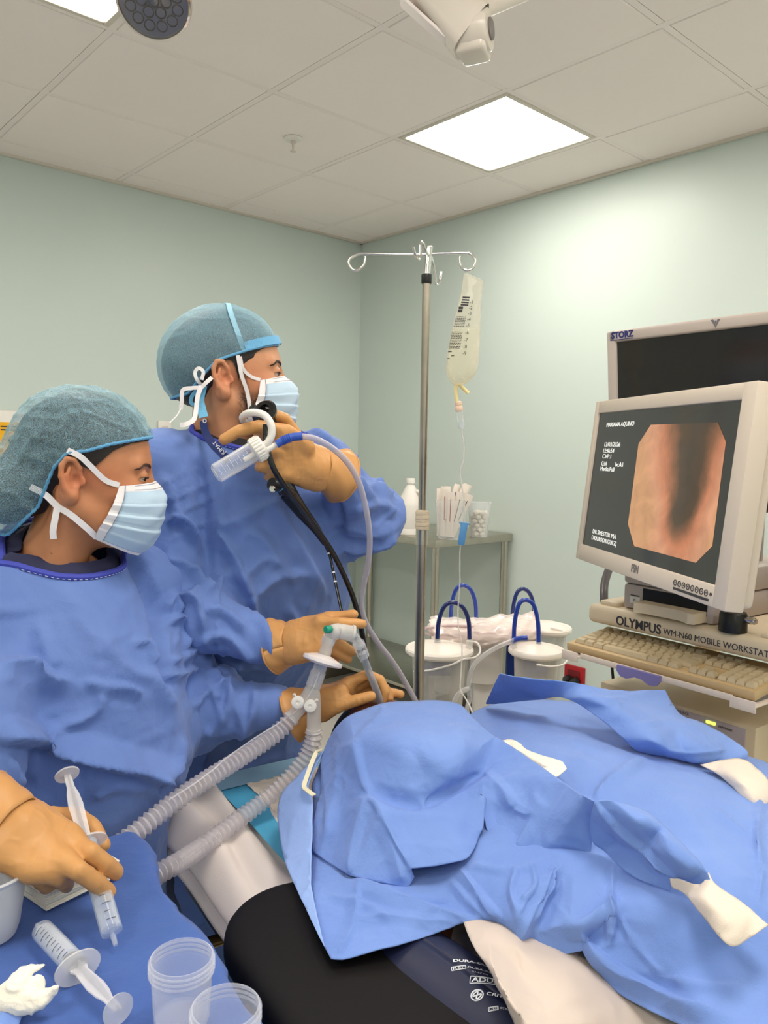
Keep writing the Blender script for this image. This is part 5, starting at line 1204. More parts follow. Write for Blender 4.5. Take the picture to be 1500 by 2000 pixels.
# lanyard round the man's neck
ln = spline([P(397, 800, 1.50), P(397, 825, 1.44), P(403, 848, 1.405), P(416, 868, 1.385), P(432, 884, 1.375), P(446, 900, 1.37)], 8)
ly = obj('lanyard', MB().ribbon(ln, .0145, (-.35, -.9, .3), .0012), mat('lanyard_navy', s2l(28, 48, 110), rough=.6), mb_)
a_, b_ = P(418, 862, 1.378), P(443, 891, 1.366); nl = nrm((-.35, -.9, .3)); M = frame(b_+nl*.003, a_-b_, np.cross(nl, a_-b_)); text('lanyard_text', 'JUMAT', .0105, M@T(.004, -.0035, .0005), MT['print_white'], ly, .0003)
M = axisframe(P(400, 822, 1.43), (-.2, -1, 0)); obj('lanyard_emblem', MB().lathe([(.0022, 0), (.004, 0), (.004, .001), (.0022, .001)], M, 16, cap=False), MT['print_white'], ly)
# ------------------------------------------------------------------ gloves
def glove(name, body, fn, pts, pad=.06, h=.0022, wr=.0006, cuff=None, extra=()):
    pts = A(pts); V, Q = isosurface(fn, pts.min(0)-pad, pts.max(0)+pad, h); V = relax(V, Q, 1, .4); N = vnormals(V, Q)
    d = wr*ridged(V, 60, 3, .8)+wr*.6*ridged(V, 110, 5, .8)
    for f in extra: d += folds(V, N, [f])
    V = V+N*d[:, None]
    o = obj(name, (V, [list(x) for x in Q]), MT['glove'], body, True, None)
    if cuff is not None:
        c, u, r0, r1, L_ = cuff; M = axisframe(c, u); n_ = 40; rows = []
        for q in np.linspace(0, 1, 10):
            a = np.linspace(0, 2*math.pi, n_+1); rr = (r0+(r1-r0)*q)*(1+.035*np.sin(a*3+q*4)+.02*np.sin(a*7-q*9))
            rows.append(xf(M, np.c_[rr*np.cos(a), rr*np.sin(a), np.full(n_+1, q*L_)]))
        cu = obj('glove_cuff', MB().grid(A(rows)), MT['glove'], o, True, None); md = cu.modifiers.new('t', 'SOLIDIFY'); md.thickness = .001
        obj('rolled_edge', MB().tube(rows[-1][:-1], .0018, 8, closed=True), MT['glove'], o)
    return o
# man's left hand round the scope head
wL = P(628, 918, 1.415); kL = P(535, 888, 1.345); u = nrm(kL-wL); nb = nrm((-.15, -.95, .25))
fL = [([P(552, 862, 1.335), P(520, 850, 1.335), P(505, 848, 1.362), P(520, 846, 1.385)], .0115), ([P(540, 884, 1.335), P(508, 886, 1.338), P(498, 890, 1.362), P(515, 892, 1.382)], .0118),
      ([P(540, 906, 1.34), P(514, 912, 1.342), P(507, 912, 1.366), P(522, 910, 1.384)], .011), ([P(552, 926, 1.35), P(530, 932, 1.352), P(524, 930, 1.372), P(538, 924, 1.39)], .0098)]
tL = ([P(598, 872, 1.37), P(560, 842, 1.335), P(505, 833, 1.32), P(466, 842, 1.315), P(438, 858, 1.315)], .0115)
fn = lambda p: smin(hand_sdf(p, wL, u, nb, np.linalg.norm(kL-wL), fL, tL, .007, .041, .030), sd_chain(p, [P(575, 850, 1.40), P(556, 818, 1.385), P(540, 812, 1.37)], [.014, .011, .010]), .01)
allp = [q for f, _ in fL for q in f]+tL[0]+[wL, kL]
glove('glove', mb_, fn, allp, cuff=(wL+u*.004, -u, .031, .050, .052), extra=[([P(600, 870, 1.36), P(605, 900, 1.37), P(600, 930, 1.38)], .008, .002)])
# man's right hand on the connector
wR = P(566, 1256, 1.33); kR = P(640, 1240, 1.30); u = nrm(kR-wR); nb = nrm((-.2, -.80, .55))
fR = [([P(626, 1215, 1.303), P(664, 1216, 1.288), P(690, 1217, 1.289), P(708, 1219, 1.292)], .0098), ([P(640, 1236, 1.30), P(662, 1256, 1.305), P(676, 1265, 1.312), P(689, 1272, 1.315)], .0098),
      ([P(632, 1256, 1.305), P(652, 1272, 1.308), P(667, 1281, 1.315), P(680, 1288, 1.318)], .0095), ([P(622, 1270, 1.31), P(640, 1286, 1.315), P(655, 1292, 1.325)], .009)]
tR = ([P(605, 1222, 1.335), P(640, 1206, 1.34), P(668, 1204, 1.335), P(690, 1200, 1.33)], .0105)
fn = lambda p: hand_sdf(p, wR, u, nb, np.linalg.norm(kR-wR), fR, tR, .007, .038, .030)
glove('glove', mb_, fn, [q for f, _ in fR for q in f]+tR[0]+[wR], cuff=(wR+u*.006, -u, .031, .047, .034), extra=[([P(600, 1210, 1.29), P(595, 1250, 1.29), P(600, 1285, 1.3)], .007, .002)])
# woman's left hand pinching the tube
wL2 = P(602, 1382, 1.325); kL2 = P(680, 1348, 1.325); u = nrm(kL2-wL2); nb = nrm((-.15, .35, .9))
f2 = [([P(680, 1335, 1.335), P(716, 1318, 1.335), P(742, 1328, 1.33), P(752, 1350, 1.325), P(748, 1366, 1.325)], .0102), ([P(690, 1340, 1.345), P(726, 1328, 1.355), P(752, 1344, 1.35), P(760, 1364, 1.345)], .010),
      ([P(700, 1352, 1.355), P(735, 1346, 1.362), P(764, 1352, 1.36), P(782, 1356, 1.358)], .0092), ([P(690, 1368, 1.36), P(720, 1372, 1.365), P(735, 1380, 1.36)], .009)]
t2 = ([P(630, 1392, 1.31), P(662, 1378, 1.295), P(695, 1368, 1.29), P(724, 1360, 1.292)], .0108)
fn = lambda p: hand_sdf(p, wL2, u, nb, np.linalg.norm(kL2-wL2), f2, t2, .007, .036, .030)
glove('glove', wb, fn, [q for f, _ in f2 for q in f]+t2[0]+[wL2], cuff=(wL2+u*.008, -u, .032, .047, .040), extra=[([P(692, 1352, 1.28), P(696, 1380, 1.28)], .004, -.002), ([P(704, 1352, 1.28), P(708, 1380, 1.28)], .004, -.002), ([P(650, 1345, 1.29), P(665, 1395, 1.29)], .006, .0015)])
# woman's right hand with the syringe
zb = 1.035
wR2 = PZ(8, 1612, 1.06); K4 = PZ(112, 1672, zb); u = nrm(K4-wR2); nb = nrm((.1, -.25, 1))
f4 = [([PZ(146, 1650, zb+.002), PZ(176, 1665, 1.036), PZ(205, 1686, 1.02), PZ(226, 1704, 1.003)], .0112), ([PZ(122, 1682, zb), PZ(152, 1700, 1.03), PZ(184, 1722, 1.012), PZ(210, 1742, .992)], .0114),
      ([PZ(90, 1698, zb-.004), PZ(112, 1712, 1.02), PZ(128, 1722, 1.0), PZ(130, 1728, .985)], .0105), ([PZ(58, 1700, zb-.010), PZ(78, 1718, 1.01), PZ(92, 1732, .992)], .0098)]
t4 = ([PZ(95, 1600, 1.03), PZ(150, 1596, 1.03), PZ(182, 1618, 1.022), PZ(200, 1650, 1.01)], .0112)
fn = lambda p: hand_sdf(p, wR2, u, nb, np.linalg.norm(K4-wR2), f4, t4, .008, .042, .032)
glove('glove', wb, fn, [q for f, _ in f4 for q in f]+t4[0]+[wR2], cuff=(wR2+u*.012, -u, .036, .046, .05), h=.002, extra=[([PZ(146, 1655, zb+.012), PZ(120, 1620, zb+.012), PZ(90, 1600, zb+.01)], .008, .0012)])
# ================================================================== BED
from mathutils.geometry import delaunay_2d_cdt
ZB = .86
b0 = PZ(345, 1600, ZB); E1 = nrm((.535, -.845, 0)); E2 = nrm((.845, .535, 0))
BM = np.eye(4); BM[:3, 0], BM[:3, 1], BM[:3, 2], BM[:3, 3] = E1, E2, (0, 0, 1), (b0[0], b0[1], 0)
def sr_(s, r, z): return xf(BM, (s, r, z))[0]
mk('sheet_white', s2l(232, 222, 216), rough=.8, bump=.15, bscale=500, var=.02)
mk('navy_rail', s2l(14, 18, 44), rough=.4)
mk('pad_black', s2l(13, 11, 12), rough=.65, spec=.25, bump=.1, bscale=200)
mk('brass', s2l(190, 165, 120), rough=.3, metal=1)
t = thing('operating_bed', 'black and navy bed frame with side rail under the white sheets', 'bed', sr_(.8, .28, 0))
obj('mattress', MB().box((.86, .29, ZB-.07), (1.95, .56, .11), BM, .03, 3), MT['pad_black'], t)
obj('bed_frame', MB().box((.86, .29, ZB-.155), (1.9, .50, .05), BM, .01).box((.9, .29, .40), (.5, .3, .45), BM, .03).box((.9, .29, .09), (1.1, .42, .12), BM, .03), mat('frame_dark', s2l(44, 40, 38), rough=.35, metal=.6), t)
obj('side_rail', MB().box((.75, -.062, ZB-.135), (1.6, .014, .045), BM, .003).box((.75, -.052, ZB-.10), (1.6, .02, .008), BM, .002), MT['navy_rail'], t)
for s_ in (.16, .36, .8, 1.2): obj('rail_spacer', MB().cyl(sr_(s_, -.055, ZB-.125), sr_(s_, .04, ZB-.125), .009, None, 16), MT['brass'], t)
for s_ in (.27, .9): obj('rail_bolt', MB().lathe([(.006, 0), (.0095, 0), (.0095, .003), (.006, .003)], axisframe(sr_(s_, -.069, ZB-.135), -E2), 18, cap=False), MT['chrome'], t)
# white sheet with folds along its near edge
prof = [(.58, ZB-.06), (.575, ZB), (.40, ZB+.004), (.20, ZB+.006), (.14, ZB+.010), (.105, ZB+.004), (.075, ZB+.012), (.045, ZB+.002), (.022, ZB+.004), (.002, ZB-.012), (-.012, ZB-.035), (-.006, ZB-.046), (-.016, ZB-.058), (-.010, ZB-.070), (.004, ZB-.080)]
ss = np.linspace(-.11, 1.85, 90); G = []
pf = spline([(0, r, z) for r, z in prof], 6)[:, 1:]
for k, s_ in enumerate(ss):
        G.append([sr_(s_, r+(.006*math.sin(s_*9+r*40)+.003*math.sin(s_*21))*(1 if r < .12 else 0), z+(.004*math.sin(r*95+s_*6)+.0035*math.sin(r*60-s_*9+1)+.002*math.sin(s_*13+r*30))*(1 if r < .2 else .2)) for r, z in pf])
o = obj('bed_sheet', MB().grid(A(G)), MT['sheet_white'], None, True, None, loc=sr_(.8, .28, ZB)); tag(o, 'white cotton sheet folded over the mattress edge', 'sheet')
o.modifiers.new('t', 'SOLIDIFY').thickness = .002
# absorbent pad
t = thing('absorbent_pad', 'quilted white absorbent pad with blue plastic border on the sheet', 'pad', sr_(.15, .3, ZB+.01))
def sheetpatch(s0, s1, r0, r1, z, n=24, m=24, q=0.):
    g = []
    for a in np.linspace(s0, s1, n):
        g.append([sr_(a, b, z+q*(abs(math.sin(a*120))*abs(math.sin(b*120)))+.002*math.sin(a*17+b*9)) for b in np.linspace(r0, r1, m)])
    return MB().grid(A(g))
quilt = mat('quilt', s2l(235, 222, 205), rough=.8)
obj('quilted_core', sheetpatch(-.035, .5, .138, .5, ZB+.015, 180, 120, .0025), quilt, t, True, None)
obj('side_border', sheetpatch(-.09, .5, .088, .14, ZB+.014), mat('border_blue', s2l(84, 172, 212), rough=.4, bump=.3, bscale=120), t, True, None)
obj('head_border', sheetpatch(-.10, -.033, .088, .5, ZB+.0165), mat('border_pale', s2l(150, 190, 215), rough=.5, bump=.3, bscale=120), t, True, None)
# black arm board pad with a rounded end
oc = PZ(545, 1850, .91); 
pts = []
R_ = .098; pc = sr_(.445, .018, 0)
for a in np.linspace(math.pi/2, 3*math.pi/2, 24): pts.append((math.cos(a)*R_, math.sin(a)*R_))
pts += [(.75, -R_), (.75, R_)]
PM = np.eye(4); PM[:3, 0], PM[:3, 1], PM[:3, 2], PM[:3, 3] = E1, E2, (0, 0, 1), (pc[0], pc[1], 0)
t = thing('arm_board', 'black padded arm board with rounded end under the drape', 'arm board', A([pc[0], pc[1], ZB+.01]))
def padf(p):
    q = (p-PM[:3, 3])@PM[:3, :3]; t_ = np.clip(q[:, 0], 0, .72); d2 = np.hypot(q[:, 0]-t_, q[:, 1])-(R_-.02); dz = np.abs(q[:, 2]-(ZB+.035))-.006
    return np.hypot(np.maximum(d2, 0), np.maximum(dz, 0))+np.minimum(np.maximum(d2, dz), 0)-.02
V, Q = isosurface(padf, A([-.35, .05, ZB-.01]), A([.45, 1.2, ZB+.08]), .006)
obj('pad', (relax(V, Q, 2), [list(x) for x in Q]), MT['pad_black'], t, True, None)
obj('board', MB().prism([(x*.9 if x < 0 else x, y*.9) for x, y in pts], ZB+.006, ZB+.014, PM), MT['navy_rail'], t)
# grey connector lying on the sheet
c = PZ(573, 1742, ZB+.012); M = frame(c, E1*.4+E2*-.9, E1*.9+E2*.4)
t = thing('grey_connector', 'grey ribbed cable plug on the sheet beside the drape', 'plug', c)
obj('plug_body', MB().box((0, 0, 0), (.03, .024, .014), M, .003), MT['grey_plastic'], t)
for k in range(5): obj('plug_rib', MB().box((.016+k*.0035, 0, 0), (.0018, .018, .012), M, .0005), MT['grey_plastic'], t)
obj('plug_cable', MB().tube(spline([xf(M, (.03, 0, 0))[0], xf(M, (.07, .01, .0))[0], xf(M, (.12, .05, .002))[0]], 6), .0045, 10), MT['grey_plastic'], t)
# ================================================================== PATIENT
pd = Person(); hs, hr = .115, .335; pd.O = sr_(hs, hr, ZB+.085)
fwd_ = nrm(A([0, 0, 1.])-E1*-.05); pd.R = np.stack([fwd_, np.cross(-E1, fwd_), -E1], 1); pd.R[:, 1] = nrm(pd.R[:, 1]); pd.R[:, 2] = np.cross(pd.R[:, 0], pd.R[:, 1])
V, Q = isosurface(lambda p: smin(head_sdf(p), neck_sdf(p, -.01, .14, .052), .025), (-.17, -.11, -.24), (.13, .11, .14), .005)
Vh = to_world(V, pd.O, pd.R, .95)
armp = [sr_(.42, .22, ZB+.03), PZ(802, 1902, .882), PZ(985, 2048, .884), PZ(1120, 2200, .87)]
def pat(p):
    q = (p-BM[:3, 3])@BM[:3, :3]
    d = sd_ell(q, (.60, .39, ZB+.03), (.27, .12, .06)); d = smin(d, sd_ell(q, (.95, .42, ZB+.015), (.25, .10, .045)), .06)
    d = smin(d, sd_cone(q, (.40, .24, ZB+.03), (.40, .48, ZB+.03), .045, .045), .05); d = smin(d, sd_cone(q, (.20, .345, ZB+.06), (.40, .35, ZB+.04), .048, .055), .03)
    d = smin(d, sd_chain(p, armp, [.040, .037, .036, .032]), .03)
    d = smin(d, sd_chain(q, [(.40, .49, ZB+.03), (.66, .53, ZB+.03), (.85, .52, ZB+.03)], [.045, .04, .034]), .03)
    for r_ in (.36, .47): d = smin(d, sd_chain(q, [(1.05, r_, ZB+.02), (1.45, r_, ZB+.02), (1.8, r_, ZB+.02)], [.05, .045, .04]), .03)
    return d
V2, Q2 = isosurface(pat, (-.35, -.5, ZB-.06), (.95, 1.6, 1.1), .010)
pb = obj('person', (np.vstack([Vh, V2]), [list(q) for q in Q]+[list(q+len(Vh)) for q in Q2]), MT['skin'], None, True, None, loc=sr_(.6, .3, ZB))
setcol(pb, np.tile(A(s2l(118, 70, 50)), (len(Vh)+len(V2), 1))); tag(pb, 'patient lying on the bed under blue drapes, only an arm and dark hair showing', 'person')
V, Q = isosurface(lambda p: sd_ell(p, (-.016, 0, .040), (.104, .084, .092)), (-.2, -.12, -.14), (.13, .12, .18), .006)
V, Q, _ = clip_faces(V, Q, (V[:, 2] > np.interp(V[:, 0], [-.2, -.02, .02, .1], [-.09, -.04, .03, .07])))
obj('hair', (to_world(V, pd.O, pd.R, .95), [list(x) for x in Q]), MT['hair'], pb, True, None)
# cuff round the arm
c0_, c1_ = armp[1], armp[2]; ua = nrm(c1_-c0_); a0 = c0_-ua*.020
t = thing('pressure_cuff', 'navy blood pressure cuff with white print round the arm', 'pressure cuff', a0)
n_, rows = 56, []; CF = axisframe(a0, ua)
up_l = nrm(A([0, 0, 1.])-ua*ua[2]); sd_l = np.cross(ua, up_l); CF[:3, 0], CF[:3, 1], CF[:3, 2] = up_l, sd_l, ua
prof_r = [(-.004, .042), (.0, .046), (.006, .0495), (.02, .0515), (.05, .053), (.10, .053), (.16, .052), (.22, .051), (.225, .046)]
for z, r in prof_r:
    a = np.linspace(0, 2*math.pi, n_+1); rr = r*(1+.02*np.sin(a*2+z*20)+.012*np.sin(a*5-z*31)); rows.append(xf(CF, np.c_[rr*np.cos(a)*.92, rr*np.sin(a)*1.12, np.full(n_+1, z)]))
navy = mat('cuff_navy', s2l(24, 30, 60), rough=.5, bump=.15, bscale=700)
cuff = obj('cuff_wrap', MB().grid(A(rows)), navy, t, True, None); cuff.modifiers.new('t', 'SOLIDIFY').thickness = .002
def cuffpt(az, z, out=.0012):
    r = np.interp(z, [p[0] for p in prof_r], [p[1] for p in prof_r]); r = r*(1+.02*math.sin(az*2+z*20)+.012*math.sin(az*5-z*31))+out+.0014
    return xf(CF, (r*math.cos(az)*.92, r*math.sin(az)*1.12, z))[0]
def cufftext(body, px, py, qx, qy, size, nm='cuff_print', box=False, bold=0.):
    """lettering bent onto the cuff; (px,py)->(qx,qy) are the pixel ends of its baseline"""
    def hit(x, y):
        best = None; r = ray(x, y)
        for d in np.linspace(.6, 1.0, 240):
            p = C0+r*d; l = np.linalg.inv(CF)@A([*p, 1]); rr = math.hypot(l[0]/.92, l[1]/1.12); r0 = np.interp(l[2], [p_[0] for p_ in prof_r], [p_[1] for p_ in prof_r])
            if rr < r0+.003: return math.atan2(l[1]/1.12, l[0]/.92), l[2]
            e = rr-r0
            if best is None or e < best[0]: best = (e, math.atan2(l[1]/1.12, l[0]/.92), l[2])
        return best[1:]
    a0_, z0_ = hit(px, py); a1_, z1_ = hit(qx, qy); R0 = .054
    d0 = A([z1_-z0_, (a1_-a0_)*R0]); L_ = np.linalg.norm(d0); d0 = d0/L_; up = A([-d0[1], d0[0]])
    pa = cuffpt(a0_, z0_); test = cuffpt(a0_+up[1]*.01/R0, z0_+up[0]*.01); 
    if ((test-pa)@UP) < 0: up = -up
    o = text(nm, body, size, np.eye(4), MT['print_white'], t, 0.0, bold=bold)
    vs = A([v.co[:] for v in o.data.vertices])+WL[t.name]; k = L_/max(1e-6, vs[:, 0].max())
    for v, q in zip(o.data.vertices, vs):
        zc = z0_+d0[0]*q[0]*k+up[0]*q[1]; az = a0_+(d0[1]*q[0]*k+up[1]*q[1])/R0; v.co = Vector([float(x) for x in cuffpt(az, zc)-WL[t.name]])
    if box:
        h = size*.85; g = size*.2; cs = [(-g, -g), (L_+g, -g), (L_+g, h), (-g, h), (-g, -g)]; pl = []
        for (xa, ya), (xb, yb) in zip(cs[:-1], cs[1:]):
            for f in np.linspace(0, 1, 6, endpoint=False): x = xa+(xb-xa)*f; y = ya+(yb-ya)*f; pl.append(cuffpt(a0_+(d0[1]*x+up[1]*y)/R0, z0_+d0[0]*x+up[0]*y, .001))
        obj('print_frame', MB().tube(pl, .0005, 5, closed=True), MT['print_white'], t)
cufftext('CE', 766, 1917, 779, 1906, .0062, bold=.0001)
cufftext('DURA-CUF', 884, 1880, 958, 1893, .0058, bold=.00022); cufftext('REF', 884, 1895, 908, 1892, .0044, box=True); cufftext('DURA-A2', 912, 1892, 958, 1904, .0044)
cufftext('23-33 cm', 921, 1901, 952, 1907, .0030); cufftext('ADULT', 921, 1918, 985, 1926, .0082, box=True, bold=.0002)
cufftext('CRITIKON', 949, 1943, 1020, 1962, .0052, bold=.0001); cufftext('UDI', 956, 1974, 972, 1972, .0036, box=True); cufftext('GTIN', 976, 1971, 992, 1973, .0030)
cufftext('Information Technologies, Inc.', 766, 1942, 796, 1996, .0034); cufftext('WI 53226 USA', 772, 1940, 790, 1972, .0034)
def ring_on_cuff(px, py, rad):
    r = ray(px, py); best = None
    for d in np.linspace(.6, 1.0, 300):
        p = C0+r*d; l = np.linalg.inv(CF)@A([*p, 1]); rr = math.hypot(l[0]/.92, l[1]/1.12); r0 = np.interp(l[2], [p_[0] for p_ in prof_r], [p_[1] for p_ in prof_r])
        if rr < r0+.003: best = (math.atan2(l[1]/1.12, l[0]/.92), l[2]); break
    if best is None: return
    az, z = best; mk_ = MB(); mk_.tube([cuffpt(az+rad*math.sin(q)/.054, z+rad*math.cos(q)) for q in np.linspace(0, 2*math.pi, 24, endpoint=False)], .0008, 5, closed=True)
    mk_.tube([cuffpt(az+rad*.55*math.sin(2*q)/.054, z+rad*.6*math.cos(q)) for q in np.linspace(0, 2*math.pi, 30, endpoint=False)], .0007, 5, closed=True)
    obj('round_emblem', mk_, MT['print_white'], t)
ring_on_cuff(932, 1944, .0058)
# ================================================================== CLOTH LAID OVER THE PATIENT
def cloth(name, pts, outline, fold_edges=(), sub=3, parent=None, mt=None, crease=.75, amp=.0022, seed=0, base=.0, loc=None, f=22., pf=()):
    """pts: {key:(px,py,z)}; outline: keys in order; fold_edges: chains of keys that stay sharp"""
    keys = list(pts); ix = {k: i for i, k in enumerate(keys)}; W3 = A([PZ(*pts[k]) for k in keys]); v2 = [Vector((pts[k][0]/100, pts[k][1]/100)) for k in keys]
    ed = []
    for ch in fold_edges: ed += [(ix[a], ix[b]) for a, b in zip(ch[:-1], ch[1:])]
    vo, eo, fo, ov, oe, of_ = delaunay_2d_cdt(v2, ed, [[ix[k] for k in outline]], 1, 1e-5)
    Vv = []
    for k, c in enumerate(vo):
        if ov[k]: Vv.append(W3[ov[k][0]])
        else:
            dd = A([(c[0]-q[0])**2+(c[1]-q[1])**2 for q in v2]); j = np.argsort(dd)[:3]; wgt = 1/(dd[j]+1e-6); z = (A([pts[keys[q]][2] for q in j])*wgt).sum()/wgt.sum(); Vv.append(PZ(c[0]*100, c[1]*100, z))
    me = bpy.data.meshes.new('tmp'); me.from_pydata([list(map(float, q)) for q in Vv], [], [list(q) for q in fo]); me.update()
    fe = {tuple(sorted(e)) for e in ed}; bm = bmesh.new(); bm.from_mesh(me); bmesh.ops.recalc_face_normals(bm, faces=bm.faces[:]); cl = bm.edges.layers.float.new('crease_edge'); bm.verts.index_update()
    org = {k: (ov[k][0] if ov[k] else -1) for k in range(len(vo))}
    for e in bm.edges:
        a, b = org[e.verts[0].index], org[e.verts[1].index]
        e[cl] = crease if tuple(sorted((a, b))) in fe else (base if not e.is_boundary else .8)
    bm.to_mesh(me); bm.free()
    o = bpy.data.objects.new('tmp', me); COL.objects.link(o); md = o.modifiers.new('s', 'SUBSURF'); md.levels = md.render_levels = sub; md.boundary_smooth = 'ALL'
    bpy.context.view_layer.update(); m2 = bpy.data.meshes.new_from_object(o.evaluated_get(bpy.context.evaluated_depsgraph_get())); bpy.data.objects.remove(o); bpy.data.meshes.remove(me)
    V = A([q.co[:] for q in m2.vertices]); Q = A([list(p.vertices) for p in m2.polygons]); bpy.data.meshes.remove(m2)
    N = vnormals(V, Q)
    if N[:, 2].mean() < 0: Q = Q[:, ::-1]; N = -N
    q1 = V+.02*np.c_[vnoise(V, 14, seed), vnoise(V, 14, seed+1), vnoise(V, 14, seed+2)]
    V = V+N*(amp*1.5*ridged(q1*A([1, 1, .5]), f*.4, seed+3, .8)+amp*ridged(q1, f, seed+4, .8)+amp*.45*ridged(V, f*2.2, seed+5, .8))[:, None]
    if len(pf): V = V+N*(.62*pfolds(V, N, pf, False))[:, None]
    o = obj(name, (V, [list(q) for q in Q]), mt or MT['drape'], parent, True, None, loc=loc)
    md = o.modifiers.new('t', 'SOLIDIFY'); md.thickness = .0014; md.offset = -1
    return o
# ---- lower drape
D = {}
def add(prefix, lst, dct=D):
    ks = []
    for i, q in enumerate(lst): dct[prefix+str(i)] = q; ks.append(prefix+str(i))
    return ks
near_e = add('n', [(610, 1770, .938), (619, 1815, .935), (646, 1872, .932), (660, 1876, .932), (712, 1863, .934), (798, 1841, .938), (846, 1825, .93), (904, 1806, .94), (960, 1797, .95), (985, 1815, .945), (1004, 1840, .935), (1022, 1848, .935), (1068, 1860, .935), (1096, 1866, .935), (1140, 1856, .945), (1172, 1906, .925), (1212, 1946, .915), (1260, 1970, .92), (1310, 1992, .93), (1400, 2040, .95), (1600, 2090, .96)])
right_e = add('r', [(1640, 1900, .98), (1640, 1700, .985), (1620, 1600, .975), (1560, 1530, .96), (1500, 1486, .95)])
far_e = add('f', [(1440, 1470, .955), (1360, 1440, .965), (1280, 1410, .975), (1200, 1385, .985), (1120, 1368, .99), (1032, 1364, .995), (975, 1368, 1.0), (925, 1388, 1.005)])
left_e = add('l', [(890, 1420, 1.01), (840, 1520, .985), (760, 1600, .955), (690, 1650, .945), (640, 1690, .942)])
add('i', [(980, 1440, 1.03), (1080, 1450, 1.04), (1180, 1470, 1.035), (1280, 1510, 1.03), (1380, 1560, 1.02), (1480, 1640, 1.01), (1560, 1760, 1.0), (1040, 1540, 1.03), (1250, 1640, 1.03), (1420, 1720, 1.02), (1340, 1800, 1.0), (1480, 1850, .985), (1330, 1900, .965), (1220, 1850, .955)])
add('c', [(640, 1740, .942), (690, 1735, .95), (760, 1755, .957), (700, 1800, .94), (745, 1730, .955), (860, 1770, .945), (900, 1700, .975), (940, 1750, .965), (930, 1690, .985), (985, 1796, .965), (1010, 1790, .975), (1040, 1740, .99), (1060, 1700, .995), (1090, 1720, .985), (1080, 1690, 1.0), (1115, 1800, .975), (1150, 1830, .955), (1050, 1820, .955), (1120, 1690, 1.005), (1196, 1700, 1.0), (1195, 1780, .985), (1193, 1840, .962), (1220, 1770, .99), (1160, 1860, .95), (1230, 1900, .94), (1300, 1935, .94), (1010, 1830, .95), (990, 1720, .985), (870, 1730, .96), (800, 1800, .945), (1480, 1500, .985), (1482, 1600, 1.012), (1478, 1700, 1.012), (1480, 1760, 1.005), (1100, 1840, .948)])
outl = near_e+right_e+far_e+left_e
FE = [['c1', 'c2', 'c5', 'c7'], ['c6', 'c7', 'c9', 'n10'], ['c12', 'c11', 'c10', 'c26', 'n10'], ['c14', 'c13', 'c10'], ['c18', 'c15', 'c17'], ['c19', 'c20', 'c21', 'c16'], ['c22', 'c15'], ['c16', 'c23', 'c24', 'c25'], ['c30', 'c31', 'c32', 'c33'], ['c0', 'c3', 'n2'], ['c15', 'c16', 'n14'], ['c5', 'c29']]
PFD = [([(1010, 1838), (1030, 1790), (1058, 1735), (1085, 1690)], 10, 24, .010), ([(1040, 1800), (1062, 1750), (1100, 1690)], 8, 18, .006), ([(1122, 1802), (1165, 1785), (1200, 1765)], 6, 40, .012), ([(1122, 1802), (1150, 1840), (1190, 1880), (1260, 1920), (1330, 1955), (1420, 1985)], 8, 34, .010),
    ([(1196, 1690), (1196, 1760), (1193, 1840)], 10, 14, .007), ([(1195, 1770), (1240, 1840), (1290, 1900)], 8, 14, .004), ([(1310, 1910), (1380, 1925), (1450, 1930)], 10, 18, .005), ([(1480, 1500), (1484, 1560), (1478, 1640), (1486, 1700), (1480, 1770)], 8, 10, .006),
    ([(690, 1720), (760, 1745), (840, 1775), (930, 1800)], 10, 26, .010), ([(900, 1700), (935, 1745), (975, 1792)], 10, 22, .009), ([(880, 1720), (925, 1770), (955, 1797)], 10, 16, .006), ([(690, 1800), (760, 1790), (830, 1800), (880, 1805)], 14, 18, .005), ([(700, 1730), (695, 1800), (660, 1870)], 8, 26, .005),
    ([(1110, 1440), (1170, 1460), (1215, 1480)], 10, 16, .005), ([(1000, 1420), (1080, 1400), (1160, 1415)], 16, 16, .004), ([(1160, 1560), (1195, 1520), (1250, 1480)], 8, 18, .009), ([(1200, 1530), (1240, 1500), (1255, 1485)], 6, 10, .005), ([(1150, 1555), (1120, 1500), (1130, 1470)], 10, 20, .004),
    ([(1400, 1580), (1450, 1625)], 8, 14, .004), ([(1300, 1560), (1370, 1620), (1400, 1700)], 26, 26, .004), ([(640, 1750), (720, 1770), (760, 1800)], 10, 14, .004), ([(1040, 1690), (1045, 1730), (1020, 1760)], 8, 8, .005), ([(920, 1690), (990, 1700), (1050, 1690)], 8, 12, .005), ([(1010, 1700), (1000, 1740), (1010, 1780)], 8, 12, .006)]
dr = cloth('surgical_drape', D, outl, FE, 4, None, MT['drape'], .8, .0013, 2, .2, pf=PFD, loc=sr_(.7, .3, ZB+.1)); tag(dr, 'light blue surgical drape sheet spread over the patient on the bed', 'drape')
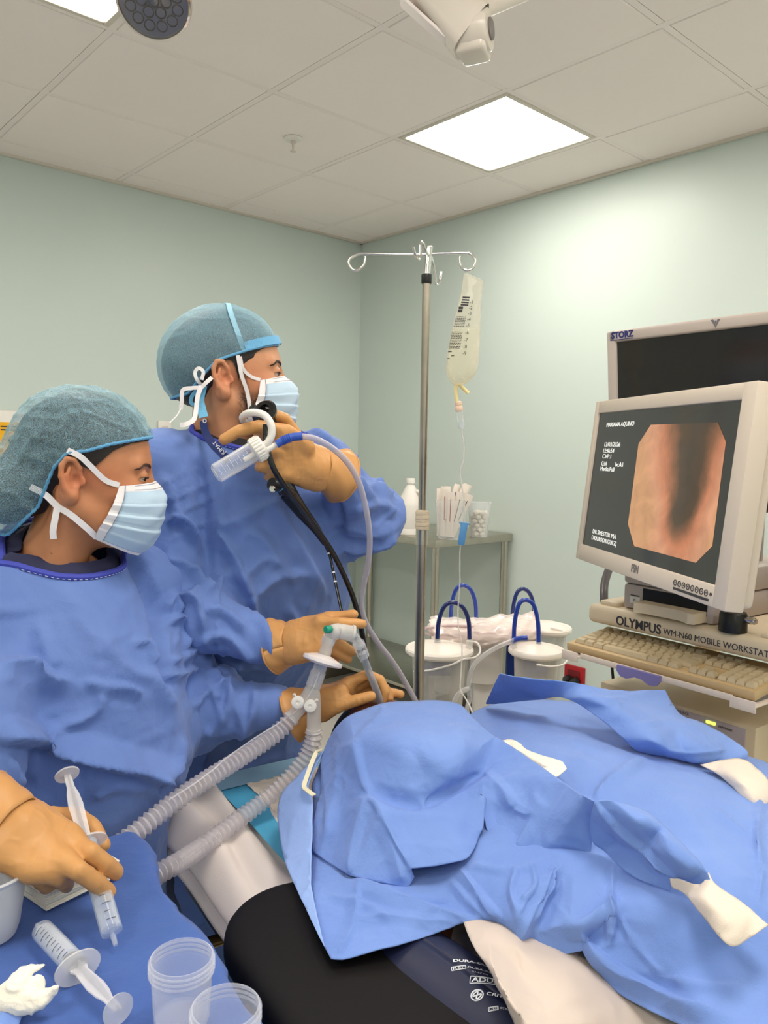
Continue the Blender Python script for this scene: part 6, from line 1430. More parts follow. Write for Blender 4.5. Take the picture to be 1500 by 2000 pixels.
# ---- gown laid on top: tent over the chin, near sleeve, far flap
gt = thing('laid_gown', 'light blue gown with white knit cuffs laid over the patient', 'gown', sr_(.55, .3, ZB+.12))
G1 = {}
add('t', [(750, 1369, 1.08), (821, 1367, 1.085), (882, 1368, 1.08), (903, 1376, 1.08), (930, 1406, 1.078), (968, 1438, 1.07), (1010, 1464, 1.066), (1050, 1492, 1.066), (1095, 1523, 1.072), (1140, 1555, 1.08), (1162, 1565, 1.082)], G1)
add('h', [(1160, 1600, 1.05), (1156, 1650, 1.02), (1148, 1681, 1.0), (1132, 1674, 1.0), (1090, 1676, .995), (1052, 1674, .992), (1006, 1677, .988), (974, 1660, .985), (952, 1620, .995), (941, 1560, 1.02), (936, 1630, .992), (928, 1656, .99), (914, 1678, .987), (860, 1688, .985), (803, 1696, .978), (811, 1713, .965), (800, 1736, .955), (745, 1724, .955), (683, 1711, .952), (640, 1684, .945), (608, 1662, .94), (610, 1600, .955), (626, 1543, .972), (632, 1466, 1.0), (643, 1438, 1.02), (655, 1420, 1.04), (674, 1399, 1.06), (712, 1383, 1.072)], G1)
add('k', [(694, 1444, 1.062), (722, 1553, 1.02), (827, 1576, 1.022), (946, 1508, 1.04), (744, 1590, 1.018), (800, 1450, 1.09), (880, 1450, 1.088), (930, 1460, 1.072), (662, 1570, .99), (690, 1640, .975), (760, 1660, .985), (870, 1620, 1.008), (1000, 1560, 1.035), (1060, 1600, 1.03), (1010, 1520, 1.05), (970, 1590, 1.01), (1100, 1620, 1.035), (660, 1450, 1.035), (765, 1500, 1.055), (880, 1530, 1.05), (662, 1490, 1.02), (780, 1640, .995)], G1)
out1 = ['t%d' % i for i in range(11)]+['h%d' % i for i in range(28)]
FE1 = [['k0', 'k1', 'k4', 'k21', 'h14'], ['k1', 'k2', 'k3'], ['k1', 'k8', 'h20'], ['k4', 'h18'], ['k3', 'h9'], ['k3', 'k12', 'k13'], ['h25', 'k17', 'k0'], ['k2', 'k18'], ['k12', 'k15', 'h8'], ['t5', 'k7', 'k3']]
cloth('gown_front', G1, out1, FE1, 4, gt, MT['drape'], .9, .0012, 12, .25, pf=[
    ([(694, 1444), (705, 1500), (722, 1553)], 10, 45, .007), ([(722, 1553), (744, 1590), (770, 1640), (803, 1696)], 30, 8, .008), ([(722, 1553), (775, 1567), (827, 1576)], 30, 14, -.008), ([(827, 1576), (880, 1545), (946, 1508)], 40, 14, -.008),
    ([(722, 1553), (700, 1620), (683, 1711)], 12, 40, .007), ([(694, 1444), (735, 1405), (750, 1380)], 8, 22, .004), ([(800, 1450), (827, 1520), (828, 1576)], 40, 30, -.005), ([(626, 1450), (640, 1560), (645, 1640)], 20, 12, .005),
    ([(946, 1508), (985, 1545), (1005, 1580)], 16, 20, .006), ([(1005, 1580), (1035, 1590), (1052, 1550)], 14, 10, .004), ([(1062, 1560), (1035, 1610), (1008, 1660)], 22, 8, .006), ([(940, 1520), (940, 1580), (938, 1640)], 30, 26, .012), ([(660, 1460), (655, 1560), (630, 1650)], 10, 18, .004), ([(740, 1600), (770, 1660), (790, 1725)], 12, 25, .005), ([(900, 1420), (905, 1470), (890, 1530)], 40, 40, .004)])
G2 = {}
o2 = add('a', [(1160, 1566, 1.084), (1200, 1562, 1.088), (1252, 1576, 1.08), (1300, 1616, 1.07), (1344, 1660, 1.06), (1380, 1700, 1.05), (1388, 1722, 1.04), (1372, 1737, 1.03), (1345, 1722, 1.03), (1318, 1714, 1.032), (1308, 1742, 1.012), (1270, 1728, 1.012), (1228, 1708, 1.014), (1204, 1688, 1.016), (1180, 1660, 1.02), (1156, 1652, 1.022), (1150, 1610, 1.05)], G2)
add('m', [(1200, 1605, 1.062), (1260, 1658, 1.045), (1240, 1600, 1.086), (1300, 1660, 1.07), (1340, 1695, 1.055), (1210, 1650, 1.03), (1270, 1700, 1.024)], G2)
sl = cloth('near_sleeve', G2, o2, [['a0', 'm0', 'm1', 'a9']], 4, gt, MT['drape'], .9, .0009, 22, .2, pf=[([(1165, 1570), (1200, 1606), (1262, 1660), (1318, 1712)], 6, 26, .010), ([(1250, 1590), (1300, 1640), (1370, 1700)], 20, 20, .004)])
cream = mat('knit_cuff', s2l(226, 214, 200), rough=.9, bump=.4, bscale=900)
G3 = {}
o3 = add('a', [(1308, 1716, 1.03), (1330, 1718, 1.034), (1372, 1734, 1.036), (1384, 1702, 1.045), (1390, 1720, 1.042), (1412, 1738, 1.036), (1440, 1752, 1.034), (1470, 1780, 1.03), (1501, 1806, 1.024), (1465, 1832, 1.02), (1428, 1857, 1.016), (1404, 1828, 1.022), (1380, 1796, 1.024), (1358, 1770, 1.024), (1340, 1748, 1.022), (1325, 1738, 1.02), (1310, 1736, 1.018)], G3)
add('m', [(1375, 1752, 1.045), (1410, 1780, 1.044), (1445, 1806, 1.036)], G3)
cloth('knit_cuff', G3, o3, [], 3, gt, cream, .5, .0012, 31, 0)
# far flap: outer face and the lip that folds towards the camera
G4 = {}
o4 = add('a', [(976, 1316, 1.10), (1020, 1324, 1.105), (1092, 1330, 1.105), (1140, 1336, 1.10), (1180, 1347, 1.09), (1244, 1350, 1.07), (1300, 1346, 1.06), (1313, 1376, 1.045), (1332, 1400, 1.035), (1364, 1404, 1.035), (1420, 1436, 1.02), (1464, 1466, 1.01), (1460, 1481, 1.0), (1415, 1486, 1.005), (1368, 1494, 1.005), (1320, 1484, 1.01), (1284, 1476, 1.015), (1240, 1470, 1.02), (1220, 1445, 1.04), (1188, 1416, 1.055), (1140, 1380, 1.07), (1095, 1358, 1.08), (1060, 1366, 1.05), (1000, 1372, 1.025), (948, 1376, 1.01), (962, 1345, 1.06)], G4)
add('m', [(1020, 1350, 1.055), (1150, 1362, 1.09), (1205, 1385, 1.08), (1245, 1408, 1.068), (1290, 1430, 1.058), (1350, 1450, 1.043), (1262, 1445, 1.052), (1400, 1462, 1.028), (1300, 1462, 1.040), (1215, 1365, 1.076), (1320, 1415, 1.052), (1330, 1470, 1.026), (985, 1335, 1.075)], G4)
cloth('far_sleeve', G4, o4, [['m0', 'a22'], ['a0', 'm12', 'a24']], 4, gt, MT['drape'], .9, .0010, 41, .2, pf=[([(1130, 1362), (1200, 1366), (1280, 1348)], 8, 14, .0035), ([(1250, 1416), (1310, 1412), (1370, 1424)], 14, 8, .004), ([(1308, 1466), (1350, 1470), (1420, 1464)], 5, 8, .003)])
G5 = {}
o5 = add('a', [(1368, 1494, 1.008), (1410, 1482, 1.015), (1456, 1478, 1.012), (1478, 1500, 1.014), (1506, 1522, 1.01), (1512, 1560, 1.0), (1486, 1583, .995), (1460, 1572, 1.0), (1432, 1536, 1.006), (1396, 1506, 1.006)], G5)
add('m', [(1430, 1510, 1.028), (1470, 1545, 1.022)], G5)
cloth('knit_cuff', G5, o5, [], 3, gt, cream, .5, .0012, 51, 0)
# left side panel with its cream tie
G6 = {}
o6 = add('a', [(634, 1462, 1.005), (616, 1479, .99), (578, 1518, .965), (547, 1543, .945), (538, 1582, .93), (542, 1620, .92), (552, 1678, .922), (574, 1726, .932), (597, 1774, .938), (619, 1822, .941), (634, 1850, .94), (622, 1800, .944), (612, 1760, .944), (606, 1716, .946), (607, 1660, .952), (608, 1604, .962), (613, 1557, .972), (596, 1537, .975), (612, 1500, .99)], G6)
add('m', [(572, 1560, .955), (580, 1620, .945), (588, 1690, .938), (600, 1745, .942)], G6)
cloth('side_panel', G6, o6, [], 3, gt, mat('drape_pale', s2l(150, 182, 242), rough=.75, sheen=.1, bump=.3, bscale=700), .5, .0016, 61, 0)
tie_m = mat('cream_tie', s2l(235, 228, 195), rough=.8)
tp = spline([PZ(628, 1464, 1.01), PZ(618, 1470, 1.004), PZ(609, 1490, .998), PZ(600, 1515, .985), PZ(594, 1536, .978), PZ(602, 1545, .980), PZ(613, 1553, .982)], 6)
obj('gown_tie', MB().ribbon(tp, .007, (0, -.3, 1), .0012), tie_m, gt)
# inner dark panel between side panel and tent
G7 = {}
o7 = add('a', [(636, 1466, .995), (622, 1500, .975), (604, 1536, .962), (614, 1558, .958), (608, 1604, .945), (607, 1660, .935), (606, 1716, .938), (612, 1770, .936), (640, 1740, .940), (690, 1720, .945), (660, 1600, .965), (650, 1500, .99)], G7)
cloth('inner_panel', G7, o7, [], 2, gt, MT['drape'], .5, .001, 71, 0)
# gauze on the drape
G8 = {}
o8 = add('a', [(980, 1446, 1.045), (996, 1441, 1.046), (1012, 1446, 1.047), (1026, 1463, 1.05), (1060, 1475, 1.053), (1100, 1488, 1.054), (1107, 1500, 1.053), (1096, 1512, 1.052), (1082, 1524, 1.05), (1040, 1500, 1.05), (1000, 1468, 1.048)], G8)
add('m', [(1008, 1460, 1.056), (1050, 1488, 1.061), (1080, 1500, 1.060)], G8)
ga = cloth('gauze_pad', G8, o8, [['m0', 'm1', 'm2']], 3, None, MT['cotton'], .8, .0016, 81, .1, loc=PZ(1040, 1480, 1.05)); tag(ga, 'folded white gauze pad lying on the drape by the far flap', 'gauze')
# white patient sheet below the drape
G9 = {}
o9 = add('a', [(905, 1800, .945), (960, 1790, .955), (1060, 1840, .94), (1140, 1850, .93), (1200, 1920, .915), (1300, 1980, .905), (1420, 2060, .9), (1300, 2120, .87), (1100, 2120, .90), (1030, 2060, .93), (998, 1990, .955), (975, 1940, .962), (950, 1890, .963), (930, 1860, .96), (914, 1826, .952)], G9)
add('m', [(955, 1830, .965), (958, 1880, .972), (985, 1940, .975), (1010, 1850, .955), (1000, 1870, .948), (1060, 1900, .955), (1120, 1920, .95), (1040, 1940, .945), (1080, 1980, .945), (1160, 1960, .935), (1160, 2000, .93), (1030, 2000, .965), (1060, 2060, .95), (1230, 2000, .91)], G9)
ws = cloth('patient_sheet', G9, o9, [['m0', 'm1', 'm2', 'm11'], ['m4', 'm7', 'm8', 'm12'], ['m3', 'm4']], 3, None, mat('sheet_cream', s2l(206, 192, 182), rough=.75, bump=.1, bscale=400), .6, .0016, 91, .05, loc=sr_(.7, .15, ZB+.08)); tag(ws, 'cream cotton sheet showing below the drape beside the pressure cuff', 'sheet')
# ================================================================== BRONCHOSCOPE
t = thing('bronchoscope', 'black bronchoscope held up in the bearded clinician\'s gloved hand', 'endoscope', P(548, 940, 1.36))
bp_, bg = MT['black_plastic'], MT['black_gloss']
h0, h1 = P(512, 798, 1.362), P(562, 962, 1.368)
axs = nrm(h1-h0)
obj('control_head', MB().tube(spline([h0, P(520, 830, 1.368), P(535, 890, 1.372), h1], 8), np.r_[np.linspace(.021, .019, 12), np.linspace(.019, .016, 13)], 22), bp_, t)
obj('eyepiece_ring', MB().lathe([(.012, 0), (.020, .0), (.021, .006), (.018, .010), (.010, .011), (.009, .004)], axisframe(P(520, 806, 1.345), (-.3, -1, .5)), 26, cap=False), bg, t)
obj('suction_valve', MB().lathe([(.009, 0), (.009, .014), (.007, .017), (0, .017)], axisframe(P(504, 808, 1.345), (-.5, -.6, .5)), 20), bp_, t)
obj('lever', MB().tube(spline([P(518, 812, 1.36), P(516, 800, 1.352), P(512, 792, 1.345)], 5), .004, 10), bp_, t)
obj('boot', MB().tube(spline([h1, P(590, 1000, 1.375), P(618, 1035, 1.385), P(634, 1062, 1.39)], 8), np.linspace(.016, .0045, 25), 18), bp_, t)
prt = obj('channel_port', MB().cyl(P(572, 968, 1.362), P(541, 948, 1.335), .0095, .0085, 18).cyl(P(541, 948, 1.335), P(530, 946, 1.325), .011, .011, 18), bp_, t)
obj('blue_ring', MB().lathe([(.0098, -.0014), (.0102, 0), (.0098, .0014)], axisframe(P(547, 950, 1.34), P(541, 948, 1.335)-P(572, 968, 1.362)), 20, cap=False), mat('ring_blue', s2l(70, 150, 200), rough=.3), prt)
obj('port_cap', MB().lathe([(.005, 0), (.006, .002), (.004, .005), (0, .005)], axisframe(P(532, 955, 1.318), (-.1, -1, -.1)), 16), MT['chrome'], prt)
ins = spline([P(634, 1062, 1.39), P(644, 1085, 1.39), P(650, 1112, 1.385), P(660, 1160, 1.365), P(670, 1205, 1.345), P(682, 1240, 1.33), P(696, 1262, 1.322), P(712, 1300, 1.322), P(740, 1366, 1.33)], 8)
it = obj('insertion_tube', MB().tube(ins, .0026, 10), bg, t)
for px_, py_ in ((643, 1080), (650, 1116), (655, 1138)):
    k = np.argmin(((project(ins)-A([px_, py_]))**2).sum(1)); obj('depth_mark', MB().cyl(ins[k], ins[k]+nrm(ins[k+1]-ins[k])*.0025, .0029, None, 12), MT['print_white'], it)
obj('light_cord', MB().tube(spline([P(519, 830, 1.30), P(519, 850, 1.296), P(523, 880, 1.29), P(536, 918, 1.292), P(560, 955, 1.31), P(590, 995, 1.335), P(620, 1035, 1.36), P(650, 1080, 1.385), P(675, 1130, 1.40), P(694, 1180, 1.405), P(708, 1240, 1.41), P(720, 1310, 1.43), P(740, 1390, 1.46)], 8), .0050, 12), bg, t)
# ------------------------------------------------------------------ specimen trap on the scope
t = thing('specimen_trap', 'clear graduated specimen trap with white cap hanging from the scope', 'specimen trap', P(460, 905, 1.29))
wp = MT['white_plastic']
a0, a1 = P(502, 878, 1.285), P(419, 927, 1.265); M = axisframe(a0, a1-a0); L_ = np.linalg.norm(a1-a0)
obj('vial', MB().lathe([(.0172, .0), (.0165, L_-.004), (.012, L_), (0, L_+.001), (0, L_-.001), (.0148, L_-.006), (.0158, 0)], M, 32), MT['clear'], t)
obj('cap', MB().lathe([(.0, -.012), (.019, -.012), (.0205, -.010), (.0205, .006), (.0175, .008)], M, 32), wp, t)
for k in range(24): obj('cap_rib', MB().box((.0206*math.cos(k*math.pi/12), .0206*math.sin(k*math.pi/12), -.002), (.002, .002, .013), M), wp, t)
obj('dip_tube', MB().cyl(xf(M, (.005, -.004, 0))[0], xf(M, (.005, -.004, .028))[0], .0048, .0042, 14), wp, t)
for k in range(9):
    zz = .018+k*.0075; pts = [xf(M, (.0169*math.cos(q), .0169*math.sin(q), zz))[0] for q in np.linspace(-.2-1.0, .25 if k % 2 else .6-1.0, 6)]
    ang0 = None
    vdir = np.linalg.inv(M[:3, :3])@nrm(C0-a0); th0 = math.atan2(vdir[1], vdir[0])
    pts = [xf(M, (.0170*math.cos(th0+q), .0170*math.sin(th0+q), zz))[0] for q in np.linspace(-.35, .25 if k % 2 else .55, 6)]
    obj('graduation', MB().tube(A(pts), .0003, 4), MT['print_white'], t)
obj('hook_arm', MB().tube(spline([P(476, 822, 1.335), P(474, 815, 1.325), P(482, 808, 1.31), P(498, 806, 1.295), P(516, 811, 1.285), P(528, 826, 1.28), P(531, 845, 1.28), P(525, 862, 1.28), P(512, 872, 1.283), P(503, 876, 1.286)], 8), .0062, 16), wp, t)
obj('nozzle', MB().tube([P(512, 884, 1.28), P(530, 874, 1.28), P(546, 864, 1.282)], [.0055, .005, .0045], 14), wp, t)
t = thing('suction_tubing', 'clear suction tubing with blue ribbed connector leaving the specimen trap', 'tubing', P(715, 1000, 1.4))
c_pts = spline([P(540, 868, 1.28), P(552, 861, 1.282), P(570, 854, 1.285), P(590, 852, 1.288)], 10); rr = np.full(len(c_pts), .0068); rr[10:20:2] += .0012
obj('blue_connector', MB().tube(c_pts, rr, 18), mat('conn_blue', s2l(48, 84, 178), rough=.35), t)
sp_ = spline([P(588, 852, 1.288), P(615, 857, 1.29), P(650, 876, 1.30), P(680, 905, 1.32), P(702, 945, 1.34), P(716, 1000, 1.36), P(722, 1050, 1.38), P(719, 1100, 1.40), P(710, 1145, 1.42), P(706, 1180, 1.43), P(714, 1215, 1.44), P(738, 1255, 1.46), P(765, 1290, 1.48), P(790, 1330, 1.5), P(820, 1385, 1.5), P(835, 1420, 1.48)], 8)
obj('hose', MB().tube(sp_, .0052, 14), clear('hose_grey', alpha=.5, rough=.12, col=s2l(205, 200, 210), tint=(.93, .91, .95)), t)
# ================================================================== BREATHING CIRCUIT
cs_, ml = MT['clear_soft'], MT['milky']
t = thing('breathing_connector', 'clear Y-piece with round white filter and green-capped elbow held by two gloves', 'breathing connector', P(612, 1400, 1.27))
d = 1.265
fa, fb_ = P(638, 1266, d), P(623, 1306, d); fd = nrm(fb_-fa); fc = P(631, 1287, d)
obj('filter_disc', MB().lathe([(.0, -.007), (.012, -.007), (.016, -.006), (.030, -.001), (.0335, .0), (.0335, .0055), (.030, .0075), (.014, .010), (0, .010)], axisframe(fc, fd+A([.05, -.25, 0])), 44), mat('filter_white', s2l(236, 228, 228), rough=.3, sss=.3, subcol=(.02, .02, .02)), t)
obj('filter_neck', MB().cyl(fc-fd*.003, P(645, 1240, d), .0105, .0092, 24).cyl(P(640, 1256, d), P(644, 1243, d), .0115, .0115, 24), ml, t)
obj('elbow_body', MB().tube(spline([P(646, 1243, d), P(649, 1233, d), P(660, 1230, d), P(672, 1233, d)], 6), [.0105]*19, 20).ball(P(655, 1234, d), .0135, 12), ml, t)
obj('swivel', MB().cyl(P(664, 1233, d), P(690, 1238, d+.004), .0125, .013, 24).cyl(P(686, 1237, d+.003), P(691, 1238, d+.004), .0142, .0142, 24), ml, t)
obj('green_cap', MB().lathe([(.0055, 0), (.0065, .002), (.0065, .010), (.005, .012), (0, .012)], axisframe(P(646, 1229, d-.012), (-.55, -.6, .1)), 18), mat('cap_green', s2l(30, 150, 120), rough=.3), t)
obj('tube_adapter', MB().cyl(P(690, 1240, d+.005), P(703, 1262, d+.02), .0075, .0085, 20).cyl(P(700, 1256, d+.016), P(710, 1281, d+.03), .0105, .0098, 22).cyl(P(706, 1281, d+.03), P(713, 1283, d+.03), .011, .011, 12), MT['clear'], t)
obj('airway_tube', MB().tube(spline([P(708, 1276, d+.027), P(716, 1300, d+.035), P(728, 1330, d+.04), P(740, 1362, d+.05), P(746, 1385, d+.06)], 8), .0062, 16), clear('airway', alpha=.35, rough=.1, col=s2l(190, 195, 205), tint=(.85, .88, .9)), t)
obj('filter_outlet', MB().cyl(fc+fd*.006, P(614, 1336, d), .0115, .0105, 24).cyl(P(622, 1312, d), P(612, 1340, d), .0128, .0128, 24), cs_, t)
yb = MB(); yb.cyl(P(613, 1336, d), P(609, 1352, d), .0108, .0115, 24).tube(spline([P(609, 1345, d), P(600, 1362, d), P(585, 1383, d), P(570, 1402, d)], 5), .0115, 20).tube(spline([P(610, 1345, d), P(613, 1370, d), P(613, 1400, d), P(613, 1425, d)], 5), .0118, 20)
obj('y_body', yb, ml, t)
for (x, y, dx, dy) in ((582, 1371, -8, -16), (606, 1378, 14, -12)):
    c = P(x, y, d-.013); p_ = obj('port_cap', MB().lathe([(.0055, .0), (.0105, .0), (.0105, .004), (.0085, .005), (.003, .005), (.0025, .003), (0, .003)], axisframe(c, (0, -1, .15)), 24).tube([c, P(x+dx, y+dy, d-.015)], .0025, 8), MT['white_plastic'], t)
def corrugated(name, lab, pts, end0=None, rmin=.0104, rmax=.0152, pitch=.0092):
    p = spline(pts, 40); L = np.r_[0, np.cumsum(np.linalg.norm(np.diff(p, axis=0), axis=1))]; n = int(L[-1]/pitch*6); s_ = np.linspace(0, L[-1], n); q = np.c_[[np.interp(s_, L, p[:, k]) for k in range(3)]].T
    ph = (s_/pitch) % 1; r = rmin+(rmax-rmin)*(1-np.abs(2*ph-1))
    t = thing(name, lab, 'breathing hose', p[-1]); obj('corrugated_tube', MB().tube(q, r, 20), clear(name+'_plastic', alpha=.32, rough=.2, col=s2l(226, 220, 224), fres=.8), t, True, 25)
    for a, b in ((p[0], p[6]), (p[-1], p[-8])): obj('hose_cuff', MB().cyl(a+(a-b)*.3, b, .0135, .0135, 24), ml, t)
    return t
corrugated('breathing_hose', 'upper corrugated breathing hose running down left to the draped table', [P(571, 1401, d), P(540, 1432, 1.25), P(480, 1474, 1.21), P(420, 1512, 1.165), P(360, 1552, 1.12), P(310, 1590, 1.085), P(270, 1622, 1.06), P(235, 1648, 1.04), P(205, 1672, 1.02)])
corrugated('breathing_hose', 'lower corrugated breathing hose crossing the absorbent pad', [P(613, 1424, d), P(612, 1445, d), P(600, 1475, 1.262), P(570, 1515, 1.25), P(520, 1560, 1.23), P(460, 1605, 1.19), P(400, 1650, 1.14), P(350, 1684, 1.09), P(310, 1706, 1.06), P(285, 1728, 1.04)])
o = obj('sampling_line', MB().tube(spline([P(624, 1312, d-.012), P(618, 1330, d-.015), P(607, 1352, d-.018), P(585, 1382, d-.018), P(545, 1412, d-.016), P(500, 1440, 1.205), P(440, 1482, 1.165), P(420, 1500, 1.15), P(380, 1530, 1.12), P(330, 1562, 1.085)], 10), .0011, 8), MT['clear_soft'], None, loc=P(420, 1500, 1.2)); tag(o, 'thin clear gas sampling line lying along the upper breathing hose', 'tubing')
# ================================================================== INSTRUMENT TABLE
ZT = .955
e0 = PZ(236, 1628, ZT); e1 = nrm((.60, -.80, 0)); e2 = A([-.80, -.60, 0])
TB = np.eye(4); TB[:3, 0], TB[:3, 1], TB[:3, 2], TB[:3, 3] = e1, -e2, (0, 0, 1), (e0[0], e0[1], 0)      # x along the right edge, y<0 into the table
WT, LTb = .55, .62
t = thing('instrument_table', 'steel instrument stand under the blue table drape', 'table', xf(TB, (LTb/2, -WT/2, 0))[0])
obj('tray', MB().box((LTb/2, -WT/2, ZT-.018), (LTb-.02, WT-.02, .03), TB, .006), MT['steel'], t)
obj('column', MB().box((LTb/2, -WT+.06, .48), (.04, .04, .90), TB, .006), MT['steel'], t)
obj('foot', MB().box((LTb/2, -WT/2, .05), (.05, WT-.05, .03), TB, .008).box((LTb/2, -WT+.08, .05), (LTb*.8, .05, .03), TB, .008), MT['steel'], t)
# drape over it
us = np.linspace(-.05, LTb+.22, 150); vs = np.linspace(-WT-.22, .20, 130); G = np.zeros((len(us), len(vs), 3))
for a, u_ in enumerate(us):
    for b, v_ in enumerate(vs):
        wob = .010*math.sin(u_*11+1)+.006*math.sin(u_*27+.5); edge = wob-.004
        over = max(0, v_-edge); over2 = max(0, -v_-WT); ov3 = max(0, u_-LTb); ov4 = max(0, -u_)
        drop = 0; out = 0
        def hang(o_): return (o_-.012*(1-math.exp(-o_/.012))), .012*(1-math.exp(-o_/.012))
        dz1, dx1 = hang(over); dz2, dx2 = hang(over2); dz3, dx3 = hang(ov3); dz4, dx4 = hang(ov4)
        x = min(max(u_, 0), LTb)+dx3-dx4; y = max(min(v_, edge), -WT)+dx1*(1+.8*math.sin(u_*24))-dx2
        z = ZT-max(dz1, dz2, dz3, dz4)
        G[a, b] = (x, y, z)
Gf = G.reshape(-1, 3); top = Gf[:, 2] > ZT-.004
Gf[:, 2] += np.where(top, .0016*ridged(Gf, 7, 3, .8)+.0010*ridged(Gf, 16, 4, .8), 0)
ed_ = ~top; Gf[:, 1] += np.where(ed_, .006*np.sin(Gf[:, 0]*26+Gf[:, 2]*9), 0)
o = obj('table_drape', MB().grid(xf(TB, Gf).reshape(G.shape)), MT['table_drape'], None, True, None, loc=xf(TB, (LTb/2, -WT/2, ZT))[0]); tag(o, 'deep blue drape covering the instrument table in the lower left', 'drape')
o.modifiers.new('t', 'SOLIDIFY').thickness = .0014
ZS = ZT+.003
# gauze stack
g0 = PZ(90, 1783, ZS); ga = nrm(PZ(228, 1716, ZS)-g0); gb = nrm(PZ(42, 1742, ZS)-g0); 
t = thing('gauze_stack', 'stack of folded white gauze pads under the syringe hand', 'gauze', g0+ga*.05+gb*.05)
lg_ = np.linalg.norm(PZ(228, 1716, ZS)-g0)
for k in range(9):
    w_ = lg_+.0+rnd.uniform(-.003, .003)+(.008*math.sin(k*.9)); dd_ = .10+rnd.uniform(-.003, .003); ox = rnd.uniform(-.002, .002); oy = rnd.uniform(-.002, .002); zk = ZS+.0012+k*.0024
    M = np.eye(4); M[:3, 0], M[:3, 2] = ga, (0, 0, 1); M[:3, 1] = np.cross((0, 0, 1), ga); M[:3, 3] = g0+A([0, 0, 0]); sgn = 1 if gb@M[:3, 1] > 0 else -1
    obj('gauze_layer', MB().box((w_/2+ox, sgn*(dd_/2+oy), zk-g0[2]), (w_, dd_, .0021), M, .0009, 2), MT['cotton'], t)
# syringes
sy_pl = clear('syringe_plastic', alpha=.07, rough=.06, col=s2l(230, 238, 248), fres=.9); pl_m = clear('plunger_plastic', alpha=.42, rough=.25, col=s2l(236, 236, 240), fres=.5)
liq = clear('syringe_liquid', alpha=.08, rough=.02, tint=(.92, .95, .98))
def syringe(tip, end, lab, Lb, R, ext, rot=0., group='syringes'):
    """tip: nozzle point, end: thumb-rest point"""
    ax = nrm(end-tip); L = np.linalg.norm(end-tip); M = axisframe(tip, ax)@RZ(rot)
    t = thing('syringe', lab, 'syringe', (tip+end)/2, group)
    b0_, b1_ = .012, .012+Lb
    obj('barrel', MB().lathe([(.0024, 0), (.0030, .011), (.0036, .0115), (R*.55, b0_), (R*.96, b0_+.002), (R, b0_+.006), (R, b1_), (R*.9, b1_), (R*.9, b0_+.006), (.002, b0_+.003), (.0014, 0)], M, 32), sy_pl, t)
    obj('flange', MB().prism([((R*2.05 if abs(math.cos(q)) > .3 else R*1.3)*math.cos(q), R*1.45*math.sin(q)) for q in np.linspace(0, 2*math.pi, 28, endpoint=False)], b1_-.001, b1_+.0012, M), pl_m, t)
    zr = b0_+Lb*ext
    obj('stopper', MB().lathe([(0, zr-.009), (R*.88, zr-.005), (R*.895, zr-.003), (R*.83, zr-.001), (R*.895, zr+.003), (R*.88, zr+.005), (0, zr+.005)], M, 28), MT['black_plastic'] if ext > .5 else pl_m, t)
    rod = MB(); zl = [zr, b1_+.004, b1_+.008, L-.045, L-.03, L-.02, L]; wl_ = [1.5, 1.5, 1.15, 1.5, 1.25, .8, .7]
    for sw in (0, 1):
        g = np.zeros((7, 2, 3)); g[:, 0, sw] = -R*A(wl_)/2; g[:, 1, sw] = R*A(wl_)/2; g[:, :, 2] = A(zl)[:, None]
        for o_ in (-.0008, .0008): g2 = g.copy(); g2[:, :, 1-sw] = o_; rod.grid(xf(M, g2.reshape(-1, 3)).reshape(7, 2, 3))
    obj('plunger', rod, pl_m, t); obj('thumb_rest', MB().lathe([(0, L-.0018), (R*1.25, L-.0018), (R*1.3, L), (0, L)], M, 32), pl_m, t)
    obj('liquid', MB().lathe([(0, b0_+.004), (R*.86, b0_+.007), (R*.86, zr-.010), (0, zr-.010)], M, 28), liq, t)
    vdir = np.linalg.inv(M[:3, :3])@nrm(C0-tip); th0 = math.atan2(vdir[1], vdir[0])
    for k in range(10):
        zz = b0_+.012+k*(Lb-.02)/10; pts = [xf(M, ((R+.0002)*math.cos(th0+q), (R+.0002)*math.sin(th0+q), zz))[0] for q in np.linspace(-.2, .3 if k % 2 else .7, 6)]
        obj('graduation', MB().tube(A(pts), .00035, 4), MT['ink'], t)
    return t
syringe(PZ(72, 1806, ZS+.012), PZ(231, 1972, ZS+.014), 'syringe with black stopper lying on the blue table drape', .086, .0112, .90)
tipp, endp = PZ(226, 1846, ZS+.005), P(131, 1512, .925)
syringe(tipp, endp, 'upright syringe held in the nearest gloved hand', .112, .0112, .45)
# specimen cups
cupm = clear('cup_plastic', alpha=.15, rough=.2, col=s2l(225, 228, 240), fres=.7)
def cup(px, py, h, lab):
    c = PZ(px, py, ZS+h); base = A([c[0], c[1], ZS]); R = .0288
    t = thing('specimen_cup', lab, 'cup', base, 'open specimen cups')
    obj('cup_wall', MB().lathe([(0, 0), (R*.84, 0), (R*.87, .003), (R*.95, h-.016), (R*.99, h-.015), (R*.99, h-.001), (R*.97, h), (R*.93, h), (R*.93, h-.015), (R*.83, .004), (0, .003)], T(*base), 48), cupm, t)
    for k in range(3): obj('screw_thread', MB().tube([base+A([R*1.0*math.cos(q), R*1.0*math.sin(q), h-.003-k*.0045-.001*q/6.28]) for q in np.linspace(0, 2*math.pi, 40)], .0011, 6), cupm, t)
cup(355, 1868, .060, 'open clear specimen cup standing further from the picture edge'); cup(441, 1964, .060, 'open clear specimen cup at the bottom picture edge')
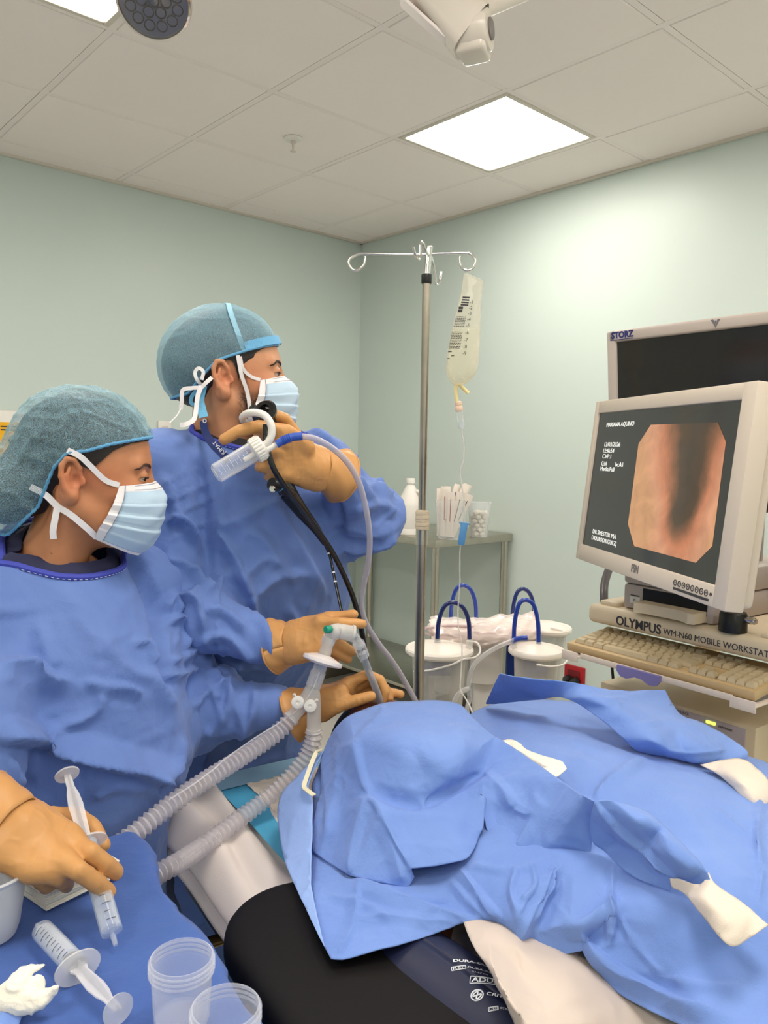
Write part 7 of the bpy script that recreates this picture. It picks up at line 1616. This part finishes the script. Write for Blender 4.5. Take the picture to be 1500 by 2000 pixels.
cb = PZ(-30, 1700, ZS+.07); base = A([cb[0], cb[1], ZS]); R = .042
t = thing('plastic_bowl', 'frosted plastic bowl cut off by the left picture edge', 'bowl', base)
obj('bowl_wall', MB().lathe([(0, 0), (R*.72, 0), (R*.80, .01), (R*.98, .064), (R*1.08, .068), (R*1.10, .070), (R*1.06, .072), (R*.94, .069), (R*.76, .010), (0, .004)], T(*base), 48), clear('bowl_plastic', alpha=.62, rough=.3, col=s2l(222, 224, 228), fres=.4), t)
# crumpled gauze and a folded drape corner
c = PZ(48, 1945, ZS+.018)
def crum(p):
    q = p-c; q = q+.010*np.c_[vnoise(q, 45, 1)-.5, vnoise(q, 45, 2)-.5, vnoise(q, 45, 3)-.5]; 
    d = sd_ell(q, (-.010, .0, -.004), (.020, .016, .013)); d = smin(d, sd_chain(q, [(-.012, .004, 0), (-.010, .020, .006), (.004, .028, .010)], [.011, .008, .004]), .006)
    d = smin(d, sd_chain(q, [(-.005, -.005, -.004), (.014, -.004, -.002), (.026, .002, .004)], [.010, .008, .006]), .005); d = smin(d, sd_ell(q, (.006, .010, 0), (.009, .007, .009)), .004)
    return d
V, Q = isosurface(crum, c-A([.05, .045, .024]), c+A([.05, .055, .035]), .0016); N = vnormals(V, Q); V = V+N*(.0022*ridged(V, 75, 2, .8)+.001*ridged(V, 160, 3, .8))[:, None]; V[:, 2] = np.maximum(V[:, 2], ZS)
o = obj('crumpled_gauze', (V, [list(x) for x in Q]), MT['cotton'], None, True, None, loc=c); tag(o, 'crumpled white gauze on the blue table drape in the lower left corner', 'gauze')
g = []
for u_ in np.linspace(0, 1, 20): g.append([PZ(-60+105*v_*(1-.25*u_), 1968+v_*12+u_*70, ZS+.004+.008*math.sin(v_*3)*math.cos(u_*2)) for v_ in np.linspace(0, 1, 20)])
o = obj('folded_wrap', MB().grid(A(g)), MT['drape'], None, True, None, loc=PZ(0, 1990, ZS)); tag(o, 'folded corner of pale blue wrap at the very bottom left', 'drape'); o.modifiers.new('t', 'SOLIDIFY').thickness = .0015
